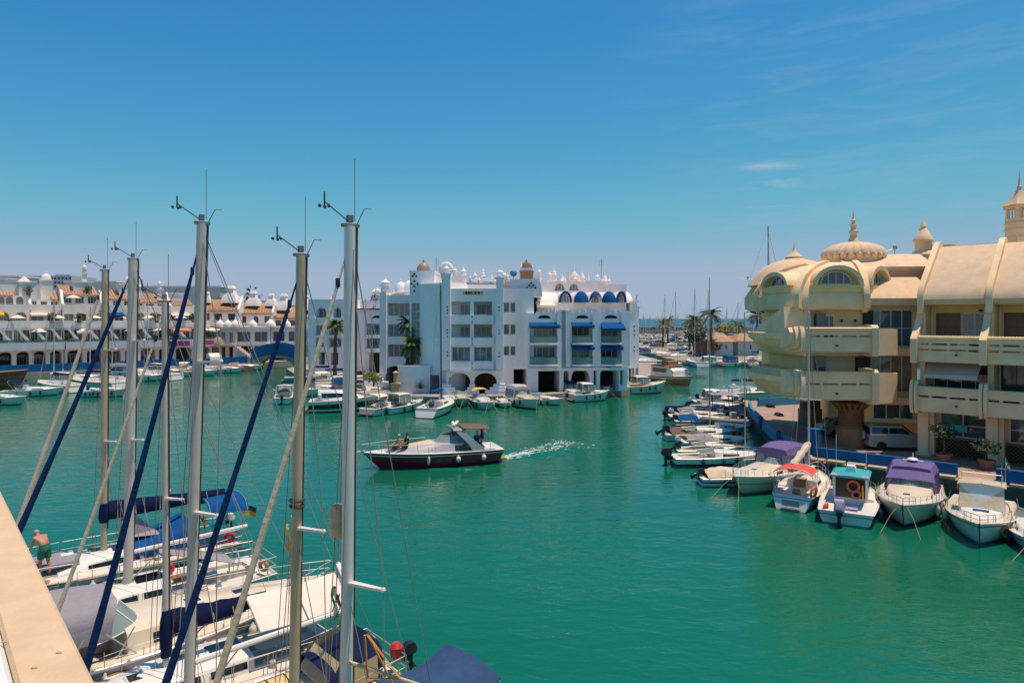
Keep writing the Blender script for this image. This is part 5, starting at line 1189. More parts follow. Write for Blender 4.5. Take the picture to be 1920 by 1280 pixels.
# little houses of the marina
def marina_house(px0, px1, Y, label, zt_, ridge):
    x0, x1 = xp(px0,Y), xp(px1,Y); root = thing('marina_house', label, 'house', ((x0+x1)/2,Y,.9)); org = root.location; fr = Fr((x0,Y),(1,0)); w = x1-x0
    ops = [opening(w*.3, w*.38, 2.6, 3.6, d=.2, cols=1, fm=FRMD), opening(w*.62, w*.7, 2.6, 3.6, d=.2, cols=1, fm=FRMD)]
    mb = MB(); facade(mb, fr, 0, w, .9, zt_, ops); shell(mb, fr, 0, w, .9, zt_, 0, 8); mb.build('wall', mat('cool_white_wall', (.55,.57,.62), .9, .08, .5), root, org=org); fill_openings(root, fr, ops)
    mb = MB(); b = [fr(-.7,zt_,-.7), fr(w+.7,zt_,-.7), fr(w+.7,zt_,8.7), fr(-.7,zt_,8.7)]; t = [fr(w*.3,ridge,3.5), fr(w*.7,ridge,3.5), fr(w*.7,ridge,4.5), fr(w*.3,ridge,4.5)]; mb.hexa(b, t); mb.build('roof', TERRA, root, org=org)
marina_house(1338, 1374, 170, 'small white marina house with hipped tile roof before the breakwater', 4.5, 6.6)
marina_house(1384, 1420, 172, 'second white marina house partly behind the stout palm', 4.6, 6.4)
mb = MB(); Y = 167; mb.box(xp(1308,Y),Y,.9,xp(1339,Y),Y+4,4.2); mb.box(xp(1306,Y),Y-.5,4.2,xp(1341,Y),Y+4.5,4.5); one('garden_hut', mb, BROWNI, 'dark brown hut joined to the small white marina house', 'hut', (xp(1322,Y),Y,.9))
# low sea wall ashore of the breakwater
mb = MB(); mb.box(30,405,.9,330,407,3.4); one('sea_wall', mb, CONC, 'low grey sea wall running before the breakwater', 'wall', (180,406,.9))
# ---------------------------------------------------------------- boat building
class Hull:
    def __init__(s, L, B, fs, fb, ws=.8, over=.12, ttilt=0.0, camber=.05, full=2.4, low=.82):
        s.L, s.B, s.fs, s.fb, s.ws, s.over, s.tt, s.cam, s.full, s.low = L, B, fs, fb, ws, over, ttilt, camber, full, low
    def b(s, u):
        u = min(1, max(0, u))
        if u < .45: return s.B/2*(s.ws+(1-s.ws)*sin(pi/2*u/.45))
        return s.B/2*max(.02, 1-((u-.45)/.55)**s.full)
    def z(s, u): return s.fs+(s.fb-s.fs)*max(0, u)**1.8
    def p(s, u, h, sd=1, off=0.0):
        hh = max(h, 0); g = s.low-.35*u*u; g = g+(1-g)*hh**.8 if h >= 0 else g*(1+h*1.2)
        x = s.L*(u-.5)-s.over*s.L*(1-hh)*u**3+s.tt*hh*(1-u)**6
        return Vector((x, sd*(s.b(u)*g+off), hh*s.z(u) if h >= 0 else h))
    def edge(s, u, sd=1, k=1.0, dz=0.0): 
        q = s.p(u, 1, sd); return Vector((q.x, q.y*k, q.z+s.cam*(1-k*k)+dz))
    def u_of(s, x): return x/s.L+.5
    def build(s, root, hm, dm, cock=None, stripe=None, stripe2=None, boot=None, rail=None, cm=None, anti=None):
        U = sorted(set([i/18 for i in range(19)]+([cock[0], cock[1]] if cock else [])))
        Hs = [1, .8, .55, .3, .1, 0, -.3]
        mb = MB(); rings = [[s.p(u, h, 1) for h in Hs]+[s.p(u, h, -1) for h in Hs[::-1]] for u in U]
        mb.loft(rings, caps=False, closed=False); mb.poly(rings[0]); hull = mb.build('hull', hm, root)
        for st, nm in ((stripe, 'hull_stripe'), (stripe2, 'sheer_stripe'), (boot, 'boot_stripe')):
            if not st: continue
            h0, h1, m, *r_ = st; u0, u1 = r_ if r_ else (0, 1)
            mb = MB()
            for sd in (1, -1): mb.grid(lambda a, c, sd=sd: s.p(u0+(u1-u0)*a, h0+(h1-h0)*c, sd, .012), 20, 1)
            if u0 == 0: 
                q = [s.p(0, h0, 1)+Vector((-.012,0,0)), s.p(0, h1, 1)+Vector((-.012,0,0)), s.p(0, h1, -1)+Vector((-.012,0,0)), s.p(0, h0, -1)+Vector((-.012,0,0))]; mb.poly(q)
            mb.build(nm, m, hull)
        mb = MB()
        K = [-1, -.66, -.33, 0, .33, .66, 1]
        for a, c in zip(U[:-1], U[1:]):
            inc = cock and cock[0]-1e-6 <= a and c <= cock[1]+1e-6
            if inc:
                w = cock[2]
                for ks in ([-1, -w], [w, 1]): mb.quad(s.edge(a, 1, ks[0]), s.edge(c, 1, ks[0]), s.edge(c, 1, ks[1]), s.edge(a, 1, ks[1]))
            else:
                for k0, k1 in zip(K[:-1], K[1:]): mb.quad(s.edge(a, 1, k0), s.edge(c, 1, k0), s.edge(c, 1, k1), s.edge(a, 1, k1))
        mb.build('deck', dm, root)
        if cock:
            u0, u1, w, dp = cock; mb = MB(); us = [u for u in U if u0-1e-6 <= u <= u1+1e-6]
            for a, c in zip(us[:-1], us[1:]):
                for sd in (1, -1):
                    A, C_ = s.edge(a, sd, w), s.edge(c, sd, w); D = Vector((0,0,dp)); mb.quad(A, C_, C_-D, A-D)
                A, C_ = s.edge(a, 1, w), s.edge(c, 1, w); A2, C2 = s.edge(a, -1, w), s.edge(c, -1, w); D = Vector((0,0,dp)); mb.quad(A-D, C_-D, C2-D, A2-D)
            for u in (u0, u1):
                A, A2 = s.edge(u, 1, w), s.edge(u, -1, w); D = Vector((0,0,dp)); mb.quad(A, A-D, A2-D, A2)
            # side benches
            for sd in (1, -1):
                rg = []
                for u in us: 
                    q = s.edge(u, sd, w); rg.append([q+Vector((0,-sd*.01,-.12)), q+Vector((0,-sd*.45,-.12-.02)), q+Vector((0,-sd*.45,-dp*.95)), q+Vector((0,-sd*.01,-dp*.95))])
                mb.loft(rg)
            mb.build('cockpit', cm or dm, root)
        mb = MB()
        for sd in (1, -1): mb.tube([s.edge(i/20, sd)+Vector((0,0,.01)) for i in range(21)], .035, 5)
        mb.tube([s.edge(0, 1)+Vector((0,0,.01)), s.edge(0, -1)+Vector((0,0,.01))], .035, 5)
        mb.build('rub_rail', rail or hm, root)
        return hull
def house(root, st, m, name='cabin', crown=.06, wins=(), wm=None, front=True):
    """superstructure: st = (x, half bottom, half top, z bottom, z top) from aft to front; wins = (i0,i1,f0,f1)"""
    mb = MB(); mb.loft([[(x,-wb,zb),(x,-wb+(wb-wt)*.9,zt-.04),(x,-wt*.92,zt),(x,0,zt+crown),(x,wt*.92,zt),(x,wb-(wb-wt)*.9,zt-.04),(x,wb,zb)] for x,wb,wt,zb,zt in st])
    o = mb.build(name, m, root)
    def ip(i, f, sd):
        k = min(int(i), len(st)-2); t = i-k; A, B_ = st[k], st[k+1]; q = [a+(b-a)*t for a, b in zip(A, B_)]
        return Vector((q[0], sd*(q[1]+(q[2]-q[1])*f+.012), q[3]+(q[4]-q[3])*f))
    for (i0, i1, f0, f1) in wins:
        for sd in (1, -1):
            mb = MB(); n = max(1, int((i1-i0)*4)); mb.grid(lambda u, v: ip(i0+(i1-i0)*u, f0+(f1-f0)*v, sd), n, 1)
            mb.build('cabin_window', wm or BGLS, o)
    return o
def deckpatch(root, x0, x1, y0, y1, z, m, name, h=.05, tilt=0):
    mb = MB(); mb.hexa([(x0,y0,z),(x1,y0,z-tilt),(x1,y1,z-tilt),(x0,y1,z)],[(x0+.03,y0+.03,z+h),(x1-.03,y0+.03,z+h-tilt),(x1-.03,y1-.03,z+h-tilt),(x0+.03,y1-.03,z+h)]); return mb.build(name, m, root)
def guardrail(root, H_, u0, u1, hgt=.6, n=6, m=None, name='guardrail', k=.96):
    for sd in (1, -1):
        mb = MB(); pts = [H_.edge(u0+(u1-u0)*i/n, sd, k) for i in range(n+1)]
        for p in pts: mb.tube([p, p+Vector((0,0,hgt))], .011, 5)
        mb.tube([p+Vector((0,0,hgt)) for p in pts], .007, 4); g_ = mb.build(name, m or STEEL, root)
        for f in (.5,):
            mb = MB(); mb.tube([p+Vector((0,0,hgt*f)) for p in pts], .005, 4); mb.build('lifeline', WIRE, g_)
def pulpit(root, H_, u0=.86, hgt=.6, m=None):
    mb = MB(); pts = [H_.edge(u0+(1-u0)*i/4, 1, .95) for i in range(5)]; q = [Vector((p.x,-p.y,p.z)) for p in pts[::-1]]
    up = [p+Vector((.05,0,hgt)) for p in pts+q]; mb.tube(up, .018, 6); mb.tube([p+Vector((.02,0,hgt*.5)) for p in pts+q], .012, 5)
    for p in (pts[0], pts[2], pts[4], q[2], q[4]): mb.tube([p, p+Vector((.05,0,hgt))], .016, 5)
    mb.build('pulpit', m or STEEL, root)
def pushpit(root, H_, u1=.1, hgt=.6, m=None):
    mb = MB(); pts = [H_.edge(u1-(u1)*i/3, 1, .95) for i in range(4)]; q = [Vector((p.x,-p.y,p.z)) for p in pts[::-1]]
    for f in (1, .5): mb.tube([p+Vector((0,0,hgt*f)) for p in pts+q], .017, 6)
    for p in pts[::2]+[pts[3]]+q[::2]: mb.tube([p, p+Vector((0,0,hgt))], .016, 5)
    mb.build('pushpit', m or STEEL, root)
def fenders(root, H_, us, sd, m=None, r=.13, ln=.6, group=None):
    for u in us:
        p = H_.p(u, .72, sd, r); mb = MB(); mb.lathe([(.03,ln/2+.08),(.05,ln/2),(r*.8,ln/2-.06),(r,ln/2-.14),(r,-ln/2+.14),(r*.8,-ln/2+.06),(.04,-ln/2)], 10)
        o = mb.build('fender', m or FENW, root); o.location = (p.x, p.y, p.z-.15)
        mb = MB(); mb.tube([(0,0,ln/2+.05),(0,-sd*.1,.9)], .012, 4); mb.build('fender_line', ROPE, o)
def outboard(root, x, y, z, s=1.0, m=None, up=False):
    t = Matrix.Translation((x,y,z)) @ (Matrix.Rotation(radians(58),4,'Y') if up else Matrix.Identity(4)) @ Matrix.Scale(s,4)
    mb = MB(); mb.T = t; mb.loft([[(-.75+a,-w,z0),(-.75+a+.05,-w*.9,z1),(-.75+a+.05,w*.9,z1),(-.75+a,w,z0)] for a,w,z0,z1 in ((0,.12,.35,.5),(.12,.2,.22,.68),(.35,.22,.2,.72),(.55,.18,.22,.66),(.66,.12,.28,.52))]); mot = mb.build('outboard_motor', m or BLKP, root)
    mb = MB(); mb.T = t; mb.loft([[(-.52+dx,-.06*k,zz),(-.36+dx,-.06*k,zz),(-.36+dx,.06*k,zz),(-.52+dx,.06*k,zz)] for zz,dx,k in ((.25,0,1.6),(-.2,0,1),(-.6,.02,.7))]); mb.box(-.62,-.14,-.36,-.28,.14,-.33); mb.tube([(-.66,0,-.48),(-.3,0,-.48)],[.05,.09],8)
    for k in range(3):
        a = k*2.094; mb.poly([(-.66,0,-.48),(-.68,.18*cos(a),-.48+.18*sin(a)),(-.64,.18*cos(a+.7),-.48+.18*sin(a+.7))])
    mb.T = t; mb.box(-.36,-.12,-.05,0,.12,.2); mb.build('motor_leg', BLKP, mot); return mot
def hoop_cover(root, name, m, x0, x1, w0, w1, zb, h0, h1, curve=.15, nv=10, th=.02, sides=.0, parent=None):
    def fn(u, v):
        x = x0+(x1-x0)*u; w = w0+(w1-w0)*u; h = h0+(h1-h0)*sin(u*pi/2); a = pi*(sides+(1-2*sides)*v)
        e = abs(cos(a))**.55*(1 if cos(a) > 0 else -1)
        return Vector((x+curve*sin(a)*(1-u), w*e, zb+h*max(0,sin(a))**.6))
    mb = MB(); mb.sheet(fn, 6, nv, th, (0,0,-1)); return mb.build(name, m, parent or root)
def bimini(root, m, x0, x1, w, z, crown=.14, drop=.18, frame=True, base=1.0, name='bimini'):
    def fn(u, v): return Vector((x0+(x1-x0)*u, w*(2*v-1), z+crown*(1-(2*v-1)**2)-drop*(abs(2*v-1)**6)-.05*(2*u-1)**2))
    mb = MB(); mb.sheet(fn, 6, 10, .025); o = mb.build(name, m, root)
    if frame:
        mb = MB()
        for x in (x0+.06, (x0+x1)/2, x1-.06):
            pts = [Vector(((x0+x1)/2,-w,base))]+[Vector((x,w*(2*i/8-1),z+crown*(1-(2*i/8-1)**2)-drop*(abs(2*i/8-1)**6)-.03)) for i in range(9)]+[Vector(((x0+x1)/2,w,base))]
            mb.tube(pts, .016, 5)
        mb.build('bimini_frame', STEEL, o)
    return o
def windscreen(root, x0, x1, w0, w1, z0, h, rake, m=None, posts=3, fm=None):
    """wrap round windscreen: x0 aft side ends, x1 front; rake back"""
    def fn(u, v):
        a = (u-.5)*2; x = x1-(x1-x0)*abs(a)**2.6-rake*v; y = (w0+(w1-w0)*v)*(a if abs(a) < .75 else math.copysign(.75+(abs(a)-.75)*1.0, a)); return Vector((x, y, z0+h*v*(1-.25*abs(a)**3)))
    mb = MB(); mb.grid(fn, 12, 2); o = mb.build('windscreen', m or WSH, root)
    mb = MB(); mb.tube([fn(i/12, 1) for i in range(13)], .025, 5); mb.tube([fn(i/12, 0) for i in range(13)], .02, 5)
    for i in range(posts+2):
        u = i/(posts+1); mb.tube([fn(u,0)+Vector((.005,0,0)), fn(u,1)+Vector((.005,0,0))], .02, 5)
    mb.build('windscreen_frame', fm or STEEL, o); return o
def flag(root, x, y, z, ang, cols, h=.45, L_=.7, pole=1.2, droop=True):
    mb = MB(); mb.tube([(x,y,z),(x-.1,y,z+pole)], .015, 5); st = mb.build('flag_staff', STEEL, root)
    n = len(cols)
    for i, m in enumerate(cols):
        mb = MB(); z1 = z+pole-.05-h*i/n; z0 = z1-h/n
        def fn(u, v): 
            q = .35*L_ if droop else L_
            return Vector((x-.1+q*u*cos(ang)+.03*sin(u*9), y+q*u*sin(ang)+.06*sin(u*7+1), z0+(z1-z0)*v-(u*L_*.75 if droop else .12*u)))
        mb.sheet(fn, 8, 1, .008, (0,1,0)); mb.build('flag_band', m, st)
    return st
def lifebuoy(root, c, ax, m=None, R=.28):
    mb = MB(); mb.torus(c, R, .07, ax, 18, 8); return mb.build('lifebuoy', m or ORNG, root)
def hatch(root, x, y, z, w=.5, m=None):
    o = deckpatch(root, x-w/2, x+w/2, y-w/2, y+w/2, z, FRMW, 'hatch', .05); mb = MB(); mb.box(x-w*.38,y-w*.38,z+.051,x+w*.38,y+w*.38,z+.058); mb.build('hatch_glass', m or BGLS, o)
# ---------------------------------------------------------------- near sailing yachts (bows to the near quay, sterns to the channel)
FWD = atan2(-UU.y, -UU.x)
def pix(p): return (960+F*p[0]/p[1], 596+F*(EYE-p[2])/p[1])
def t_on(s_, px):                                     # where the boat's centre line is crossed by a photo column
    k = (px-960)/F; return (k*VV.y*s_-VV.x*s_)/(UU.x-k*UU.y)
def stay_foot(s_, top, thru, zb):
    lo, hi = -6, 8; best = None
    def f(t):
        q = UU*t+VV*s_; a = pix((q.x,q.y,zb)); return (thru[0]-top[0])*(a[1]-top[1])-(thru[1]-top[1])*(a[0]-top[0])
    prev = f(lo); n = 300
    for i in range(1, n+1):
        t = lo+(hi-lo)*i/n; c = f(t)
        if prev*c <= 0: best = t
        prev = c
    return best
def near_yacht(label, s_, base_px, top, t_stern, thru, stay_m, stay_r, L_min=8.0, B=3.0, fs=1.0, fb=1.25, mast_m=ALU, mast_d=.2, hm=GEL, dm=DECK, spreaders=(.45,), sp_len=.85, sail=None, boom_len=3.6, boom_z=2.6, cabin_h=.42, cock=True, bow_t=None, stay_top=.97, vane=1, hullstripe=NAVY, boom_m=ALUW, cov_d=.3, boot_=.6):
    t_m = t_on(s_, base_px); t_top = t_on(s_, top[0]); qt = UU*t_top+VV*s_; ztop = EYE-(top[1]-596)/F*qt.y
    foot = stay_foot(s_, top, thru, fb) if thru else None
    if foot is None: foot = t_m-3.6
    tb = min(foot-.35, t_stern-L_min) if bow_t is None else bow_t
    tc = (tb+t_stern)/2; L_ = t_stern-tb; q = UU*tc+VV*s_
    root = thing('sailing_yacht', label, 'sailing yacht', (q.x, q.y, 0), FWD, 'sailing yachts moored below the balcony')
    H_ = Hull(L_, B, fs, fb, .72, .10, .5, .07, 2.1)
    X = lambda t: tc-t
    cu = (.06, .34, .58, .55) if cock else None
    H_.build(root, hm, dm, cu, boot=(.0,.09,hullstripe), stripe=(.72,.80,hullstripe), rail=TEAK if hullstripe is NAVY else None)
    xm = X(t_m); um = H_.u_of(xm)
    x0 = H_.L*(.345-.5); x1 = min(xm+1.6, H_.L*.33)
    zc = lambda x: H_.z(H_.u_of(x))
    wb = lambda x: H_.b(H_.u_of(x))*.62
    xs = [x0, x0+(x1-x0)*.35, x0+(x1-x0)*.7, x1]
    house(root, [(x, wb(x), wb(x)*.86, zc(x)+.02, zc(x)+h) for x, h in zip(xs, (cabin_h, cabin_h, cabin_h*.8, .12))], GEL, 'cabin', .07, [(0.15,.9,.3,.75),(1.1,1.9,.3,.72)])
    hatch(root, xm+.7, 0, zc(xm+.7)+cabin_h*.75, .5); hatch(root, x1+.6, 0, zc(x1+.6)+.05, .5)
    for i in range(3): deckpatch(root, x0+.3+i*.9, x0+.75+i*.9, -.5, -.12, zc(x0)+cabin_h+.04, TEAK if i == 1 else FRMW, 'deck_fitting', .05)
    deckpatch(root, x0+.05, x0+.95, -.36, .36, zc(x0)+cabin_h+.05, BGLS, 'companionway_hatch', .05)
    for sd in (1,-1):
        for xw in (x0-.5, x0-1.6):
            e = H_.edge(H_.u_of(xw), sd, .72); mb = MB(); mb.lathe([(.1,0),(.08,.06),(.075,.14),(.1,.17),(.05,.19)], 10, tuple(e)); mb.build('winch', STEEL, root)
    guardrail(root, H_, .1, .88, .6, 7); pulpit(root, H_, .86); pushpit(root, H_, .12)
    # mast and spars
    mb = MB(); zb = zc(xm)+cabin_h*.6; xt = X(t_top); n = 6; rr = mast_d/2; P = [Vector((xm+(xt-xm)*i/n, 0, zb+(ztop-zb)*i/n)) for i in range(n+1)]
    mb.loft([[p+Vector((rr*1.15*cos(2*pi*k/12), rr*sin(2*pi*k/12), 0))*(1 if i < n-1 else .92) for k in range(12)] for i, p in enumerate(P)]); mast = mb.build('mast', mast_m, root)
    mb = MB(); mb.loft([[p+Vector((-rr*1.16-.02+.02*c1, rr*.22*c2, 0)) for c1,c2 in ((-1,-1),(1,-1),(1,1),(-1,1))] for p in (P[0]+Vector((0,0,1)), P[-1])]); mb.build('sail_track', FRMD, mast)
    mb = MB(); mb.lathe([(rr*1.35,0),(rr*1.5,.2),(rr*1.35,.35)], 10, tuple(P[0])); mb.build('mast_collar', STEEL, mast)
    tp_ = P[-1]; mb = MB(); mb.box(tp_.x-.17,-rr*.6,tp_.z-.02,tp_.x+.15,rr*.6,tp_.z+.04); mb.box(tp_.x-.05,-.05,tp_.z+.07,tp_.x+.05,.05,tp_.z+.2); mb.build('masthead', mat('weathered_grey_fitting', (.2,.18,.16), .6, .2, 6), mast)
    if vane:
        mb = MB(); mb.tube([tp_+Vector((.05,0,.1)), tp_+Vector((.55,.1,.38))], .012, 4); mb.tube([tp_+Vector((.55,.1,.3)), tp_+Vector((.55,.1,.55))], .016, 4)
        for k in range(3): mb.ball(tp_+Vector((.55+.09*cos(k*2.1),.1+.09*sin(k*2.1),.3)), .035, 6, 4)
        mb.build('wind_vane', FRMD, mast)
        mb = MB(); mb.tube([tp_+Vector((-.1,0,.1)), tp_+Vector((-.1,0,1.25))], .008, 4); mb.build('aerial_whip', WIRE, mast)
        mb = MB(); mb.tube([tp_+Vector((-.15,0,.05)), tp_+Vector((-.3,0,.35)), tp_+Vector((-.45,0,.36))], .009, 4); mb.build('wind_arrow', FRMD, mast)
    at_h = lambda f: P[0].lerp(P[-1], f)
    ends = []
    for f in spreaders:
        p = at_h(f)
        for sd in (1,-1):
            e = p+Vector((-.25, sd*sp_len, .05)); mb = MB(); mb.loft([[p+Vector((dx,0,dz)) for dx,dz in ((-.07,-.03),(.07,-.03),(.07,.03),(-.07,.03))], [e+Vector((dx,0,dz)) for dx,dz in ((-.045,-.02),(.045,-.02),(.045,.02),(-.045,.02))]]); mb.ball(e, .05, 6, 4); mb.build('spreader', ALUW, mast); ends.append((f, sd, e))
    for sd in (1,-1):
        chain = H_.edge(min(.95,max(.2,um-.02)), sd, .93); pts = [chain]+[e for f, s2, e in ends if s2 == sd]+[at_h(.985)]
        mb = MB(); mb.tube(pts, .011, 4); mb.build('shroud', WIRE, root)
        mb = MB(); mb.tube([H_.edge(max(.1,um-.07), sd, .93), at_h(spreaders[0] if spreaders else .5)-Vector((0,0,.1))], .010, 4); mb.build('lower_shroud', WIRE, root)
    mb = MB(); mb.tube([at_h(.995), H_.edge(0.01, 1, .0)+Vector((0,0,.05))], .011, 4); mb.build('backstay', WIRE, root)
    for k, dy in enumerate((.05,-.06)):
        mb = MB(); mb.tube([at_h(.96)+Vector((.0,dy+rr,0)), P[0]+Vector((rr+.25,dy*5,.3))], .009, 4); mb.build('halyard', ROPER if k else ROPE, root)
    # furled headsail on its stay
    a = at_h(stay_top); b_ = Vector((X(foot), 0, fb+.25)); mb = MB(); n = 20; pts = []; rs = []
    for i in range(n+1):
        f = i/n; q_ = b_.lerp(a, f); q_.z -= .10*sin(pi*f); pts.append(q_); rs.append(.02 if f > .93 else stay_r*(1.0-.55*f)*(1+.06*((i*7)%3)))
    mb.tube(pts, rs, 8); fs_ = mb.build('furled_sail', stay_m, root)
    mb = MB(); mb.lathe([(.05,-.1),(.16,-.08),(.16,-.02),(.07,0),(.16,.05),(.16,.1)], 10, tuple(b_)); mb.build('furling_drum', BLKP, fs_)
    mb = MB(); q_ = b_.lerp(a, .93); mb.lathe([(.03,-.09),(.045,-.07),(.045,.07),(.03,.09)], 8, tuple(q_)); mb.build('furling_swivel', BLKP, fs_)
    # boom with its sail
    if boom_len:
        bz = boom_z; g = Vector((xm-rr-.05,0,bz)); e = g+Vector((-boom_len,0,.12)); mb = MB(); mb.tube([g, e], [.075,.065], 8); boom = mb.build('boom', boom_m, root)
        mb = MB(); mb.tube([e, at_h(.99)], .008, 4); mb.build('topping_lift', ROPE, boom)
        mb = MB(); mb.tube([g+Vector((-boom_len*.6,0,0)), Vector((g.x-boom_len*.62,0,H_.z(.3)+.1))], .012, 4); mb.tube([g+Vector((-1.0,0,0)), Vector((xm-.1,0,zc(xm)+cabin_h+.1))], .02, 4); mb.build('mainsheet', ROPE, boom)
        if sail:
            mb = MB(); n = 12; rg = []
            for i in range(n+1):
                f = i/n; p = g.lerp(e, f*.97); hh = cov_d*(1.6-1.0*f)*(1+.06*sin(i*2.3)); ww = .15*(1.15-.5*f); rg.append([p+Vector((0,-ww*.5,-.1)), p+Vector((0,-ww,.08)), p+Vector((0,-ww*.7,hh*.7)), p+Vector((0,0,hh+.06)), p+Vector((0,ww*.7,hh*.7)), p+Vector((0,ww,.08)), p+Vector((0,ww*.5,-.1))])
            mb.loft(rg); mb.lathe([(rr+.06,-.3*boot_),(rr+.10,0),(rr+.08,.3),(rr+.02,.55)], 10, (xm,0,bz)); sc_ = mb.build('sail_cover', sail, boom)
            for f in (.2,.4,.6,.8):
                mb = MB(); p = g.lerp(e, f); mb.tube([p+Vector((0,-.2,0)), p+Vector((0,0,cov_d*1.6-f*.3)), p+Vector((0,.2,0))], .012, 4); mb.build('sail_tie', ROPE, sc_)
    fenders(root, H_, (.3,.5,.68), 1); fenders(root, H_, (.35,.6), -1, FENN)
    rr_ = random.Random(int(-s_*10))
    for i in range(5):                                   # coiled lines, blocks and boxes lying about the deck
        u = rr_.uniform(.2,.85); e = H_.edge(u, rr_.choice((1,-1)), rr_.uniform(.66,.8), .03); mb = MB(); mb.torus(e, .14, .035, (0,0,1), 12, 5); mb.torus(e+Vector((.03,.02,.05)), .12, .03, (.1,0,1), 12, 5); mb.build('coiled_line', rr_.choice((ROPE,ROPER,NAVS,WHTC)), root)
    for i in range(3):
        u = rr_.uniform(.1,.32); e = H_.edge(u, rr_.choice((1,-1)), .45); deckpatch(root, e.x-.25, e.x+.2, e.y-.18, e.y+.18, e.z-.12, rr_.choice((WHTC,BLUC,TEAK,TANC,GREYC)), 'cushion', .1)
    for sd in (1,-1):
        mb = MB(); mb.beam(H_.edge(.4,sd,.62,.02), H_.edge(.78,sd,.5,.02), .05, .03); mb.build('genoa_track', STEEL, root)
    root['H'] = 0; del root['H']
    return root, H_, X, dict(xm=xm, P=P, at=at_h, x0=x0, tc=tc, zc=zc)
# ---------------------------------------------------------------- the seven boats below the balcony
r1, H1, X1, d1 = near_yacht('farthest yacht below the balcony with navy sail cover and a man on its bow', -30.0, 195, (196,507), 10.9, (36,980), TANC, .10, L_min=10.5, B=3.3, mast_m=ALUT, mast_d=.19, sail=NAVY, boom_len=4.5, boom_z=2.75, spreaders=(.40,.72), sp_len=.7, cov_d=.34, bow_t=-1.2)
hoop_cover(r1, 'sprayhood', BLUC, d1['x0']-1.5, d1['x0']+.4, 1.15, 1.0, 1.35, .95, .35, -.2)
bimini(r1, BLUC, X1(10.7), X1(9.1), 1.05, 2.75, .16, .35, True, 1.2)
lifebuoy(r1, H1.edge(.06, 1, .9)+Vector((0,.05,.35)), (.3,1,0), REDP, .16); outboard(r1, H1.L*-.46, -1.0, 1.35, .55, WHTC)
flag(r1, -H1.L*.47, .6, 1.2, 2.6, (FRMD, YELC), .42, .5, 1.3, False); flag(r1, X1(8.6), 1.15, 1.9, 2.2, (REDP, YELC, REDP), .4, .7, 1.0)
mb = MB(); mb.loft([[(X1(6.1),-.25,1.9),(X1(6.1),.25,1.9),(X1(6.15),0,3.1)],[(X1(7.4),-.5,1.85),(X1(7.4),.5,1.85),(X1(7.35),0,1.95)]]); mb.build('folded_sail_bag', GREYC, r1)
deckpatch(r1, d1['xm']+.9, d1['xm']+2.6, -.75, .75, 1.42, GREYC, 'foredeck_cover', .12)
r2, H2, X2, d2 = near_yacht('tan decked yacht moored second from the far end with a fat grey mast', -25.8, 240, (249,486), 10.6, (36,995), NAVS, .105, L_min=10.5, B=3.4, mast_d=.265, mast_m=ALU, sail=None, boom_len=3.8, boom_z=2.5, spreaders=(.45,.75), sp_len=.6, bow_t=-1.0, hullstripe=GELG, dm=DECK)
mb = MB(); mb.sheet(lambda u, v: Vector((X2(6.4)-2.3*u, .75*(2*v-1)*(.35+.65*u), 2.35-.75*u+.12*(1-(2*v-1)**2))), 6, 6, .02); mb.build('boom_tent', GREYC, r2)
lifebuoy(r2, H2.edge(.05, 1, .8)+Vector((0,.05,.35)), (1,.4,0), mat('pale_orange', (.6,.25,.12), .7, .1, 5), .17); lifebuoy(r2, H2.edge(.3, -1, .7)+Vector((0,0,.2)), (.2,1,.3), REDP, .12)
mb = MB(); mb.torus((-H2.L*.36,0,1.35), .45, .025, (1,0,.2), 22, 5)
for k in range(5): mb.tube([(-H2.L*.36,0,1.35), (-H2.L*.36-.09*sin(k*1.257),.44*cos(k*1.257),1.35+.44*sin(k*1.257))], .012, 4)
mb.build('steering_wheel', STEEL, r2)
r4, H4, X4, d4 = near_yacht('small yacht with navy boom cover and a white canvas awning over its cockpit', -19.3, 311, (308,566), 10.0, (113,1135), TANC, .06, L_min=8.6, B=3.0, mast_m=ALU, mast_d=.125, sail=NAVY, boom_len=2.6, boom_z=2.25, boot_=2.2, spreaders=(.47,), sp_len=.6, bow_t=1.2, cov_d=.30, fs=.85, fb=1.05)
mb = MB(); mb.sheet(lambda u, v: Vector((X4(7.0)-2.75*u, 1.12*(2*v-1), 2.62-.62*abs(2*v-1)**1.2-.05*sin(pi*u))), 8, 10, .02); aw_ = mb.build('cockpit_awning', WHTC, r4)
mb = MB()
for u in (0,.5,1): mb.tube([Vector((X4(7.0)-2.75*u, 1.14*(2*v/8-1), 2.64-.62*abs(2*v/8-1)**1.2-.05*sin(pi*u))) for v in range(9)], .018, 5)
mb.build('awning_seams', GREYC, aw_)
r5, H5, X5, d5 = near_yacht('yacht with long white boom, navy sprayhood and a yellow liferaft canister', -16.4, 352, (378,419), 10.3, (166,1240), NAVS, .085, L_min=9.0, B=3.0, mast_d=.20, boom_len=3.9, boom_z=2.6, spreaders=(.42,.72), sp_len=.8, bow_t=.9, fs=.9, fb=1.15)
hoop_cover(r5, 'sprayhood', NAVY, X5(9.0), X5(7.7), 1.15, .95, 1.2, .78, .42, -.2)
mb = MB(); mb.sheet(lambda u, v: Vector((X5(7.66)-.4*u, .8*(2*v-1)*(1-.1*u), 1.22+.55*u)), 2, 6, .02); mb.build('sprayhood_window', CREAMV, r5)
for sd in (1,-1):
    mb = MB(); mb.quad((X5(8.9),sd*1.17,1.25),(X5(7.9),sd*1.02,1.25),(X5(8.0),sd*1.0,1.62),(X5(8.9),sd*1.1,1.85)); mb.build('sprayhood_side_window', CREAMV, r5)
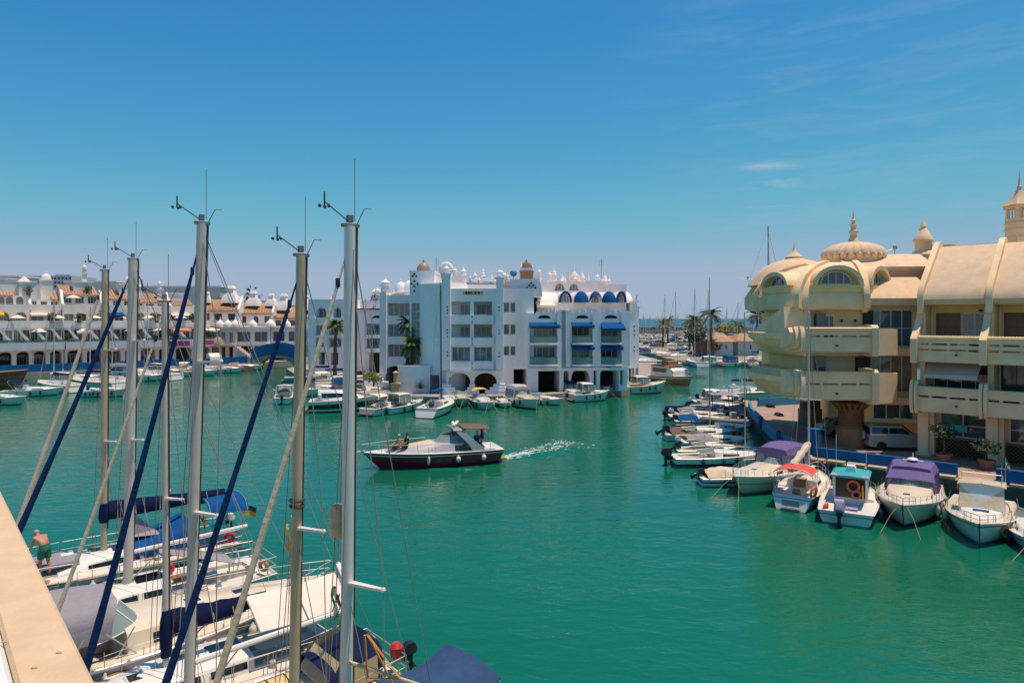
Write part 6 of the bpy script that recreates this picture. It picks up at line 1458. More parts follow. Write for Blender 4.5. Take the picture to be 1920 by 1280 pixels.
lr = MB(); lr.loft([[(x, .32*k*cos(a), .24*k*sin(a)) for a in [pi/8+pi/4*i for i in range(8)]] for x, k in ((-.48,.6),(-.44,.9),(-.36,1),(-.02,1),(-.01,1.06),(.01,1.06),(.02,1),(.36,1),(.44,.9),(.48,.6))]); o = lr.build('liferaft_canister', YELP, r5); o.location = (X5(6.5),.55,1.62)
mb = MB()
for x in (-.22,.22): mb.tube([(x,.335*cos(2*pi*i/12),.255*sin(2*pi*i/12)) for i in range(13)], .012, 4)
mb.build('canister_strap', FRMD, o)
mb = MB(); mb.torus((X5(9.3),0,1.4), .42, .025, (1,0,.2), 22, 5); mb.build('steering_wheel', STEEL, r5)
mb = MB(); mb.lathe([(.06,0),(.16,.15),(.18,.4),(.1,.5)], 10, (X5(9.7),.7,1.25)); mb.build('horseshoe_buoy', REDP, r5)
outboard(r5, X5(10.15), .3, 1.0, .6)
r6, H6, X6, d6 = near_yacht('yacht with tan painted mast and navy canvas dome hatch near the bottom edge', -13.7, 549, (564,479), 9.7, (311,1275), NAVS, .085, L_min=8.5, B=2.8, mast_m=ALUT, mast_d=.185, boom_len=0, spreaders=(.46,), sp_len=.75, bow_t=1.2, fs=.85, fb=1.1)
hoop_cover(r6, 'sprayhood', NAVY, X6(8.4), X6(7.5), 1.0, .85, 1.15, .62, .3, -.2)
mb = MB(); mb.sheet(lambda u, v: Vector((X6(7.45)-.3*u, .7*(2*v-1)*(1-.1*u), 1.2+.4*u)), 2, 6, .02); mb.build('sprayhood_window', CREAMV, r6)
mb = MB(); p_ = d6['at'](.515); mb.torus(p_, .14, .03, (0,0,1), 12, 6); mb.torus(p_-Vector((0,0,.12)), .14, .03, (0,0,1), 12, 6); mb.build('mast_band', FRMD, r6)
r7, H7, X7, d7 = near_yacht('nearest yacht with bright white mast and slate blue bimini over its stern', -11.4, 648, (656,424), 8.8, (405,1280), TANC, .075, L_min=8.0, B=2.8, mast_m=ALUW, mast_d=.20, boom_len=0, spreaders=(.40,), sp_len=.85, bow_t=1.0, fs=.9, fb=1.15, hullstripe=NAVY)
def bfn(u, v): return Vector((X7(7.1)-1.8*u, .95*(2*v-1), 3.02+.10*(1-(2*v-1)**2)-.20*sin(pi*u)*(.35+.65*abs(2*v-1))+.16*u))
mb = MB(); mb.sheet(bfn, 12, 12, .02); bo = mb.build('bimini', BIMC, r7)
mb = MB()
for u in (0.02,.5,.98): mb.tube([Vector((X7(8.3),-1.0,1.0))]+[bfn(u,i/8)-Vector((0,0,.03)) for i in range(9)]+[Vector((X7(8.3),1.0,1.0))], .018, 6)
mb.build('bimini_frame', STEEL, bo)
outboard(r7, X7(8.7), -.75, 1.5, .6); lifebuoy(r7, H7.edge(.04, -1, .9)+Vector((0,0,.5)), (.4,1,0), NAVY)
p_ = d7['at'](.50); mb = MB(); mb.lathe([(.05,.32),(.11,.30),(.14,.24),(.14,.09),(.145,.08),(.14,.07),(.14,-.09),(.145,-.1),(.14,-.11),(.14,-.24),(.11,-.30),(.04,-.32)], 14); o = mb.build('radar_reflector', BUFF, r7); o.location = p_+Vector((.1,-.23,0))
mb = MB(); p_ = d7['at'](.27); mb.tube([p_+Vector((0,.1,0)), p_+Vector((-1.0,.9,-.45))], .035, 7); mb.build('whisker_pole', ALUT, r7)
mb = MB(); mb.tube([p_+Vector((-.2,.3,.5)), p_+Vector((-.25,.32,-.3)), p_+Vector((-.7,.7,-.3)), p_+Vector((-.25,.3,.5)), p_+Vector((-1.6,.9,-2.6))], .022, 5); mb.build('orange_sheet_line', mat('orange_rope', (.6,.25,.06), .9, .15, 8), r7)
for rt, dd, sd, f, cols, drop in ((r7,d7,-1,.40,(GREENF,FENW,FRMD),.35),(r7,d7,-.45,.38,(REDP,YELC,REDP),.6),(r6,d6,-1,.46,(TANC,YELC,TANC),.15)):
    p = dd['at'](f)+Vector((-.1, sd*.62, -drop)); ln = MB(); ln.tube([p+Vector((0,0,drop)), p+Vector((0,0,-1.5))], .006, 4); fo = ln.build('flag_halyard', ROPE, rt)
    for i, m in enumerate(cols):
        mb = MB(); mb.sheet(lambda u, v: p+Vector((.05*sin(u*6+i*.4), -.18+.12*(i+v)*(1-.25*u)+.05*sin(u*5+v), -.5*u+.06*sin((i+v)*2.2))), 8, 2, .008, (1,0,0)); mb.build('flag_band', m, fo)
# motor cruiser L3 lying the other way round
q = UU*5.9+VV*-22.3; r3 = thing('motor_cruiser', 'white motor cruiser with grey cockpit canopy and long pale foredeck pointing away from the quay', 'motor cruiser', (q.x,q.y,0), atan2(UU.y,UU.x))
H3 = Hull(10.3, 3.5, 1.15, 1.35, .88, .14, -.1, .06, 2.0); H3.build(r3, GEL, GELC, (.06,.36,.74,.7), stripe=(.35,.75,GELG,0,.55), stripe2=(.84,.93,GELG), boot=(0,.1,NAVY), cm=TANC)
house(r3, [(-1.45,1.35,1.2,1.15,1.75),(-.5,1.32,1.1,1.17,1.72),(.9,1.15,.9,1.2,1.62),(2.6,.85,.6,1.26,1.48),(4.0,.3,.15,1.32,1.36)], GELC, 'foredeck_cabin', .05, [(.7,2.6,.25,.7)])
windscreen(r3, -2.2, -.9, 1.35, 1.15, 1.7, .62, .55, WSH, 3, FRMW); hatch(r3, .6, 0, 1.68, .55); hatch(r3, 2.0, 0, 1.58, .45)
def cfn(u, v):
    a = pi*v; e = abs(cos(a))**.5*(1 if cos(a) > 0 else -1); return Vector((-4.1+2.5*u-.25*(1-sin(a)), (1.45-.15*u)*e, 1.75+(.85+.12*sin(u*pi))*max(0,sin(a))**.5))
mb = MB(); mb.sheet(cfn, 8, 14, .025); cp = mb.build('cockpit_canopy', GREYC, r3)
mb = MB()
for x in (-4.2,-3.0,-1.8):
    for sd in (1,-1): mb.tube([(x,sd*1.42,1.1),(x+.5,sd*1.4,1.95)], .02, 5); mb.tube([(x+.6,sd*1.42,1.15),(x-.2,sd*1.4,1.95)], .02, 5)
mb.build('canopy_frame', STEEL, cp)
guardrail(r3, H3, .45, .9, .5, 6); pulpit(r3, H3, .88, .5); fenders(r3, H3, (.3,.55), 1); fenders(r3, H3, (.3,.55,.7), -1)
mb = MB(); mb.tube([H3.edge(1,1,0)+Vector((-.3,0,.06)), H3.edge(1,1,0)+Vector((.25,0,-.05))], .04, 6); mb.tube([H3.edge(1,1,0)+Vector((.2,0,0)), H3.edge(1,1,0)+Vector((.15,.3,-.45))], .03, 5); mb.tube([H3.edge(1,1,0)+Vector((.2,0,0)), H3.edge(1,1,0)+Vector((.15,-.3,-.45))], .03, 5); mb.build('anchor', STEEL, r3)
mb = MB(); mb.box(-5.7,-1.4,.3,-5.0,1.4,.38); mb.build('swim_platform', TEAK, r3)

# ---------------------------------------------------------------- motor boats
def camper(root, m, x0, x1, w, zb, zt, posts=4, vm=None, taper=.88):
    """cockpit tent with clear panels"""
    mid = zb+(zt-zb)*.74
    v = house(root, [(x0,w*.97,w*taper*.97,zb,mid),(x1,w*.93,w*taper*.9,zb,mid)], vm or VINYL, 'tent_windows', .02)
    house(root, [(x0-.03,w*taper+.05,w*taper*.86,mid-.1,zt-.04),((x0+x1)/2,w*taper+.06,w*taper*.86,mid-.1,zt+.03),(x1+.08,w*taper*.93,w*taper*.74,mid-.12,zt-.12)], m, 'tent_roof', .05)
    mb = MB()
    for i in range(posts):
        x = x0+(x1-x0)*i/(posts-1)
        for sd in (1,-1): mb.beam((x,sd*(w*.98),zb),(x,sd*(w*taper*.99),mid), .09, .03)
    for sd in (1,-1): mb.beam((x0,sd*w*.99,zb+.05),(x1,sd*w*.96,zb+.05), .05, .16)
    for y in (-.5,.5): mb.beam((x0-.02,y*w,zb),(x0-.02,y*w*taper,mid), .08, .03); mb.beam((x1+.02,y*w*.9,zb),(x1+.02,y*w*.8,mid), .08, .03)
    mb.build('tent_frame', m, v); return v
def cruiser(label, loc, rz, L_, B, hm=None, fs=.75, fb=1.05, top=None, cov=None, stripe=None, motor=None, name='motor_cruiser', group=None, dm=None, ws_h=.45, flagc=None, arch=False, fend=(1,-1), seats=GELC, wind=True):
    root = thing(name, label, name.replace('_', ' '), (loc[0],loc[1],0), rz, group)
    H_ = Hull(L_, B, fs, fb, .84, .12, -.05, .05, 2.1); hm = hm or GEL
    H_.build(root, hm, dm or GEL, (.07,.42,.74,.45), stripe=stripe, boot=(0,.1,NAVY if stripe is None else stripe[2]), cm=seats)
    zd = fs; x = L_
    house(root, [(-.08*x,B*.36,B*.33,fs+.02,fs+.46),(.06*x,B*.36,B*.32,fs+.04,fs+.42),(.2*x,B*.31,B*.24,fs+.08,fs+.36),(.38*x,B*.16,B*.08,fs+.2,fs+.28)], hm, 'fore_cabin', .05, [(.6,1.9,.25,.65)])
    hatch(root, .2*x, 0, fs+.38, .42)
    if wind: windscreen(root, -.24*x, -.03*x, B*.40, B*.34, fs+.36, ws_h, .35, WSH, 3)
    if top == 'tent': camper(root, cov, -.42*x, -.10*x, B*.42, fs+.12, fs+1.5)
    elif top == 'tent_raked':
        camper(root, cov, -.40*x, -.16*x, B*.42, fs+.1, fs+1.45)
        mb = MB(); mb.sheet(lambda u, v: Vector((-.06*x-.13*x*u, B*(.37-.06*u)*(2*v-1), fs+.78+.55*u+.05*(1-(2*v-1)**2))), 3, 8, .02); mb.build('windscreen_cover', cov, root)
        mb = MB(); mb.ball((-.28*x,0,fs+1.62), (.28,.28,.1), 12, 6); mb.tube([(-.3*x,0,fs+1.45),(-.3*x,0,fs+1.95)], .03, 6); mb.tube([(-.32*x,-.5,fs+1.5),(-.32*x,.5,fs+1.5)], .03, 6); mb.build('radar_mast', FRMW, root)
    elif top == 'bimini': bimini(root, cov, -.38*x, -.12*x, B*.40, fs+1.35, .12, .15, True, fs)
    elif top == 'hardtop':
        house(root, [(-.3*x,B*.36,B*.34,fs+1.28,fs+1.38),(-.16*x,B*.36,B*.33,fs+1.3,fs+1.42),(.0*x,B*.33,B*.28,fs+1.25,fs+1.33)], hm, 'hardtop', .06)
        mb = MB()
        for sd in (1,-1):
            for a, b_ in ((-.3,-.28),(-.14,-.15),(.05,-.01)): mb.beam((a*x,sd*B*.37,fs+.4),(b_*x,sd*B*.33,fs+1.3), .1, .05)
        mb.build('hardtop_pillars', hm, root)
        for sd in (1,-1):
            mb = MB(); mb.quad((-.29*x,sd*B*.362,fs+.45),(-.15*x,sd*B*.362,fs+.45),(-.155*x,sd*B*.338,fs+1.27),(-.27*x,sd*B*.338,fs+1.27)); mb.quad((-.13*x,sd*B*.362,fs+.45),(.03*x,sd*B*.35,fs+.45),(-.02*x,sd*B*.325,fs+1.25),(-.14*x,sd*B*.337,fs+1.27)); mb.build('side_window', WSH, root)
    elif top == 'cover':
        mb = MB(); mb.sheet(lambda u, v: Vector((-.44*x+.5*x*u, B*.46*(2*v-1)*(1-.1*u), fs+.1+(.5*sin(pi*(.15+.75*u)))*(1-abs(2*v-1)**2.2)+.03*sin(u*23)*sin(v*17))), 16, 12, .02); mb.build('boat_cover', cov, root)
    if arch:
        mb = MB(); mb.loft([[(a,y,z),(a+.28,y,z),(a+.28,y*.9,z-.08),(a,y*.9,z-.08)] for a,y,z in [(-.34*x-.0,B*.44,fs+.2),(-.36*x,B*.42,fs+.75),(-.38*x,B*.3,fs+1.15),(-.38*x,0.01,fs+1.22)]]); mb.loft([[(a,-y,z),(a+.28,-y,z),(a+.28,-y*.9,z-.08),(a,-y*.9,z-.08)] for a,y,z in [(-.34*x-.0,B*.44,fs+.2),(-.36*x,B*.42,fs+.75),(-.38*x,B*.3,fs+1.15),(-.38*x,0.01,fs+1.22)]]); mb.build('radar_arch', hm, root)
    if L_ > 6: guardrail(root, H_, .52, .92, .38, 6, None, 'bow_rail', .95)
    pulpit(root, H_, .9, .38)
    for sd in fend: fenders(root, H_, (.28,.5,.66), sd, FENW if sd > 0 else FENN, .11, .5)
    if motor: outboard(root, -L_*.5-.02, 0, fs*.75, motor[1] if len(motor) > 1 else 1.0, motor[0], len(motor) > 2)
    else:
        mb = MB(); mb.box(-L_*.5-.55,-B*.36,.22,-L_*.5+.1,B*.36,.3); mb.build('swim_platform', TEAK, root)
    for sd in (1,-1):
        mb = MB(); q0 = H_.edge(.97, sd, .8); mb.tube([q0, q0+Vector((.5,sd*.35,-.5)), q0+Vector((1.4,sd*.8,-q0.z-.2))], .014, 4); mb.build('mooring_line', ROPE, root)
    mb = MB(); mb.tube([H_.edge(.3,1,.95), H_.edge(.18,1,.99)+Vector((0,.12,-.3)), H_.edge(.05,1,.95)], .015, 4); mb.build('deck_line', ROPE, root)
    if flagc: flag(root, -L_*.46, B*.3, fs, 2.4, flagc, .3, .5, 1.3)
    return root, H_
ang = lambda dx, dy: atan2(dy, dx)
def place(px, py, dx, dy, L_, at_='bow'):             # waterline point of bow or stern -> centre
    p = at(px, py, 0); d = Vector((dx,dy)).normalized(); c = p.xy-d*L_*.5 if at_ == 'bow' else p.xy+d*L_*.5
    return (c.x, c.y), atan2(d.y, d.x)
# right hand quay, nearest boats
c, a = place(1378, 931, -.74, -.67, 7.6); R1, _ = cruiser('white cruiser with purple camper canopy lying bow left beside the red canopied sailboat', c, a, 7.9, 3.0, GELC, .85, 1.2, 'tent', PURC, (.55,.62,GELG))
# sailboat with red bimini
c, a = place(1482, 958, .58, .81, 7.0, 'stern'); root = thing('sailing_boat', 'small white sailboat with red bimini and furled tan mainsail on the right quay', 'sailboat', (*c,0), a)
Hs = Hull(7.0, 2.6, .75, .95, .78, .10, .35, .05, 2.1, .7); Hs.build(root, GEL, DECK, (.05,.36,.66,.5), boot=(0,.08,GELG), stripe=(.8,.87,GELG), cm=GEL)
house(root, [(-.9,.85,.75,.8,1.2),(.3,.85,.7,.83,1.2),(1.3,.6,.45,.87,1.1),(2.0,.4,.2,.9,.98)], GEL, 'cabin', .05, [(.2,1.7,.3,.7)])
bimini(root, REDC, -3.1, -1.5, 1.0, 2.1, .14, .12, True, .8)
mb = MB(); mb.tube([(.9,0,1.1),(.82,0,5),(.72,0,10.75)], [.065,.06,.05], 8); mast = mb.build('mast', ALU, root)
mb = MB(); mb.tube([(.83,-.75,5.6),(.83,.75,5.6)], .022, 5); mb.box(.5,-.04,10.7,.95,.04,10.8); mb.build('spreader', ALU, mast)
for sd in (1,-1):
    mb = MB(); mb.tube([Hs.edge(.6,sd,.95), (.83,sd*.75,5.6), (.72,0,10.7)], .010, 4); mb.build('shroud', WIRE, root)
mb = MB(); mb.tube([(3.4,0,1.0),(.75,0,10.3)], .025, 5); mb.build('forestay', WIRE, root); mb = MB(); mb.tube([(-3.4,0,1.0),(.72,0,10.7)], .010, 4); mb.build('backstay', WIRE, root)
mb = MB(); pts = [Vector((.78,0,3.0)).lerp(Vector((-2.0,.25,2.15)), i/10) for i in range(11)]; mb.tube(pts, [.14+.06*sin(i*.9)**2+.04*((i*3)%2) for i in range(11)], 8); mb.tube([(.78,0,2.9),(-2.1,.25,2.05)], .05, 6); mb.build('furled_mainsail', TANC, root)
lifebuoy(root, Vector((-2.9,-1.05,1.05)), (.3,1,.2)); pushpit(root, Hs, .1, .5); pulpit(root, Hs, .85, .5); guardrail(root, Hs, .12, .86, .45, 5)
deckpatch(root, -1.45, -1.0, -.35, .35, .85, TEAK, 'companionway_door', .5); deckpatch(root, -2.4, -2.0, -.2, .2, .5, TEAK, 'tiller_box', .4)
mb = MB(); mb.box(-3.48,-.45,.25,-3.42,.45,.6); mb.box(-3.62,-.5,.12,-3.4,.5,.17); mb.build('stern_ladder', GELG, root)
# fishing boat
c, a = place(1586, 983, .51, .86, 6.0, 'stern'); root = thing('fishing_boat', 'small fishing boat with teal roofed wheelhouse, lifebuoys and lavender covered outboard', 'fishing boat', (*c,0), a)
Hs = Hull(6.4, 2.8, .65, 1.0, .9, .10, -.05, .05, 2.2); Hs.build(root, GEL, GEL, (.04,.45,.8,.35), boot=(0,.12,TEALC), stripe=(.7,.8,GELG))
mb = MB()
for x0_, x1_, y0_, y1_ in ((-.4,.95,-.86,-.80),(-.4,.95,.80,.86),(.92,.98,-.8,.8)): mb.box(x0_,y0_,.6,x1_,y1_,1.95)
for y in (-.8,.72): mb.box(-.42,y,.6,-.34,y+.08,1.95)
mb.build('wheelhouse', GEL, root); mb = MB(); mb.box(-.3,-.78,.45,-.25,.78,1.93); mb.build('wheelhouse_door', BLKP, root)
for sd in (1,-1):
    mb = MB(); mb.box(-.2,sd*.865-.005,1.2,.8,sd*.865+.005,1.75); mb.build('side_window', BGLS, root)
house(root, [(-1.1,.95,.93,1.95,2.03),(1.2,.95,.9,1.95,2.03)], TEALC, 'wheelhouse_roof', .05)
mb = MB(); mb.box(-1.12,-.9,2.0,-.5,.9,2.045); mb.build('roof_lip', LAVC, root); deckpatch(root, -.1, .5, -.25, .25, 2.07, FRMW, 'roof_box', .25); mb = MB(); mb.box(-.05,-.2,2.32,.45,.2,2.4); mb.build('searchlight', FRMW, root)
for y, h in ((.8,1.9),(-.7,1.0)):
    mb = MB(); mb.tube([(.9,y,2.0),(.85,y,2.0+h)], .014, 5); mb.build('whip_aerial', FENW, root)
lifebuoy(root, Vector((-.48,-.15,1.42)), (1,0,0), ORNG, .28); lifebuoy(root, Vector((-.5,-.3,1.0)), (1,.2,.1), mat('faded_red', (.5,.12,.08), .6,.1,5), .2); lifebuoy(root, Vector((-2.9,.95,.7)), (.3,1,.2), ORNG, .2)
mb = MB(); mb.tube([(-.5,-.6,1.5),(-.55,-.62,.8)], .05, 6); mb.build('yellow_oilskin', YELC, root); outboard(root, -3.12, .25, .55, 1.15, LAVC); deckpatch(root, -2.6, -2.1, -.5, .1, .35, LAVC, 'bait_box', .35)
fenders(root, Hs, (.3,.6), 1, FENN); fenders(root, Hs, (.25,.5,.7), -1, FENN, .14); guardrail(root, Hs, .5, .9, .4, 4, ROPE, 'bow_rail')
# cruiser with purple canopy, bow to camera
c, a = place(1692, 994, -.57, -.82, 7.2); R4, H_ = cruiser('white cruiser with purple canopy and windscreen cover, bow toward the camera', c, a, 7.4, 3.1, GELC, .9, 1.25, 'tent_raked', PURC, None, None, ws_h=.42)
deckpatch(R4, .8, 1.25, -.2, .3, 1.24, BRNC, 'deck_locker', .06); lifebuoy(R4, H_.p(.55,.62,1,.1), (0,1,0), GELG, .3)
# cabin boat at the right
c, a = place(1836, 1027, -.59, -.81, 6.6); root = thing('cabin_boat', 'white cabin boat with tall wheelhouse visor and coiled rope at its bow', 'cabin boat', (*c,0), a)
Hs = Hull(6.8, 3.0, .8, 1.1, .88, .11, -.05, .05, 2.2); Hs.build(root, GEL, GELC, (.06,.4,.78,.4), boot=(0,.1,GELG), stripe=(.82,.9,TEAK))
house(root, [(-.9,.98,.9,.8,2.15),(.2,.98,.88,.8,2.2),(.75,.95,.84,.82,1.15)], GEL, 'wheelhouse', .05, [(.15,.9,.55,.85)])
mb = MB(); mb.quad((.24,-.88,2.12),(.24,.88,2.12),(.76,.88,1.2),(.76,-.88,1.2)); mb.build('windscreen_cover', TANC, root)
house(root, [(-1.0,1.0,.96,2.18,2.26),(.35,1.0,.94,2.2,2.28)], GELC, 'wheelhouse_roof', .06); mb = MB()
for y in (-.85,.85): mb.tube([(-.9,y,2.3),(-.85,y,2.62)], .02, 5)
mb.tube([(-.85,-.85,2.6),(-.85,.85,2.6)], .02, 5); mb.tube([(-.3,0,2.28),(.3,0,2.34)], .03, 6); mb.tube([(.1,.8,2.28),(.1,.8,3.4)], .015, 4); mb.build('roof_rack', STEEL, root)
house(root, [(.76,.9,.82,.8,1.18),(1.6,.8,.68,.84,1.14),(2.4,.45,.3,.9,1.05)], GEL, 'fore_cabin', .05); mb = MB(); mb.box(1.0,-.32,1.2,1.3,.32,1.235); mb.build('deck_hatch', BLUC, root)
mb = MB()
for k in range(4): mb.torus(Hs.p(.80,.6,1,.12)+Vector((0,0,-.08+.05*k)), .2+.012*k, .035, (.5,1,0), 14, 6)
mb.build('rope_coil', mat('brown_rope', (.3,.16,.07), .9,.2,8), root); deckpatch(root, -.2,.2,-1.02,-.86,1.9,ORNG,'orange_lifejacket',.3)
guardrail(root, Hs, .4, .9, .4, 5, None, 'bow_rail'); pulpit(root, Hs, .88, .4); fenders(root, Hs, (.2,.45,.7), 1); fenders(root, Hs, (.2,.45), -1)
flag(root, -.8, .95, 2.3, 2.2, (GREENF,FENW,REDP), .35, .4, 1.2)
c, a = place(1938, 1046, -.62, -.78, 5.0); cruiser('small open white boat cut off by the right edge of the view', c, a, 5.0, 2.1, GEL, .55, .75, None, None, (.6,.75,GELG), None, name='open_boat', wind=True)
# ------ small boats lying stern out along the far part of the right quay (all point right, outboards left)
def small(label, px, py, L_, B, top=None, cov=None, motor=None, hm=None, stripe=None, fs=.5, dx=1, dy=.05, wind=True, name='speedboat'):
    c, a = place(px, py, dx, dy, L_, 'stern')
    return cruiser(label, c, a, L_, B, hm, fs, fs+.22, top, cov, stripe, motor or (BLKP, .8), name=name, group='small outboard boats along the right quay', ws_h=.32, wind=wind, fend=(-1,))
small('small outboard boat under a crumpled tan cover next to the purple canopied cruiser', 1312, 908, 4.6, 1.9, 'cover', TANC, (BLKP,.75,1), None, (.5,.7,BLUC), wind=False)
small('long white speedboat with large black outboard tilted at its stern', 1262, 872, 6.6, 2.1, None, None, (BLKP,1.15), None, (.15,.4,NAVY), fs=.6)
small('white open boat under a grey brown cover, red can at its stern', 1278, 838, 5.6, 2.0, 'cover', GREYC, (FENW,.7), None, (.5,.7,GELG), fs=.5, wind=False)
small('white boat with tan bow cover and twin dark motors farthest left', 1246, 824, 6.2, 2.2, 'cover', BRNC, (BLKP,1.0,1), None, (.5,.65,GELG), fs=.55)
small('bare white open boat with bench seats among the small boats', 1300, 812, 5.2, 1.9, None, None, (BLKP,.8), None, None, fs=.45, wind=False)
small('small motorboat under bright blue cover along the right quay', 1264, 797, 5.0, 2.1, 'cover', BLUC, (BLKP,.8,1), None, (.5,.7,BLUC), wind=False)
small('grey covered motorboat with silver outboard behind the blue covered one', 1264, 782, 5.4, 2.0, 'cover', GREYC, (FENW,.8), GELN, None, wind=False)
small('white day boat with brown seats behind the grey covered motorboat', 1288, 770, 6.0, 2.1, None, None, (BLKP,.8,1), None, (.55,.7,GELG))
# red can on the stern of the covered boat
small('white outboard skiff squeezed between the speedboat and the covered boat', 1268, 855, 5.0, 1.8, None, None, (BLKP,.8,1), None, (.5,.65,BRNC), fs=.5)
small('cream runabout with windscreen just behind the bare open boat', 1254, 788, 5.6, 2.0, None, None, (BLKP,.9), GELC, None, fs=.5)
small('white cuddy cabin boat last of the outboards before the navy workboat', 1300, 760, 6.0, 2.2, 'hardtop', None, (FENW,.8), None, (.5,.65,NAVY), fs=.55)
small('white launch with tan sun cover nearest the navy workboat', 1312, 752, 6.0, 2.1, 'cover', TANC, (BLKP,.8), None, None, fs=.5, wind=False)
# ------ ribs and the navy workboat
def rib(label, loc, rz, L_, B, m, console=True, motor=1.0, ttop=False):
    root = thing('rigid_inflatable', label, 'inflatable boat', (loc[0],loc[1],0), rz)
    r_ = B*.13; mb = MB(); pts = []
    for i in range(13):
        u = i/12; pts.append(Vector((-L_*.5+L_*.98*u, (B*.5-r_)*(1-max(0,(u-.55)/.45)**2.2), .42+.28*u**2.5)))
    full = pts+[Vector((p.x,-p.y,p.z)) for p in pts[::-1][1:]]; mb.tube(full, [r_*.55]+[r_]*(len(full)-2)+[r_*.55], 12); mb.build('tube', m, root)
    H_ = Hull(L_*.94, B*.8, .35, .6, .95, .1, 0, .02, 2.2, .6); H_.build(root, GELN if m is NAVY else GELG, TANC, None)
    if console: deckpatch(root, -.3, .3, -.4, .4, .4, GELG, 'console', .9, 0); deckpatch(root, -1.1, -.6, -.35, .35, .4, BLKP, 'helm_seat', .7)
    if ttop:
        mb = MB()
        for x in (-1.6,.6):
            for y in (-.7,.7): mb.tube([(x,y,.5),(x*.9,y,2.4)], .04, 6)
        mb.build('tee_top_frame', BLKP, root); house(root, [(-1.9,.95,.9,2.38,2.46),(.9,.95,.85,2.38,2.46)], GELG, 'tee_top', .04)
        mb = MB(); mb.ball((.2,0,2.6), (.25,.25,.14), 10, 6); mb.tube([(-.4,.4,2.45),(-.4,.4,4.2)], .02, 5); mb.tube([(-1.6,-.6,2.45),(-1.6,-.6,4.6)], .015, 5); mb.tube([(-.8,0,2.45),(-.8,0,3.2)], .03, 5); mb.box(-.85,-.35,3.1,-.75,.35,3.16); mb.build('radar_and_aerials', FENW, root)
    for y in ((-.3,.3) if motor > 1 else (0,)): outboard(root, -L_*.5+.1, y, .5, motor)
    return root
def at_px(px, py, L_, dx, dy): return place(px, py, dx, dy, L_, 'stern')
c, a = place(1276, 765, .98, .18, 8.2, 'bow'); c = (xp(1340,68)-.0, 68.2)
rib('dark grey inflatable pontoon boat with a long brown tube beside the navy workboat', (23.6-2.2,66.0), pi-.06, 8.0, 2.4, RIBG, True, 1.1)
rib('large navy workboat inflatable with tee top, radar and aerials by the far promenade', (21.6,72.2), pi-.05, 10.5, 3.2, NAVY, True, 1.2, True)
rib('second dark inflatable with black seats moored behind the navy workboat', (26.0,79.5), pi-.05, 7.5, 2.5, RUB, True, 1.1, True)
# bare thin masts of small boats along this quay
for px, ty, py, Y, lab in ((1323,520,790,60.5,'thin bare mast of a small blue hulled sailing dinghy among the outboard boats'),(1387,585,850,48.5,'thin tan mast of a low sailing dinghy lying nearest the quay corner')):
    root = thing('sailing_dinghy', lab, 'dinghy', (xp(px,Y),Y,0), .05); Hd = Hull(5.0,1.7,.45,.6,.7,.08,.2,.04,2.1); Hd.build(root, BLUC if px < 1350 else GEL, DECK, (.1,.4,.6,.3)); mb = MB(); mb.tube([(.4,0,.5),(.35,0,zp(ty,Y))], [.05,.035], 7); mb.build('mast', ALUT, root)
    mb = MB(); mb.tube([(.36,0,1.3),(-1.8,0,1.35)], .05, 6); mb.build('boom', BLUC if px < 1350 else TANC, root)
    for sd in (1,-1): 
        mb = MB(); mb.tube([Hd.edge(.5,sd,.95),(.36,0,zp(ty,Y)*.9)], .008, 4); mb.build('shroud', WIRE, root)
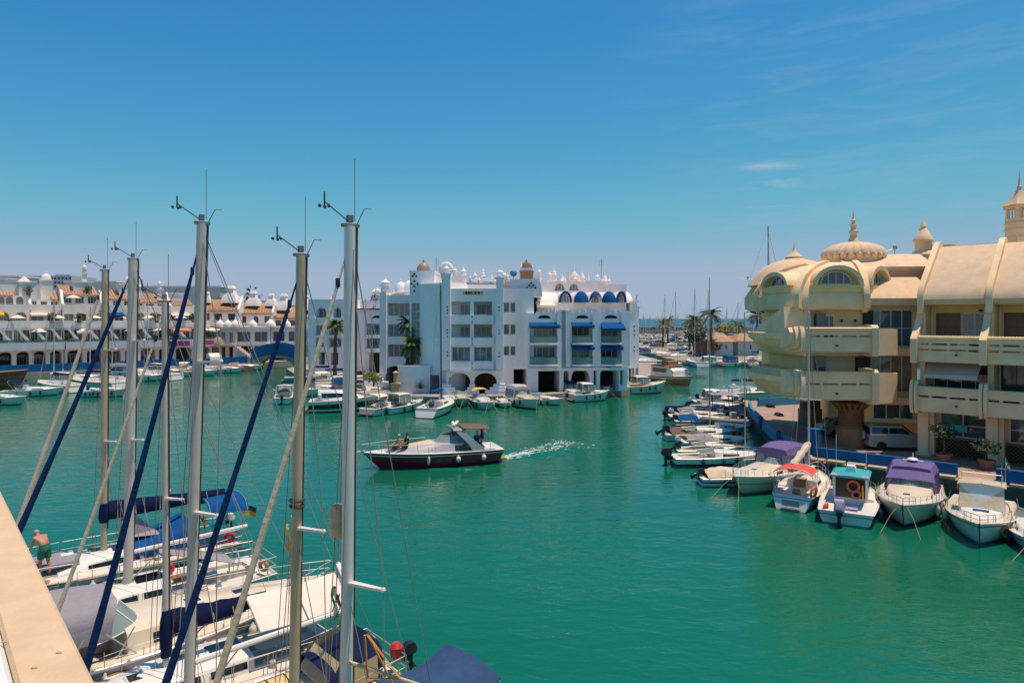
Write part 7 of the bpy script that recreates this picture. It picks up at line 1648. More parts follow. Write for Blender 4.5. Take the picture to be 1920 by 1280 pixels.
# ---------------------------------------------------------------- people
def person(label, loc, rz, joints, hair=HAIRB, legs=None, shirt=None, hat=None, sc=1.0):
    """one skinned body; joints: dict of points, metres, local"""
    root = thing('person', label, 'person', loc, rz); J = {k: Vector(v)*sc for k, v in joints.items()}
    order = list(J); me = bpy.data.meshes.new('body')
    E = [('pelvis','waist'),('waist','chest'),('chest','neck'),('neck','head'),('head','crown')]
    for s_ in ('l','r'): E += [('chest','shoulder_'+s_),('shoulder_'+s_,'elbow_'+s_),('elbow_'+s_,'wrist_'+s_),('wrist_'+s_,'hand_'+s_),('pelvis','hip_'+s_),('hip_'+s_,'knee_'+s_),('knee_'+s_,'ankle_'+s_),('ankle_'+s_,'toe_'+s_)]
    R = dict(pelvis=(.16,.12), waist=(.145,.11), chest=(.17,.12), neck=(.06,.06), head=(.085,.095), crown=(.07,.08), shoulder=(.075,.07), elbow=(.045,.045), wrist=(.032,.03), hand=(.04,.022), hip=(.10,.10), knee=(.062,.062), ankle=(.042,.042), toe=(.042,.03))
    me.from_pydata([tuple(J[k]) for k in order], [(order.index(a), order.index(b)) for a, b in E], []); me.materials.append(SKIN)
    o = link('body', me, root); md = o.modifiers.new('skin', 'SKIN'); md.use_smooth_shade = True
    if not me.skin_vertices: 
        bpy.context.view_layer.update()
    lay = me.skin_vertices[0] if me.skin_vertices else None
    if lay:
        for i, k in enumerate(order): lay.data[i].radius = tuple(r_*sc for r_ in R[k.split('_')[0]]); lay.data[i].use_root = (k == 'pelvis')
    sub = o.modifiers.new('smooth', 'SUBSURF'); sub.levels = 1; sub.render_levels = 2
    mb = MB(); h = J['head'].lerp(J['crown'], .62); mb.ball(h+Vector((-.012,0,.015))*sc, (.098*sc,.09*sc,.09*sc), 12, 8); mb.build('hair' if hat is None else 'cap', hat or hair, root)
    mb = MB(); hd = J['head']; f = Vector((1,0,0)); mb.loft([[hd+Vector((.08,-.012,.03))*sc,hd+Vector((.08,.012,.03))*sc,hd+Vector((.085,0,.06))*sc],[hd+Vector((.115,-.014,-.005))*sc,hd+Vector((.115,.014,-.005))*sc,hd+Vector((.10,0,.01))*sc]])
    for sd in (1,-1): mb.ball(hd+Vector((0,.085*sd,.02))*sc, (.02*sc,.012*sc,.03*sc), 6, 4)
    mb.build('nose_and_ears', SKIN, root)
    for s_ in ('l','r'):                                 # fingers
        w, k = J['wrist_'+s_], J['hand_'+s_]; d = (k-w).normalized(); side = d.orthogonal().normalized(); mb = MB()
        for i, (o_, ln) in enumerate(((-.03,.06),(-.01,.075),(.01,.07),(.03,.055))): mb.tube([k+side*o_*sc, k+side*o_*1.1*sc+d*ln*.6*sc, k+side*o_*1.1*sc+d*ln*sc+d.cross(side)*.02*sc], [.011*sc,.010*sc,.007*sc], 5)
        mb.tube([w.lerp(k,.5)+side*.035*sc, k+side*.06*sc+d*.01*sc], [.012*sc,.008*sc], 5); mb.build('fingers', SKIN, root)
    if legs:
        mb = MB(); P, W_ = J['pelvis'], J['waist']; ax = (W_-P).normalized()
        u = Vector((0,1,0)); v = u.cross(ax).normalized(); n = 14
        def rg(c, a, b): return [c+u*a*cos(2*pi*i/n)+v*b*sin(2*pi*i/n) for i in range(n)]
        mb.loft([rg(P.lerp(W_,.75),.165*sc,.13*sc), rg(P,.19*sc,.15*sc), rg(P-ax*.08*sc,.185*sc,.145*sc)])
        for s_ in ('l','r'): mb.tube([J['hip_'+s_]+Vector((0,0,.04))*sc, J['hip_'+s_].lerp(J['knee_'+s_],.45), J['hip_'+s_].lerp(J['knee_'+s_],.78)], [.125*sc,.115*sc,.11*sc], 12)
        mb.build('swim_shorts', legs, root)
    if shirt:
        mb = MB(); C_, W_, P = J['chest'], J['waist'], J['pelvis']; u = Vector((0,1,0)); n = 14; rings = []
        for c, a, b in ((P.lerp(W_,.3),.18,.145),(W_,.17,.135),(C_.lerp(W_,.3),.2,.145),(C_,.205,.145),(C_.lerp(J['neck'],.75),.09,.08)):
            ax = (J['neck']-P).normalized(); v = u.cross(ax).normalized(); rings.append([c+u*a*sc*cos(2*pi*i/n)+v*b*sc*sin(2*pi*i/n) for i in range(n)])
        mb.loft(rings)
        for s_ in ('l','r'): mb.tube([J['shoulder_'+s_].lerp(C_,.2), J['shoulder_'+s_], J['shoulder_'+s_].lerp(J['elbow_'+s_],.6)], [.09*sc,.092*sc,.075*sc], 10)
        mb.build('shirt', shirt, root)
    return root
def pose_sit(lean=-.25, arm=.3):
    j = dict(pelvis=(0,0,.12), waist=(-.03+lean*.2,0,.34), chest=(lean*.5,0,.58), neck=(lean*.75+.02,0,.78), head=(lean*.78+.06,0,.90), crown=(lean*.78+.05,0,1.0))
    for s_, sd in (('l',1),('r',-1)):
        j.update({'shoulder_'+s_:(lean*.6,.19*sd,.68), 'elbow_'+s_:(lean*.4+arm*.3,.26*sd,.42), 'wrist_'+s_:(arm+.02,.2*sd,.32), 'hand_'+s_:(arm+.1,.18*sd,.31), 'hip_'+s_:(.06,.1*sd,.1), 'knee_'+s_:(.45,.14*sd,.30), 'ankle_'+s_:(.62,.13*sd,-.08), 'toe_'+s_:(.78,.14*sd,-.10)})
    return j
def pose_stand(bend=0.0, arm=(.25,.0), z0=0):
    b = bend; j = dict(pelvis=(0,0,.93), waist=(.05*b,0,1.10), chest=(.30*b,0,1.33-.12*b), neck=(.48*b,0,1.50-.26*b), head=(.60*b+.03,0,1.60-.32*b), crown=(.66*b+.02,0,1.70-.34*b))
    for s_, sd in (('l',1),('r',-1)):
        j.update({'shoulder_'+s_:(.38*b,.19*sd,1.43-.2*b), 'elbow_'+s_:(.42*b+arm[0]*.3,.25*sd,1.14-.22*b+arm[1]), 'wrist_'+s_:(.5*b+arm[0],.2*sd,.98-.12*b+arm[1]*1.6), 'hand_'+s_:(.5*b+arm[0]+.09,.18*sd,.95-.13*b+arm[1]*1.7), 'hip_'+s_:(0,.1*sd,.88), 'knee_'+s_:(.04+.05*sd*b,.11*sd,.48), 'ankle_'+s_:(-.04+.1*sd*b,.12*sd,.08), 'toe_'+s_:(.12+.1*sd*b,.13*sd,.03)})
    return j
p = at(84, 1078, 1.22); person('bare chested grey haired man in green swim shorts bending over on the far yacht bow', (p.x,p.y,1.27), pi*.86, pose_stand(.75,(.28,-.05)), HAIRG, SHORTG, None, None, 1.0)
# ---------------------------------------------------------------- the maroon cruiser under way
p0 = at(704, 878, 0); p1 = at(922, 862, 0); d = (p0-p1).xy.normalized(); L_ = (p0-p1).length+.35; c = (p0+p1)/2+Vector((d.x,d.y,0))*.40
RM = thing('sport_cruiser', 'maroon hulled sport cruiser with silver topsides crossing the basin, people aboard', 'motor cruiser', (c.x,c.y,0), atan2(d.y,d.x))
HM = Hull(L_+.7, 3.2, 1.0, 1.15, .9, .13, -.35, .06, 1.9, .8); HM.build(RM, GELM, GEL, (.05,.34,.76,.5), stripe=(.80,.86,GEL), stripe2=(.55,.60,GELR), boot=(0,.05,RUB), rail=GEL, cm=TANC)
L2 = L_+.7
house(RM, [(-.16*L2,1.3,1.15,1.02,1.62),(.0,1.3,1.05,1.05,1.6),(.16*L2,1.1,.75,1.08,1.42),(.33*L2,.6,.3,1.12,1.22)], mat('silver_gelcoat', (.46,.42,.45), .25, .05, 1.0, coat=.3), 'fore_cabin', .06, [(.3,1.6,.3,.6)], WSH)
house(RM, [(-.02*L2,1.0,.95,1.58,1.64),(.15*L2,.7,.6,1.42,1.48),(.26*L2,.45,.35,1.28,1.34)], TANC, 'sun_pad', .04)
windscreen(RM, -.22*L2, -.02*L2, 1.32, 1.0, 1.55, .55, .65, WSH, 3, GELG)
for sd in (1,-1):                                        # raked silver arch with canopy
    mb = MB(); mb.loft([[(x,sd*y,z),(x+.6*k,sd*y,z),(x+.6*k,sd*(y-.1),z-.02),(x,sd*(y-.1),z-.02)] for x,y,z,k in ((-.40*L2,1.48,1.0,1.6),(-.33*L2,1.42,1.6,1.2),(-.26*L2,1.3,2.15,1.0),(-.22*L2,1.15,2.5,.9))]); mb.build('arch_leg', CARS, RM)
house(RM, [(-.25*L2,1.2,1.1,2.48,2.56),(-.15*L2,1.2,1.1,2.5,2.6)], CARS, 'arch_top', .05)
mb = MB(); mb.sheet(lambda u, v: Vector((-.22*L2-2.0*u, 1.25*(2*v-1), 2.62-.12*u+.12*(1-(2*v-1)**2))), 6, 8, .025); mb.build('aft_bimini', BRNC, RM)
mb = MB()
for sd in (1,-1): mb.tube([(-.22*L2-1.95,sd*1.2,2.45),(-.36*L2-.7,sd*1.35,1.1)], .02, 5)
mb.build('bimini_pole', STEEL, RM)
for x, y in ((-.17,.5),(-.19,-.4),(-.2,.0),(-.23,-.7)):
    mb = MB(); mb.lathe([(.05,0),(.06,.1),(.14,.13),(.15,.22),(.08,.3),(.01,.33)], 10, (x*L2,y,2.6)); mb.build('dome_aerial', FENW, RM)
mb = MB(); mb.sheet(lambda u, v: Vector((-.36*L2-1.1*u, 1.35*(2*v-1), 1.1+.28*sin(pi*v)*(1-u)**.5)), 5, 8, .03); mb.build('engine_hatch', GEL, RM)
mb = MB(); pts = [HM.edge(.5+.5*i/8,1,.95)+Vector((0,0,.62-.05*i/8)) for i in range(9)]; q_ = [Vector((p.x,-p.y,p.z)) for p in pts[::-1]]; mb.tube(pts+q_, .02, 6); br_ = mb.build('bow_rail', STEEL, RM)
for i in (0,2,4,6,8):
    for e_ in (pts[i], q_[8-i]):
        mb = MB(); mb.tube([e_, e_-Vector((.1,0,.62))], .015, 5); mb.build('rail_post', STEEL, br_)
fenders(RM, HM, (.14,.33), 1, FENW, .17, .4); fenders(RM, HM, (.55,), 1, FENW, .1, .55)
fenders(RM, HM, (.2,.4), -1, FENW, .15, .45)
mb = MB(); mb.box(-L2*.5-.6,-1.25,.25,-L2*.5+.2,1.25,.33); mb.build('swim_platform', TEAK, RM); mb = MB(); mb.tube([HM.edge(1,1,0)+Vector((-.2,0,.05)),HM.edge(1,1,0)+Vector((.35,0,.0))], .05, 6); mb.build('bow_roller', STEEL, RM)
def aboard(x, y, z): 
    q = RM.matrix_basis @ Vector((x,y,z)); return (q.x,q.y,q.z)
RM.rotation_mode = 'XYZ'; rzM = RM.rotation_euler.z; MT = Matrix.Translation(RM.location) @ Matrix.Rotation(rzM,4,'Z')
def aboard(x, y, z): return tuple(MT @ Vector((x,y,z)))
person('sunbather in a pale cap sitting on the foredeck of the maroon cruiser', aboard(.255*L2,.35,1.28), rzM+.3, pose_sit(-.3,.3), HAIRB, BLUC, None, SHIRTW)
person('person in dark swimwear sitting beside the capped sunbather on the maroon cruiser', aboard(.19*L2,.55,1.38), rzM+.15, pose_sit(-.15,.35), HAIRB, SHIRTN, SHIRTN)
person('person at the wheel of the maroon cruiser under the arch', aboard(-.17*L2,.4,.62), rzM, pose_stand(.15,(.35,.15)), HAIRB, SHIRTN, SHIRTW)
person('passenger sitting at the stern of the maroon cruiser in a blue top', aboard(-.36*L2,.4,1.2), rzM+pi*.5, pose_sit(-.1,.3), HAIRG, SHIRTN, BLUC, SHIRTW)
person('passenger standing at the stern rail of the maroon cruiser in dark clothes', aboard(-.42*L2,-.3,1.05), rzM+pi*.9, pose_stand(0,(.2,.1)), HAIRB, SHIRTN, SHIRTN, None, .9)
# wake: ridged water and streaks of foam left behind the stern
mb = MB(); rnd = random.Random(5); ws = p1.xy-d*.3; sd_ = Vector((-d.y,d.x))
dw = Vector((-.66,-.75)); sd_ = Vector((-dw.y,dw.x))
for i in range(950):
    f = rnd.random()**1.4; dist = -.2+f*10.0; w = .5+.16*dist; y = rnd.gauss(0,.45)*w; q = ws-dw*dist+sd_*(y+.25*sin(dist*1.3)*f); r_ = (.015+.11*rnd.random()**1.6)*(1-.5*f); z = .012+.02*rnd.random()
    k = 7; rr = [r_*rnd.uniform(.6,1.3) for _ in range(k)]; a0 = rnd.random()*6
    ring = [(q.x-d.x*rr[j]*1.8*cos(a0*0+2*pi*j/k)+sd_.x*rr[j]*.7*sin(2*pi*j/k), q.y-d.y*rr[j]*1.8*cos(2*pi*j/k)+sd_.y*rr[j]*.7*sin(2*pi*j/k)) for j in range(k)]
    b0 = mb.add([(x,y_,-.01) for x,y_ in ring]+[(q.x,q.y,z+.05*(1-f))])
    for j in range(k): mb.face((b0+j, b0+(j+1)%k, b0+k))
o = mb.build('wake_foam', FOAM); o['kind'] = 'stuff'
# churned water: low ridges spreading in a V behind the stern and peeling off the bow
mb = MB(); rw = random.Random(8)
def ridge(p0_, dr, ln, w, h):
    dr = Vector(dr).normalized(); sd2 = Vector((-dr.y,dr.x)); n = 14; rings = []
    for i in range(n+1):
        f = i/n; q = Vector(p0_)+dr*ln*f+sd2*.12*sin(f*9+rw.random()); k = sin(pi*min(1,.08+f*.95))*(.7+.5*rw.random())
        rings.append([(q.x-sd2.x*w*(.5+f), q.y-sd2.y*w*(.5+f), -.03), (q.x, q.y, h*k), (q.x+sd2.x*w*(.5+f), q.y+sd2.y*w*(.5+f), -.03)])
    mb.loft(rings, caps=False, closed=False)
for sg in (1,-1):
    for j in range(4): ridge(ws+sd_*sg*(.5+.4*j)-dw*.4*j, -dw+sd_*sg*(.10+.06*j), 10-j, .22, .10-.015*j)
    for j in range(3): ridge(p0.xy-d*(.2+1.2*j)+Vector((-d.y,d.x))*sg*(.25+.5*j), -d+Vector((-d.y,d.x))*sg*.33, 6, .16, .08)
for j in range(6): ridge(ws-dw*(.3+1.1*j)+sd_*rw.uniform(-.5,.5), -dw+sd_*rw.uniform(-.1,.1), 3, .2, .07)
o = mb.build('wake_ridges', WATER, None, 80); o['kind'] = 'stuff'
# ---------------------------------------------------------------- boats along the white building's quay
def wb(label, px0, px1, py, B, dx, dy, **kw):
    Y = EYE*F/(py-596); L_ = (px1-px0)/F*Y/max(.35,abs(Vector((dx,dy)).normalized().x))*.95; pc = ((px0+px1)/2-960)/F*Y; return cruiser(label, (pc, Y+1.2), ang(dx,dy), L_, B, **kw)
wb('white cruiser with tall hardtop moored by the arches of the white building', 1071, 1148, 753, 2.9, .95, .28, top='hardtop', fs=.9, fb=1.25)
wb('long cream motor yacht with tinted windows at the right end of the white building', 1172, 1256, 738, 3.2, .97, .2, hm=GELC, top='hardtop', fs=1.0, fb=1.6, arch=False)
W3 = thing('trawler_yacht', 'wooden brown trawler yacht with white upper deck at the end of the island', 'trawler', (xp(1258,106),106,0), -1.1); Hs = Hull(9.5,3.4,1.2,1.7,.85,.08,0,.06,2.0); Hs.build(W3, TEAK, DECK, (.05,.2,.7,.3), stripe=(.8,.88,GEL), boot=(0,.1,GEL))
house(W3, [(-3.2,1.45,1.35,1.2,2.9),(1.0,1.4,1.25,1.3,2.9),(1.9,1.3,1.1,1.4,2.3)], GEL, 'deckhouse', .06, [(.1,.9,.45,.85)]); house(W3, [(-3.6,1.5,1.45,2.95,3.05),(1.3,1.45,1.4,2.95,3.05)], TEAK, 'upper_deck', .03); house(W3, [(-1.0,1.1,1.0,3.05,4.0),(.6,1.05,.9,3.05,3.7)], TEAK, 'flybridge', .02, [(.1,.9,.3,.7)], BRNC); house(W3, [(-2.6,1.2,1.2,4.9,4.97),(.3,1.2,1.15,4.9,4.97)], WHTC, 'flybridge_top', .08)
mb = MB()
for x in (-2.5,.2):
    for y in (-1.1,1.1): mb.tube([(x,y,3.0),(x,y,4.9)], .03, 5)
mb.build('top_post', STEEL, W3); guardrail(W3, Hs, .3, .9, .6, 6)
wb('white tender boat behind the wooden trawler at the end of the island', 1268, 1292, 703, 2.6, .9, -.35, top='hardtop', fs=.8)
c, a = place(1060, 760, .9, -.45, 5.4); cruiser('small white runabout between the two larger cruisers at the white building', c, a, 5.2, 2.0, GEL, .55, .85, None, None, None, None)
c, a = place(1010, 769, .42, -.9, 7.0); cruiser('cream cruiser with tall clear tent in front of the dark garage openings', c, a, 7.2, 2.8, GELC, .9, 1.25, 'tent', mat('pale_grey_canvas',(.42,.42,.46),.8,.1,3), None, None)
c, a = place(952, 766, .3, -.95, 4.2); cruiser('tiny white open boat beside the yellow topped boat', c, a, 4.2, 1.7, GEL, .45, .65, None, None, None, (FENW,.6), name='open_boat', wind=False)
c, a = place(918, 770, .3, -.95, 5.6); cruiser('white boat with bright yellow bimini moored bow out by the white building', c, a, 5.8, 2.3, GEL, .7, .95, 'bimini', YELC, (.5,.75,GELC), None)
c, a = place(797, 784, .25, .97, 8.0, 'stern'); W8 = thing('sailing_yacht', 'white sailing yacht stern out with blue sail cover and black wheel by the garden wall', 'sailing yacht', (*c,0), a); Hs = Hull(8.4,2.9,.95,1.1,.85,.1,.5,.06,2.1,.72); Hs.build(W8, GEL, DECK, (.05,.36,.66,.5), boot=(0,.08,NAVY), stripe=(.8,.86,NAVY)); house(W8, [(-1.2,1.0,.85,1.0,1.45),(.4,.95,.8,1.02,1.42),(2.2,.5,.3,1.06,1.2)], GEL, 'cabin', .05, [(.2,1.6,.3,.7)])
mb = MB(); mb.tube([(.8,0,1.3),(.6,0,zp(542,86))], [.09,.07], 8); mast = mb.build('mast', FRMD, W8); mb = MB(); mb.tube([(.7,-.8,8),(.7,.8,8)], .025, 5); mb.build('spreader', FENW, mast); mb = MB(); mb.tube([(.75,0,2.5),(-2.4,0,2.55)], [.22,.13], 8); mb.build('sail_cover', BLUC, W8); mb = MB(); mb.torus((-2.7,0,1.4), .5, .05, (1,0,.2), 18, 6); mb.ball((-2.3,0,1.2), (.3,.3,.45), 8, 6); mb.build('wheel_pedestal', BLKP, W8)
for sd in (1,-1):
    mb = MB(); mb.tube([Hs.edge(.6,sd,.95),(.7,.8*sd,8),(.6,0,zp(545,86))], .012, 4); mb.build('shroud', WIRE, W8)
pushpit(W8, Hs, .12, .55)
for px, py, L_, B, dx, dy, kw, lab in ((846,766,5.4,2.1,.2,-.97,dict(top='cover',cov=GREYC),'grey covered small boat between the blue sail yacht and yellow topped boat'),(872,764,5.0,2.0,.25,-.96,dict(hm=GELC),'cream runabout right against the yellow topped boat'),(985,764,5.6,2.2,.3,-.95,dict(top='bimini',cov=WHTC),'white boat with pale bimini beside the cream tented cruiser'),(1092,752,6.4,2.4,.3,-.95,dict(top='tent',cov=NAVY),'white boat with navy tent close behind the hardtop cruiser'),(1150,742,6.5,2.4,.6,-.8,dict(top='bimini',cov=NAVY),'white boat with navy bimini between hardtop cruiser and long cream yacht'),(752,766,6.5,2.4,.4,.9,dict(top='bimini',cov=WHTC),'white boat with pale bimini between the wheelhouse boat and blue sail yacht')):
    c, a = place(px, py, dx, dy, L_); cruiser(lab, c, a, L_, B, **kw)
c, a = place(722, 776, .55, .83, 6.2, 'stern'); cruiser('white wheelhouse fishing boat with dark outboard stern out near the passage', c, a, 6.2, 2.5, GEL, .7, 1.0, 'hardtop', None, None, (FENN,.9))
W10, HW = wb('large white motor yacht with black side windows stern left, behind the brightest mast', 576, 706, 772, 3.6, .97, .2, fs=1.2, fb=1.7, stripe=(.3,.72,BGLS), arch=True, ws_h=.8)
house(W10, [(-2.8,1.5,1.3,1.25,2.3),(0,1.45,1.1,1.35,2.3),(1.9,1.2,.8,1.4,1.6)], GEL, 'saloon', .08, [(.1,1.8,.35,.8)])
for i, (px, py, L_, B, dx, dy, kw, lab) in enumerate(((535,752,6.5,2.4,-.2,.95,dict(top='hardtop',motor=(BLKP,.9)),'small white cabin boat with outboard, leftmost of the boats behind the tan mast'),(560,742,6.5,2.4,.95,-.3,dict(top='cover',cov=GREYC),'grey covered motorboat behind the leaning white furled sail'),(600,738,7.5,2.6,.95,.3,dict(top='tent',cov=NAVY),'white cruiser with navy tent among boats left of the brightest mast'),(625,722,7.5,2.6,.9,.4,dict(top='bimini',cov=WHTC),'white boat with pale bimini behind the large motor yacht'),(585,715,8.5,2.8,.95,.2,dict(top='hardtop',hm=GELG),'grey hulled cruiser near the blue bridge'),(665,738,7,2.6,.9,.4,dict(top='tent',cov=BLUC),'white cruiser with bright blue tent left of the palms'),(690,742,7,2.6,.8,.5,dict(top='bimini',cov=NAVY),'white flybridge boat with navy bimini left of the palms'))):
    p = at(px, py, 0); cruiser(lab, (p.x,p.y), ang(dx,dy), L_, B, **kw)
# simple distant yachts with bare masts
def far_yacht(label, x, y, rz, L_, mast_top, hm=None, cov=None, group=None, name='sailing_yacht', mm=None, mr=.09):
    root = thing(name, label, name.replace('_', ' '), (x,y,0), rz, group); H_ = Hull(L_, L_*.31, 1.0, 1.25, .75, .1, .3, .06, 2.1); H_.build(root, hm or GEL, DECK, (.06,.34,.6,.4), boot=(0,.09,NAVY), stripe=(.8,.87,NAVY))
    house(root, [(-.14*L_,L_*.1,L_*.085,1.02,1.45),(.08*L_,L_*.09,L_*.07,1.05,1.42),(.26*L_,L_*.05,L_*.03,1.1,1.2)], GEL, 'cabin', .05, [(.2,1.6,.3,.7)])
    xm = .1*L_; mb = MB(); mb.tube([(xm,0,1.3),(xm-.15,0,mast_top)], [mr,mr*.75], 7); mast = mb.build('mast', mm or ALU, root)
    for f in (.45,.72):
        mb = MB(); z = 1.3+(mast_top-1.3)*f; mb.tube([(xm-.1,-.9*(1.3-f),z),(xm-.1,.9*(1.3-f),z)], .03, 5); mb.build('spreader', mm or ALU, mast)
    mb = MB(); mb.tube([(xm-.1,0,2.4),(-.28*L_,0,2.45)], [.2,.12], 7); mb.build('sail_cover', cov or NAVY, root)
    mb = MB(); mb.tube([(.47*L_,0,1.35),(xm-.1,0,mast_top*.97)], [.06,.02], 6); mb.build('furled_sail', cov or TANC, root)
    mb = MB(); mb.tube([(-.48*L_,0,1.1),(xm-.15,0,mast_top)], .012, 4); mb.build('backstay', WIRE, root)
    for sd in (1,-1):
        mb = MB(); mb.tube([H_.edge(.58,sd,.95),(xm-.1,.6*sd,1.3+(mast_top-1.3)*.45),(xm-.15,0,mast_top*.98)], .012, 4); mb.build('shroud', WIRE, root)
    return root
for px, top, Y, lab, L_ in ((637,590,106,'yacht with thin mast in front of the shaded white block',8),(676,560,100,'yacht with tall thin mast beside the brightest mast by the shaded block',9),(690,590,98,'small yacht with short mast beside the passage',7),(608,585,112,'yacht with slim mast nearest the blue bridge',8)):
    far_yacht(lab, xp(px,Y), Y, .5, L_, zp(top,Y))
# left quay boats
LB = lambda px, py: at(px, py, 0)
for px, py, L_, rz, top, lab, hm in ((108,732,11,2.6,560,'white sailing yacht in front of the deep blue parapet, second from the brown ship',GEL),(178,726,12,2.7,575,'long white sailing yacht behind the farthest tan mast',GEL),(215,722,9,2.5,600,'white sailing yacht with low mast left of the fat grey mast',GEL),(285,710,13,2.65,530,'large white yacht with tall mast at the far left quay beside the pink tender',GEL)):
    p = LB(px, py); far_yacht(lab, p.x, p.y, rz, L_, zp(top, p.y), hm)
for px, py, L_, B, rz, kw, lab in ((335,702,7,2.4,.3,dict(hm=GELR,top='cover',cov=WHTC),'red hulled motorboat under white cover on the far left quay'),(393,698,7,2.5,.2,dict(),'white motorboat at the left end of the reddish pontoon'),(453,694,8,2.6,.3,dict(),'white speedboat at the right end of the reddish pontoon by the bridge'),(362,700,6,2.3,.2,dict(top='bimini',cov=WHTC),'small white boat with bimini left of the pontoon'),(248,704,8,2.6,.4,dict(hm=GEL,top='tent',cov=GREYC),'white cruiser with grey tent behind the fat grey mast'),(62,742,7,2.5,.4,dict(top='bimini',cov=NAVY),'white boat with navy bimini just right of the brown ship'),(132,724,8,2.6,.3,dict(top='hardtop'),'white hardtop cruiser between the left quay yachts'),(268,714,7,2.4,.3,dict(top='cover',cov=BLUC),'white boat under blue cover beside the large far left yacht'),(312,704,6.5,2.3,.3,dict(top='tent',cov=WHTC),'white cabin boat just left of the red hulled one'),(375,704,6,2.2,.1,dict(),'white runabout in front of the pontoon'),(425,699,6,2.2,.2,dict(top='cover',cov=GREYC),'grey covered boat against the middle of the pontoon'),(150,716,7,2.5,.5,dict(top='cover',cov=TANC),'white boat under tan cover near the left quay parapet'),(0,758,7,2.6,-.1,dict(hm=GEL),'white motorboat bow in view at the left edge'),(205,743,4.5,1.8,.05,dict(hm=GELC,wind=False),'pale dinghy floating in front of the left quay yachts'),(174,744,2.6,1.4,.1,dict(hm=GEL,wind=False),'small white tender floating beside the pale dinghy')):
    p = LB(px, py); cruiser(lab, (p.x,p.y), rz, L_, B, **kw)
p = LB(8, 738); W = thing('wooden_ship', 'dark brown wooden ship with high carved stern at the left edge', 'ship', (p.x-4.4,p.y,0), .15); Hs = Hull(14,4.2,2.6,3.2,.75,.1,.6,.1,2.0,.6); Hs.build(W, WOODD, TEAK, None, stripe=(.7,.76,TEAK), stripe2=(.42,.48,TEAK), boot=(0,.1,RUB), rail=TEAK); house(W, [(-6.5,1.5,1.4,2.6,4.2),(-3.5,1.6,1.5,2.6,4.2)], WOODD, 'stern_castle', .1, [(.1,.9,.4,.75)], TEAK)
mb = MB(); mb.tube([(1,0,2.6),(1,0,zp(655,p.y))], [.2,.12], 8); mb.build('mast', TEAK, W); mb = MB(); mb.box(.6,-.5,zp(670,p.y),1.4,.5,zp(655,p.y)); mb.build('crows_nest', YELC, W); awn = MB(); awn.sheet(lambda u, v: Vector((-3+5*u, 1.8*(2*v-1), 5.0+.3*(1-(2*v-1)**2))), 4, 6, .04); awn.build('deck_awning', WHTC, W)
# ---------------------------------------------------------------- distant marina across the channel
rnd = random.Random(17)
big = far_yacht('tall masted yacht hidden behind the cream rotunda, its mast highest of all at the right', xp(1424,88), 88, .2, 14, zp(424,88), None, None, None, 'sailing_yacht', ALU, .14)
SP = [(1203,552,150),(1250,552,182),(1273,546,170),(1305,541,150),(1330,544,156),(1366,577,190),(1392,568,178),(1419,560,160)]
LBS = ['tall bare mast right beside the white building in the far marina','mast above the left palm pair in the far marina','tall mast with slanting stay left of the palm clump','tallest thin mast right of the slender palm clump','mast crossing the tallest palm in the far marina','short mast above the olive tree in the far marina','mast between the olive tree and stout palm','mast next to the cream balcony in the far marina']
for (px, ty, Y), lab in zip(SP, LBS): far_yacht(lab, xp(px,Y), Y if Y < 152 else Y, rnd.uniform(0,6.2), rnd.uniform(9,13), zp(ty,Y), None, rnd.choice([NAVY,BLUC,TANC]))
# moored along the far quay
fq = [(1313,684,8,'white boat moored at the far quay left of the tall mast reflection',dict()),(1340,686,9,'white cruiser with tall bow at the far quay',dict(top='hardtop')),(1362,684,7,'brown seated open boat at the far quay',dict(motor=(BLKP,.8))),(1384,686,8,'white yacht under bright blue cover at the far quay',dict(top='tent',cov=BLUC)),(1408,686,8,'white boat nearest the cream building at the far quay',dict(top='bimini',cov=WHTC)),(1280,672,9,'white flybridge cruiser at the left end of the far quay',dict(top='hardtop',arch=True)),(1254,664,9,'white cruiser behind the wooden trawler',dict(top='bimini',cov=GREYC)),(1222,666,9,'white cruiser close to the white building end wall',dict(top='tent',cov=PURC)),(1226,655,9,'second white cruiser behind the end wall',dict(top='hardtop'))]
for px, py, L_, lab, kw in fq:
    p = at(px, py, 0); cruiser(lab, (p.x,p.y), rnd.uniform(-.5,.5)+(1.57 if rnd.random() < .5 else 0), L_, L_*.32, **kw)
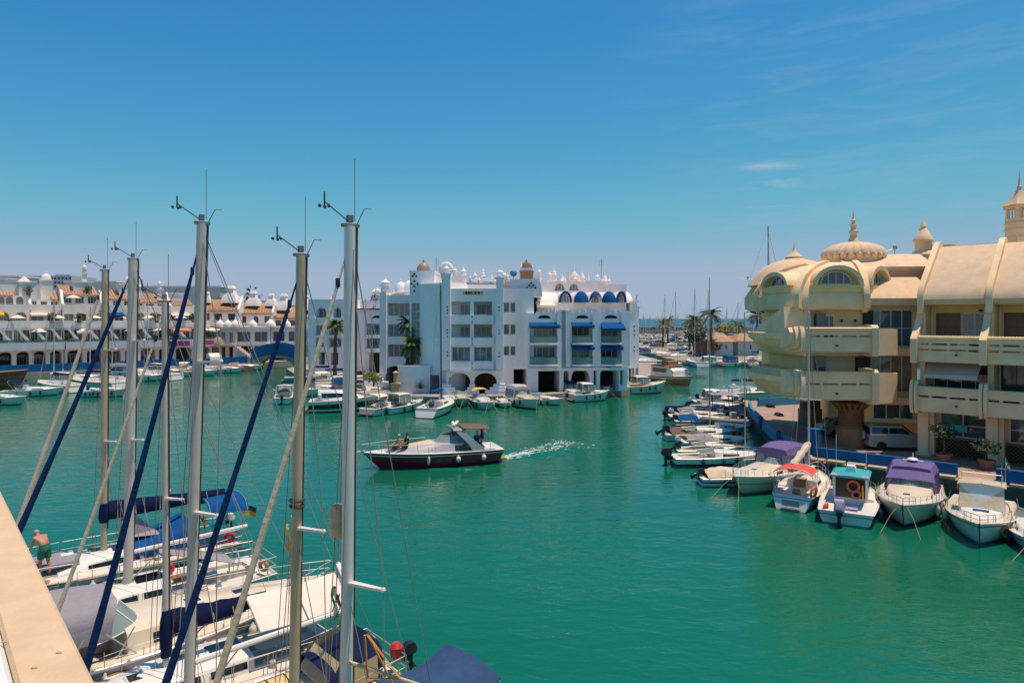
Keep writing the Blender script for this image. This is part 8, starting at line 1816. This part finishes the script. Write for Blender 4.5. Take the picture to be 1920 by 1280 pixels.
# boats standing ashore or afloat further back: small, alike
proto_c, _ = cruiser('small white motor cruiser lost among others in the far boatyard', (60,230), .4, 8, 2.7, GEL, 1.4, 1.8, 'hardtop', group='motor cruisers in the far boatyard'); proto_c.location.z = .3
proto_y = far_yacht('distant white sailing yacht among others in the far boatyard', 70, 250, .7, 9.5, 11.5, None, None, 'sailing yachts in the far boatyard')
proto_y.location.z = .3
for i in range(34):
    Y = rnd.uniform(195,390); px = rnd.uniform(1200,1300) if i < 22 else rnd.uniform(1300,1425)
    if Y < 205 and px > 1300: Y += 60
    src = proto_y if i % 2 else proto_c
    dup(src, src['label'], (xp(px,Y),Y,.3), rnd.uniform(0,6.28))
def car(label, loc, rz, m, L_=4.3, B=1.75, h=1.45, suv=False, name='parked_car'):
    root = thing(name, label, 'car', loc, rz); z0 = .28
    mb = MB(); P = [(-L_/2,.42),(-L_/2+.02,.85),(-L_/2+.1,.95),(L_/2-1.25,.98),(L_/2-.25,.85),(L_/2-.02,.65),(L_/2,.4)] if not suv else [(-L_/2,.5),(-L_/2+.02,1.05),(-L_/2+.06,1.12),(L_/2-1.3,1.12),(L_/2-.15,1.02),(L_/2-.02,.8),(L_/2,.5)]
    prof = P+[(L_/2-.1,z0),(-L_/2+.1,z0)]
    mb.loft([[(x,y*k,z) for x,z in prof] for y,k in ((-B/2,.96),(-B/2,1.0),(B/2,1.0),(B/2,.96))][1:3]); body = mb.build('body', m, root)
    zt = P[2][1]; st = [(-L_/2+.12,B*.46,B*.40,zt-.03,h*.98),(-L_/2+.5,B*.47,B*.40,zt-.03,h),(.1,B*.47,B*.40,zt-.03,h),(L_/2-1.3,B*.46,B*.36,zt-.03,zt+.02)] if suv else [(-L_/2+.25,B*.45,B*.3,zt-.03,zt+.05),(-L_/2+.9,B*.46,B*.38,zt-.03,h-.02),(0,B*.46,B*.38,zt-.03,h),(L_/2-1.3,B*.45,B*.34,zt-.03,zt+.02)]
    house(root, st, m, 'cabin_shell', .03, [(.3,1.45,.2,.85),(1.5,2.5,.2,.8)] if suv else [(.5,1.45,.2,.85),(1.5,2.5,.2,.8)], BGLS)
    mb = MB(); x0, x1 = (-L_/2+.105, -L_/2+.115); 
    if suv: mb.box(x0-.02,-B*.36,zt+.05,x1,B*.36,h-.14)
    else: mb.quad((-L_/2+.3,-B*.33,zt+.08),(-L_/2+.3,B*.33,zt+.08),(-L_/2+.86,B*.34,h-.02),(-L_/2+.86,-B*.34,h-.02))
    mb.build('rear_window', BGLS, root)
    mb = MB(); mb.quad((L_/2-1.28,-B*.38,zt+.06),(L_/2-1.28,B*.38,zt+.06),(.2,B*.36,h+.02),(.2,-B*.36,h+.02)) ; mb.build('front_window', BGLS, root)
    for x in (-L_*.31,L_*.31):
        for sd in (1,-1):
            mb = MB(); T_ = Matrix.Translation((x,sd*(B/2-.08),.33)) @ Matrix.Rotation(pi/2,4,'X'); mb.T = T_; mb.lathe([(.2,-.1),(.33,-.1),(.35,-.05),(.35,.05),(.33,.1),(.2,.1)], 18); w = mb.build('wheel', TYRE, root)
            mb = MB(); mb.T = T_; mb.lathe([(.2,-.085),(.19,.085)], 12); mb.build('rim', CARS, w)
    for sd in (1,-1):
        mb = MB(); mb.box(-L_/2-.015,sd*B*.38-.1,.7,-L_/2+.04,sd*B*.38+.1,.92); mb.build('tail_lamp', LAMPR, root)
        mb = MB(); mb.box(L_/2-.12,sd*B*.36-.14,.6,L_/2+.01,sd*B*.36+.14,.74); mb.build('headlight', FENW, root)
    mb = MB(); mb.box(-L_/2-.05,-B*.47,.38,-L_/2+.02,B*.47,.58); mb.build('bumper', BLKP if not suv else m, root)
    mb = MB(); mb.box(L_/2-.02,-B*.47,.36,L_/2+.04,B*.47,.56); mb.build('bumper', BLKP if not suv else m, root)
    if suv:
        mb = MB(); T_ = Matrix.Translation((-L_/2-.14,-.05,.98)) @ Matrix.Rotation(pi/2,4,'Y'); mb.T = T_; mb.lathe([(.02,-.1),(.34,-.1),(.36,-.05),(.36,.08),(.02,.1)], 18); mb.build('spare_wheel_cover', CARW, root)
        mb = MB()
        for sd in (1,-1): mb.tube([(-L_/2+.4,sd*B*.36,h+.07),(.2,sd*B*.36,h+.07)], .02, 5)
        mb.build('roof_rail', BLKP, root)
    return root
car('off road car with white spare wheel cover parked under the cream building', (27.6,49.0,QZ+.01), -.12, CARW, 4.4, 1.8, 1.75, True, 'off_road_car')
car('white hatchback parked behind the carved brown column', (26.6,54.4,QZ+.01), .05, CARW)
for i, (px, py, m, lab) in enumerate(((1216,649,CARR,'dark red car parked left in the far marina car park'),(1238,646,CARR,'bright red car parked by the palm pair in the far marina'),(1208,641,CARS,'silver car left end of the far car park'),(1222,640,CARW,'white car behind the dark red car'),(1262,642,CARB,'dark blue car right of the palm pair'),(1275,647,CARW,'white van like car below the slender palms'),(1284,656,CARS,'dark windowed silver car on the far quay'),(1268,637,CARB,'blue car farthest back in the car park'),(1234,637,CARS,'grey car behind the red cars'))):
    p = at(px, py, .9); car(lab, (p.x,p.y,.91), rnd.uniform(-.4,.4)+(0 if i % 3 else 1.2), m, 4.6, 1.9, 1.6)
# ---------------------------------------------------------------- balcony parapet in the foreground
zl = EYE-1.2; k = 1.2*F
e0 = Vector((xp(180, k/684), k/684)); dl = Vector((-1119/1280,1)).normalized(); nl = Vector((dl.y,-dl.x))   # outward normal (right)
i0 = Vector((xp(30, k/684), k/684)); wd = (e0-i0).dot(nl)
root = thing('balcony_parapet', 'cream rendered balcony parapet in the lower left foreground with a white inner rail', 'parapet', (e0.x,e0.y,0))
BALC = mat('cream_parapet_render', (0.62, 0.45, 0.29), 0.9, 0.11, 5.0, 0.12, 60, stain=.6, stain_rgb=(.58,.40,.22))  # cream render of the coping, mottled and stained
def Lp(a, b, z): q = e0+dl*a+nl*b; return (q.x-e0.x, q.y-e0.y, z)
mb = MB(); bv = .012
mb.loft([[Lp(a,b,z) for b,z in ((-wd,zl-1.0),(-wd,zl-bv),(-wd+bv,zl),(-bv,zl),(0,zl-bv),(0,zl-1.0))] for a in (-3,0,3,9)]); mb.build('coping', BALC, root)
mb = MB(); mb.loft([[Lp(a,b,z) for b,z in ((-wd+.05,0),(-wd+.05,zl-1.0),(-.004,zl-1.0),(-.004,0))] for a in (-3,9)]); mb.build('facade_below', CREAM, root)
mb = MB(); mb.loft([[Lp(a,b,z) for b,z in ((-wd-.10,zl-1.0),(-wd-.10,zl-.02),(-wd-.08,zl),(-wd-.02,zl),(-wd-.003,zl-.02),(-wd-.003,zl-1.0))] for a in (-3,0,3,9)]); mb.build('inner_rail', FRMW, root)
mb = MB(); mb.loft([[Lp(a,b,z) for b,z in ((-3,zl-1.2),(-3,zl-1.02),(-wd,zl-1.02),(-wd,zl-1.2))] for a in (-3,9)]); mb.build('balcony_floor', CREAM, root)
mb = MB(); rnd = random.Random(2)
for a, b in ((.25,-.14),(.55,-.20),(.32,-.06)):
    q = Vector(Lp(a,b,zl+.002)); mb.ball(q, (.012,.006,.004), 7, 4)
mb.build('chipped_spot', mat('worn_spot', (.45,.33,.2), .9, .2, 30), root)
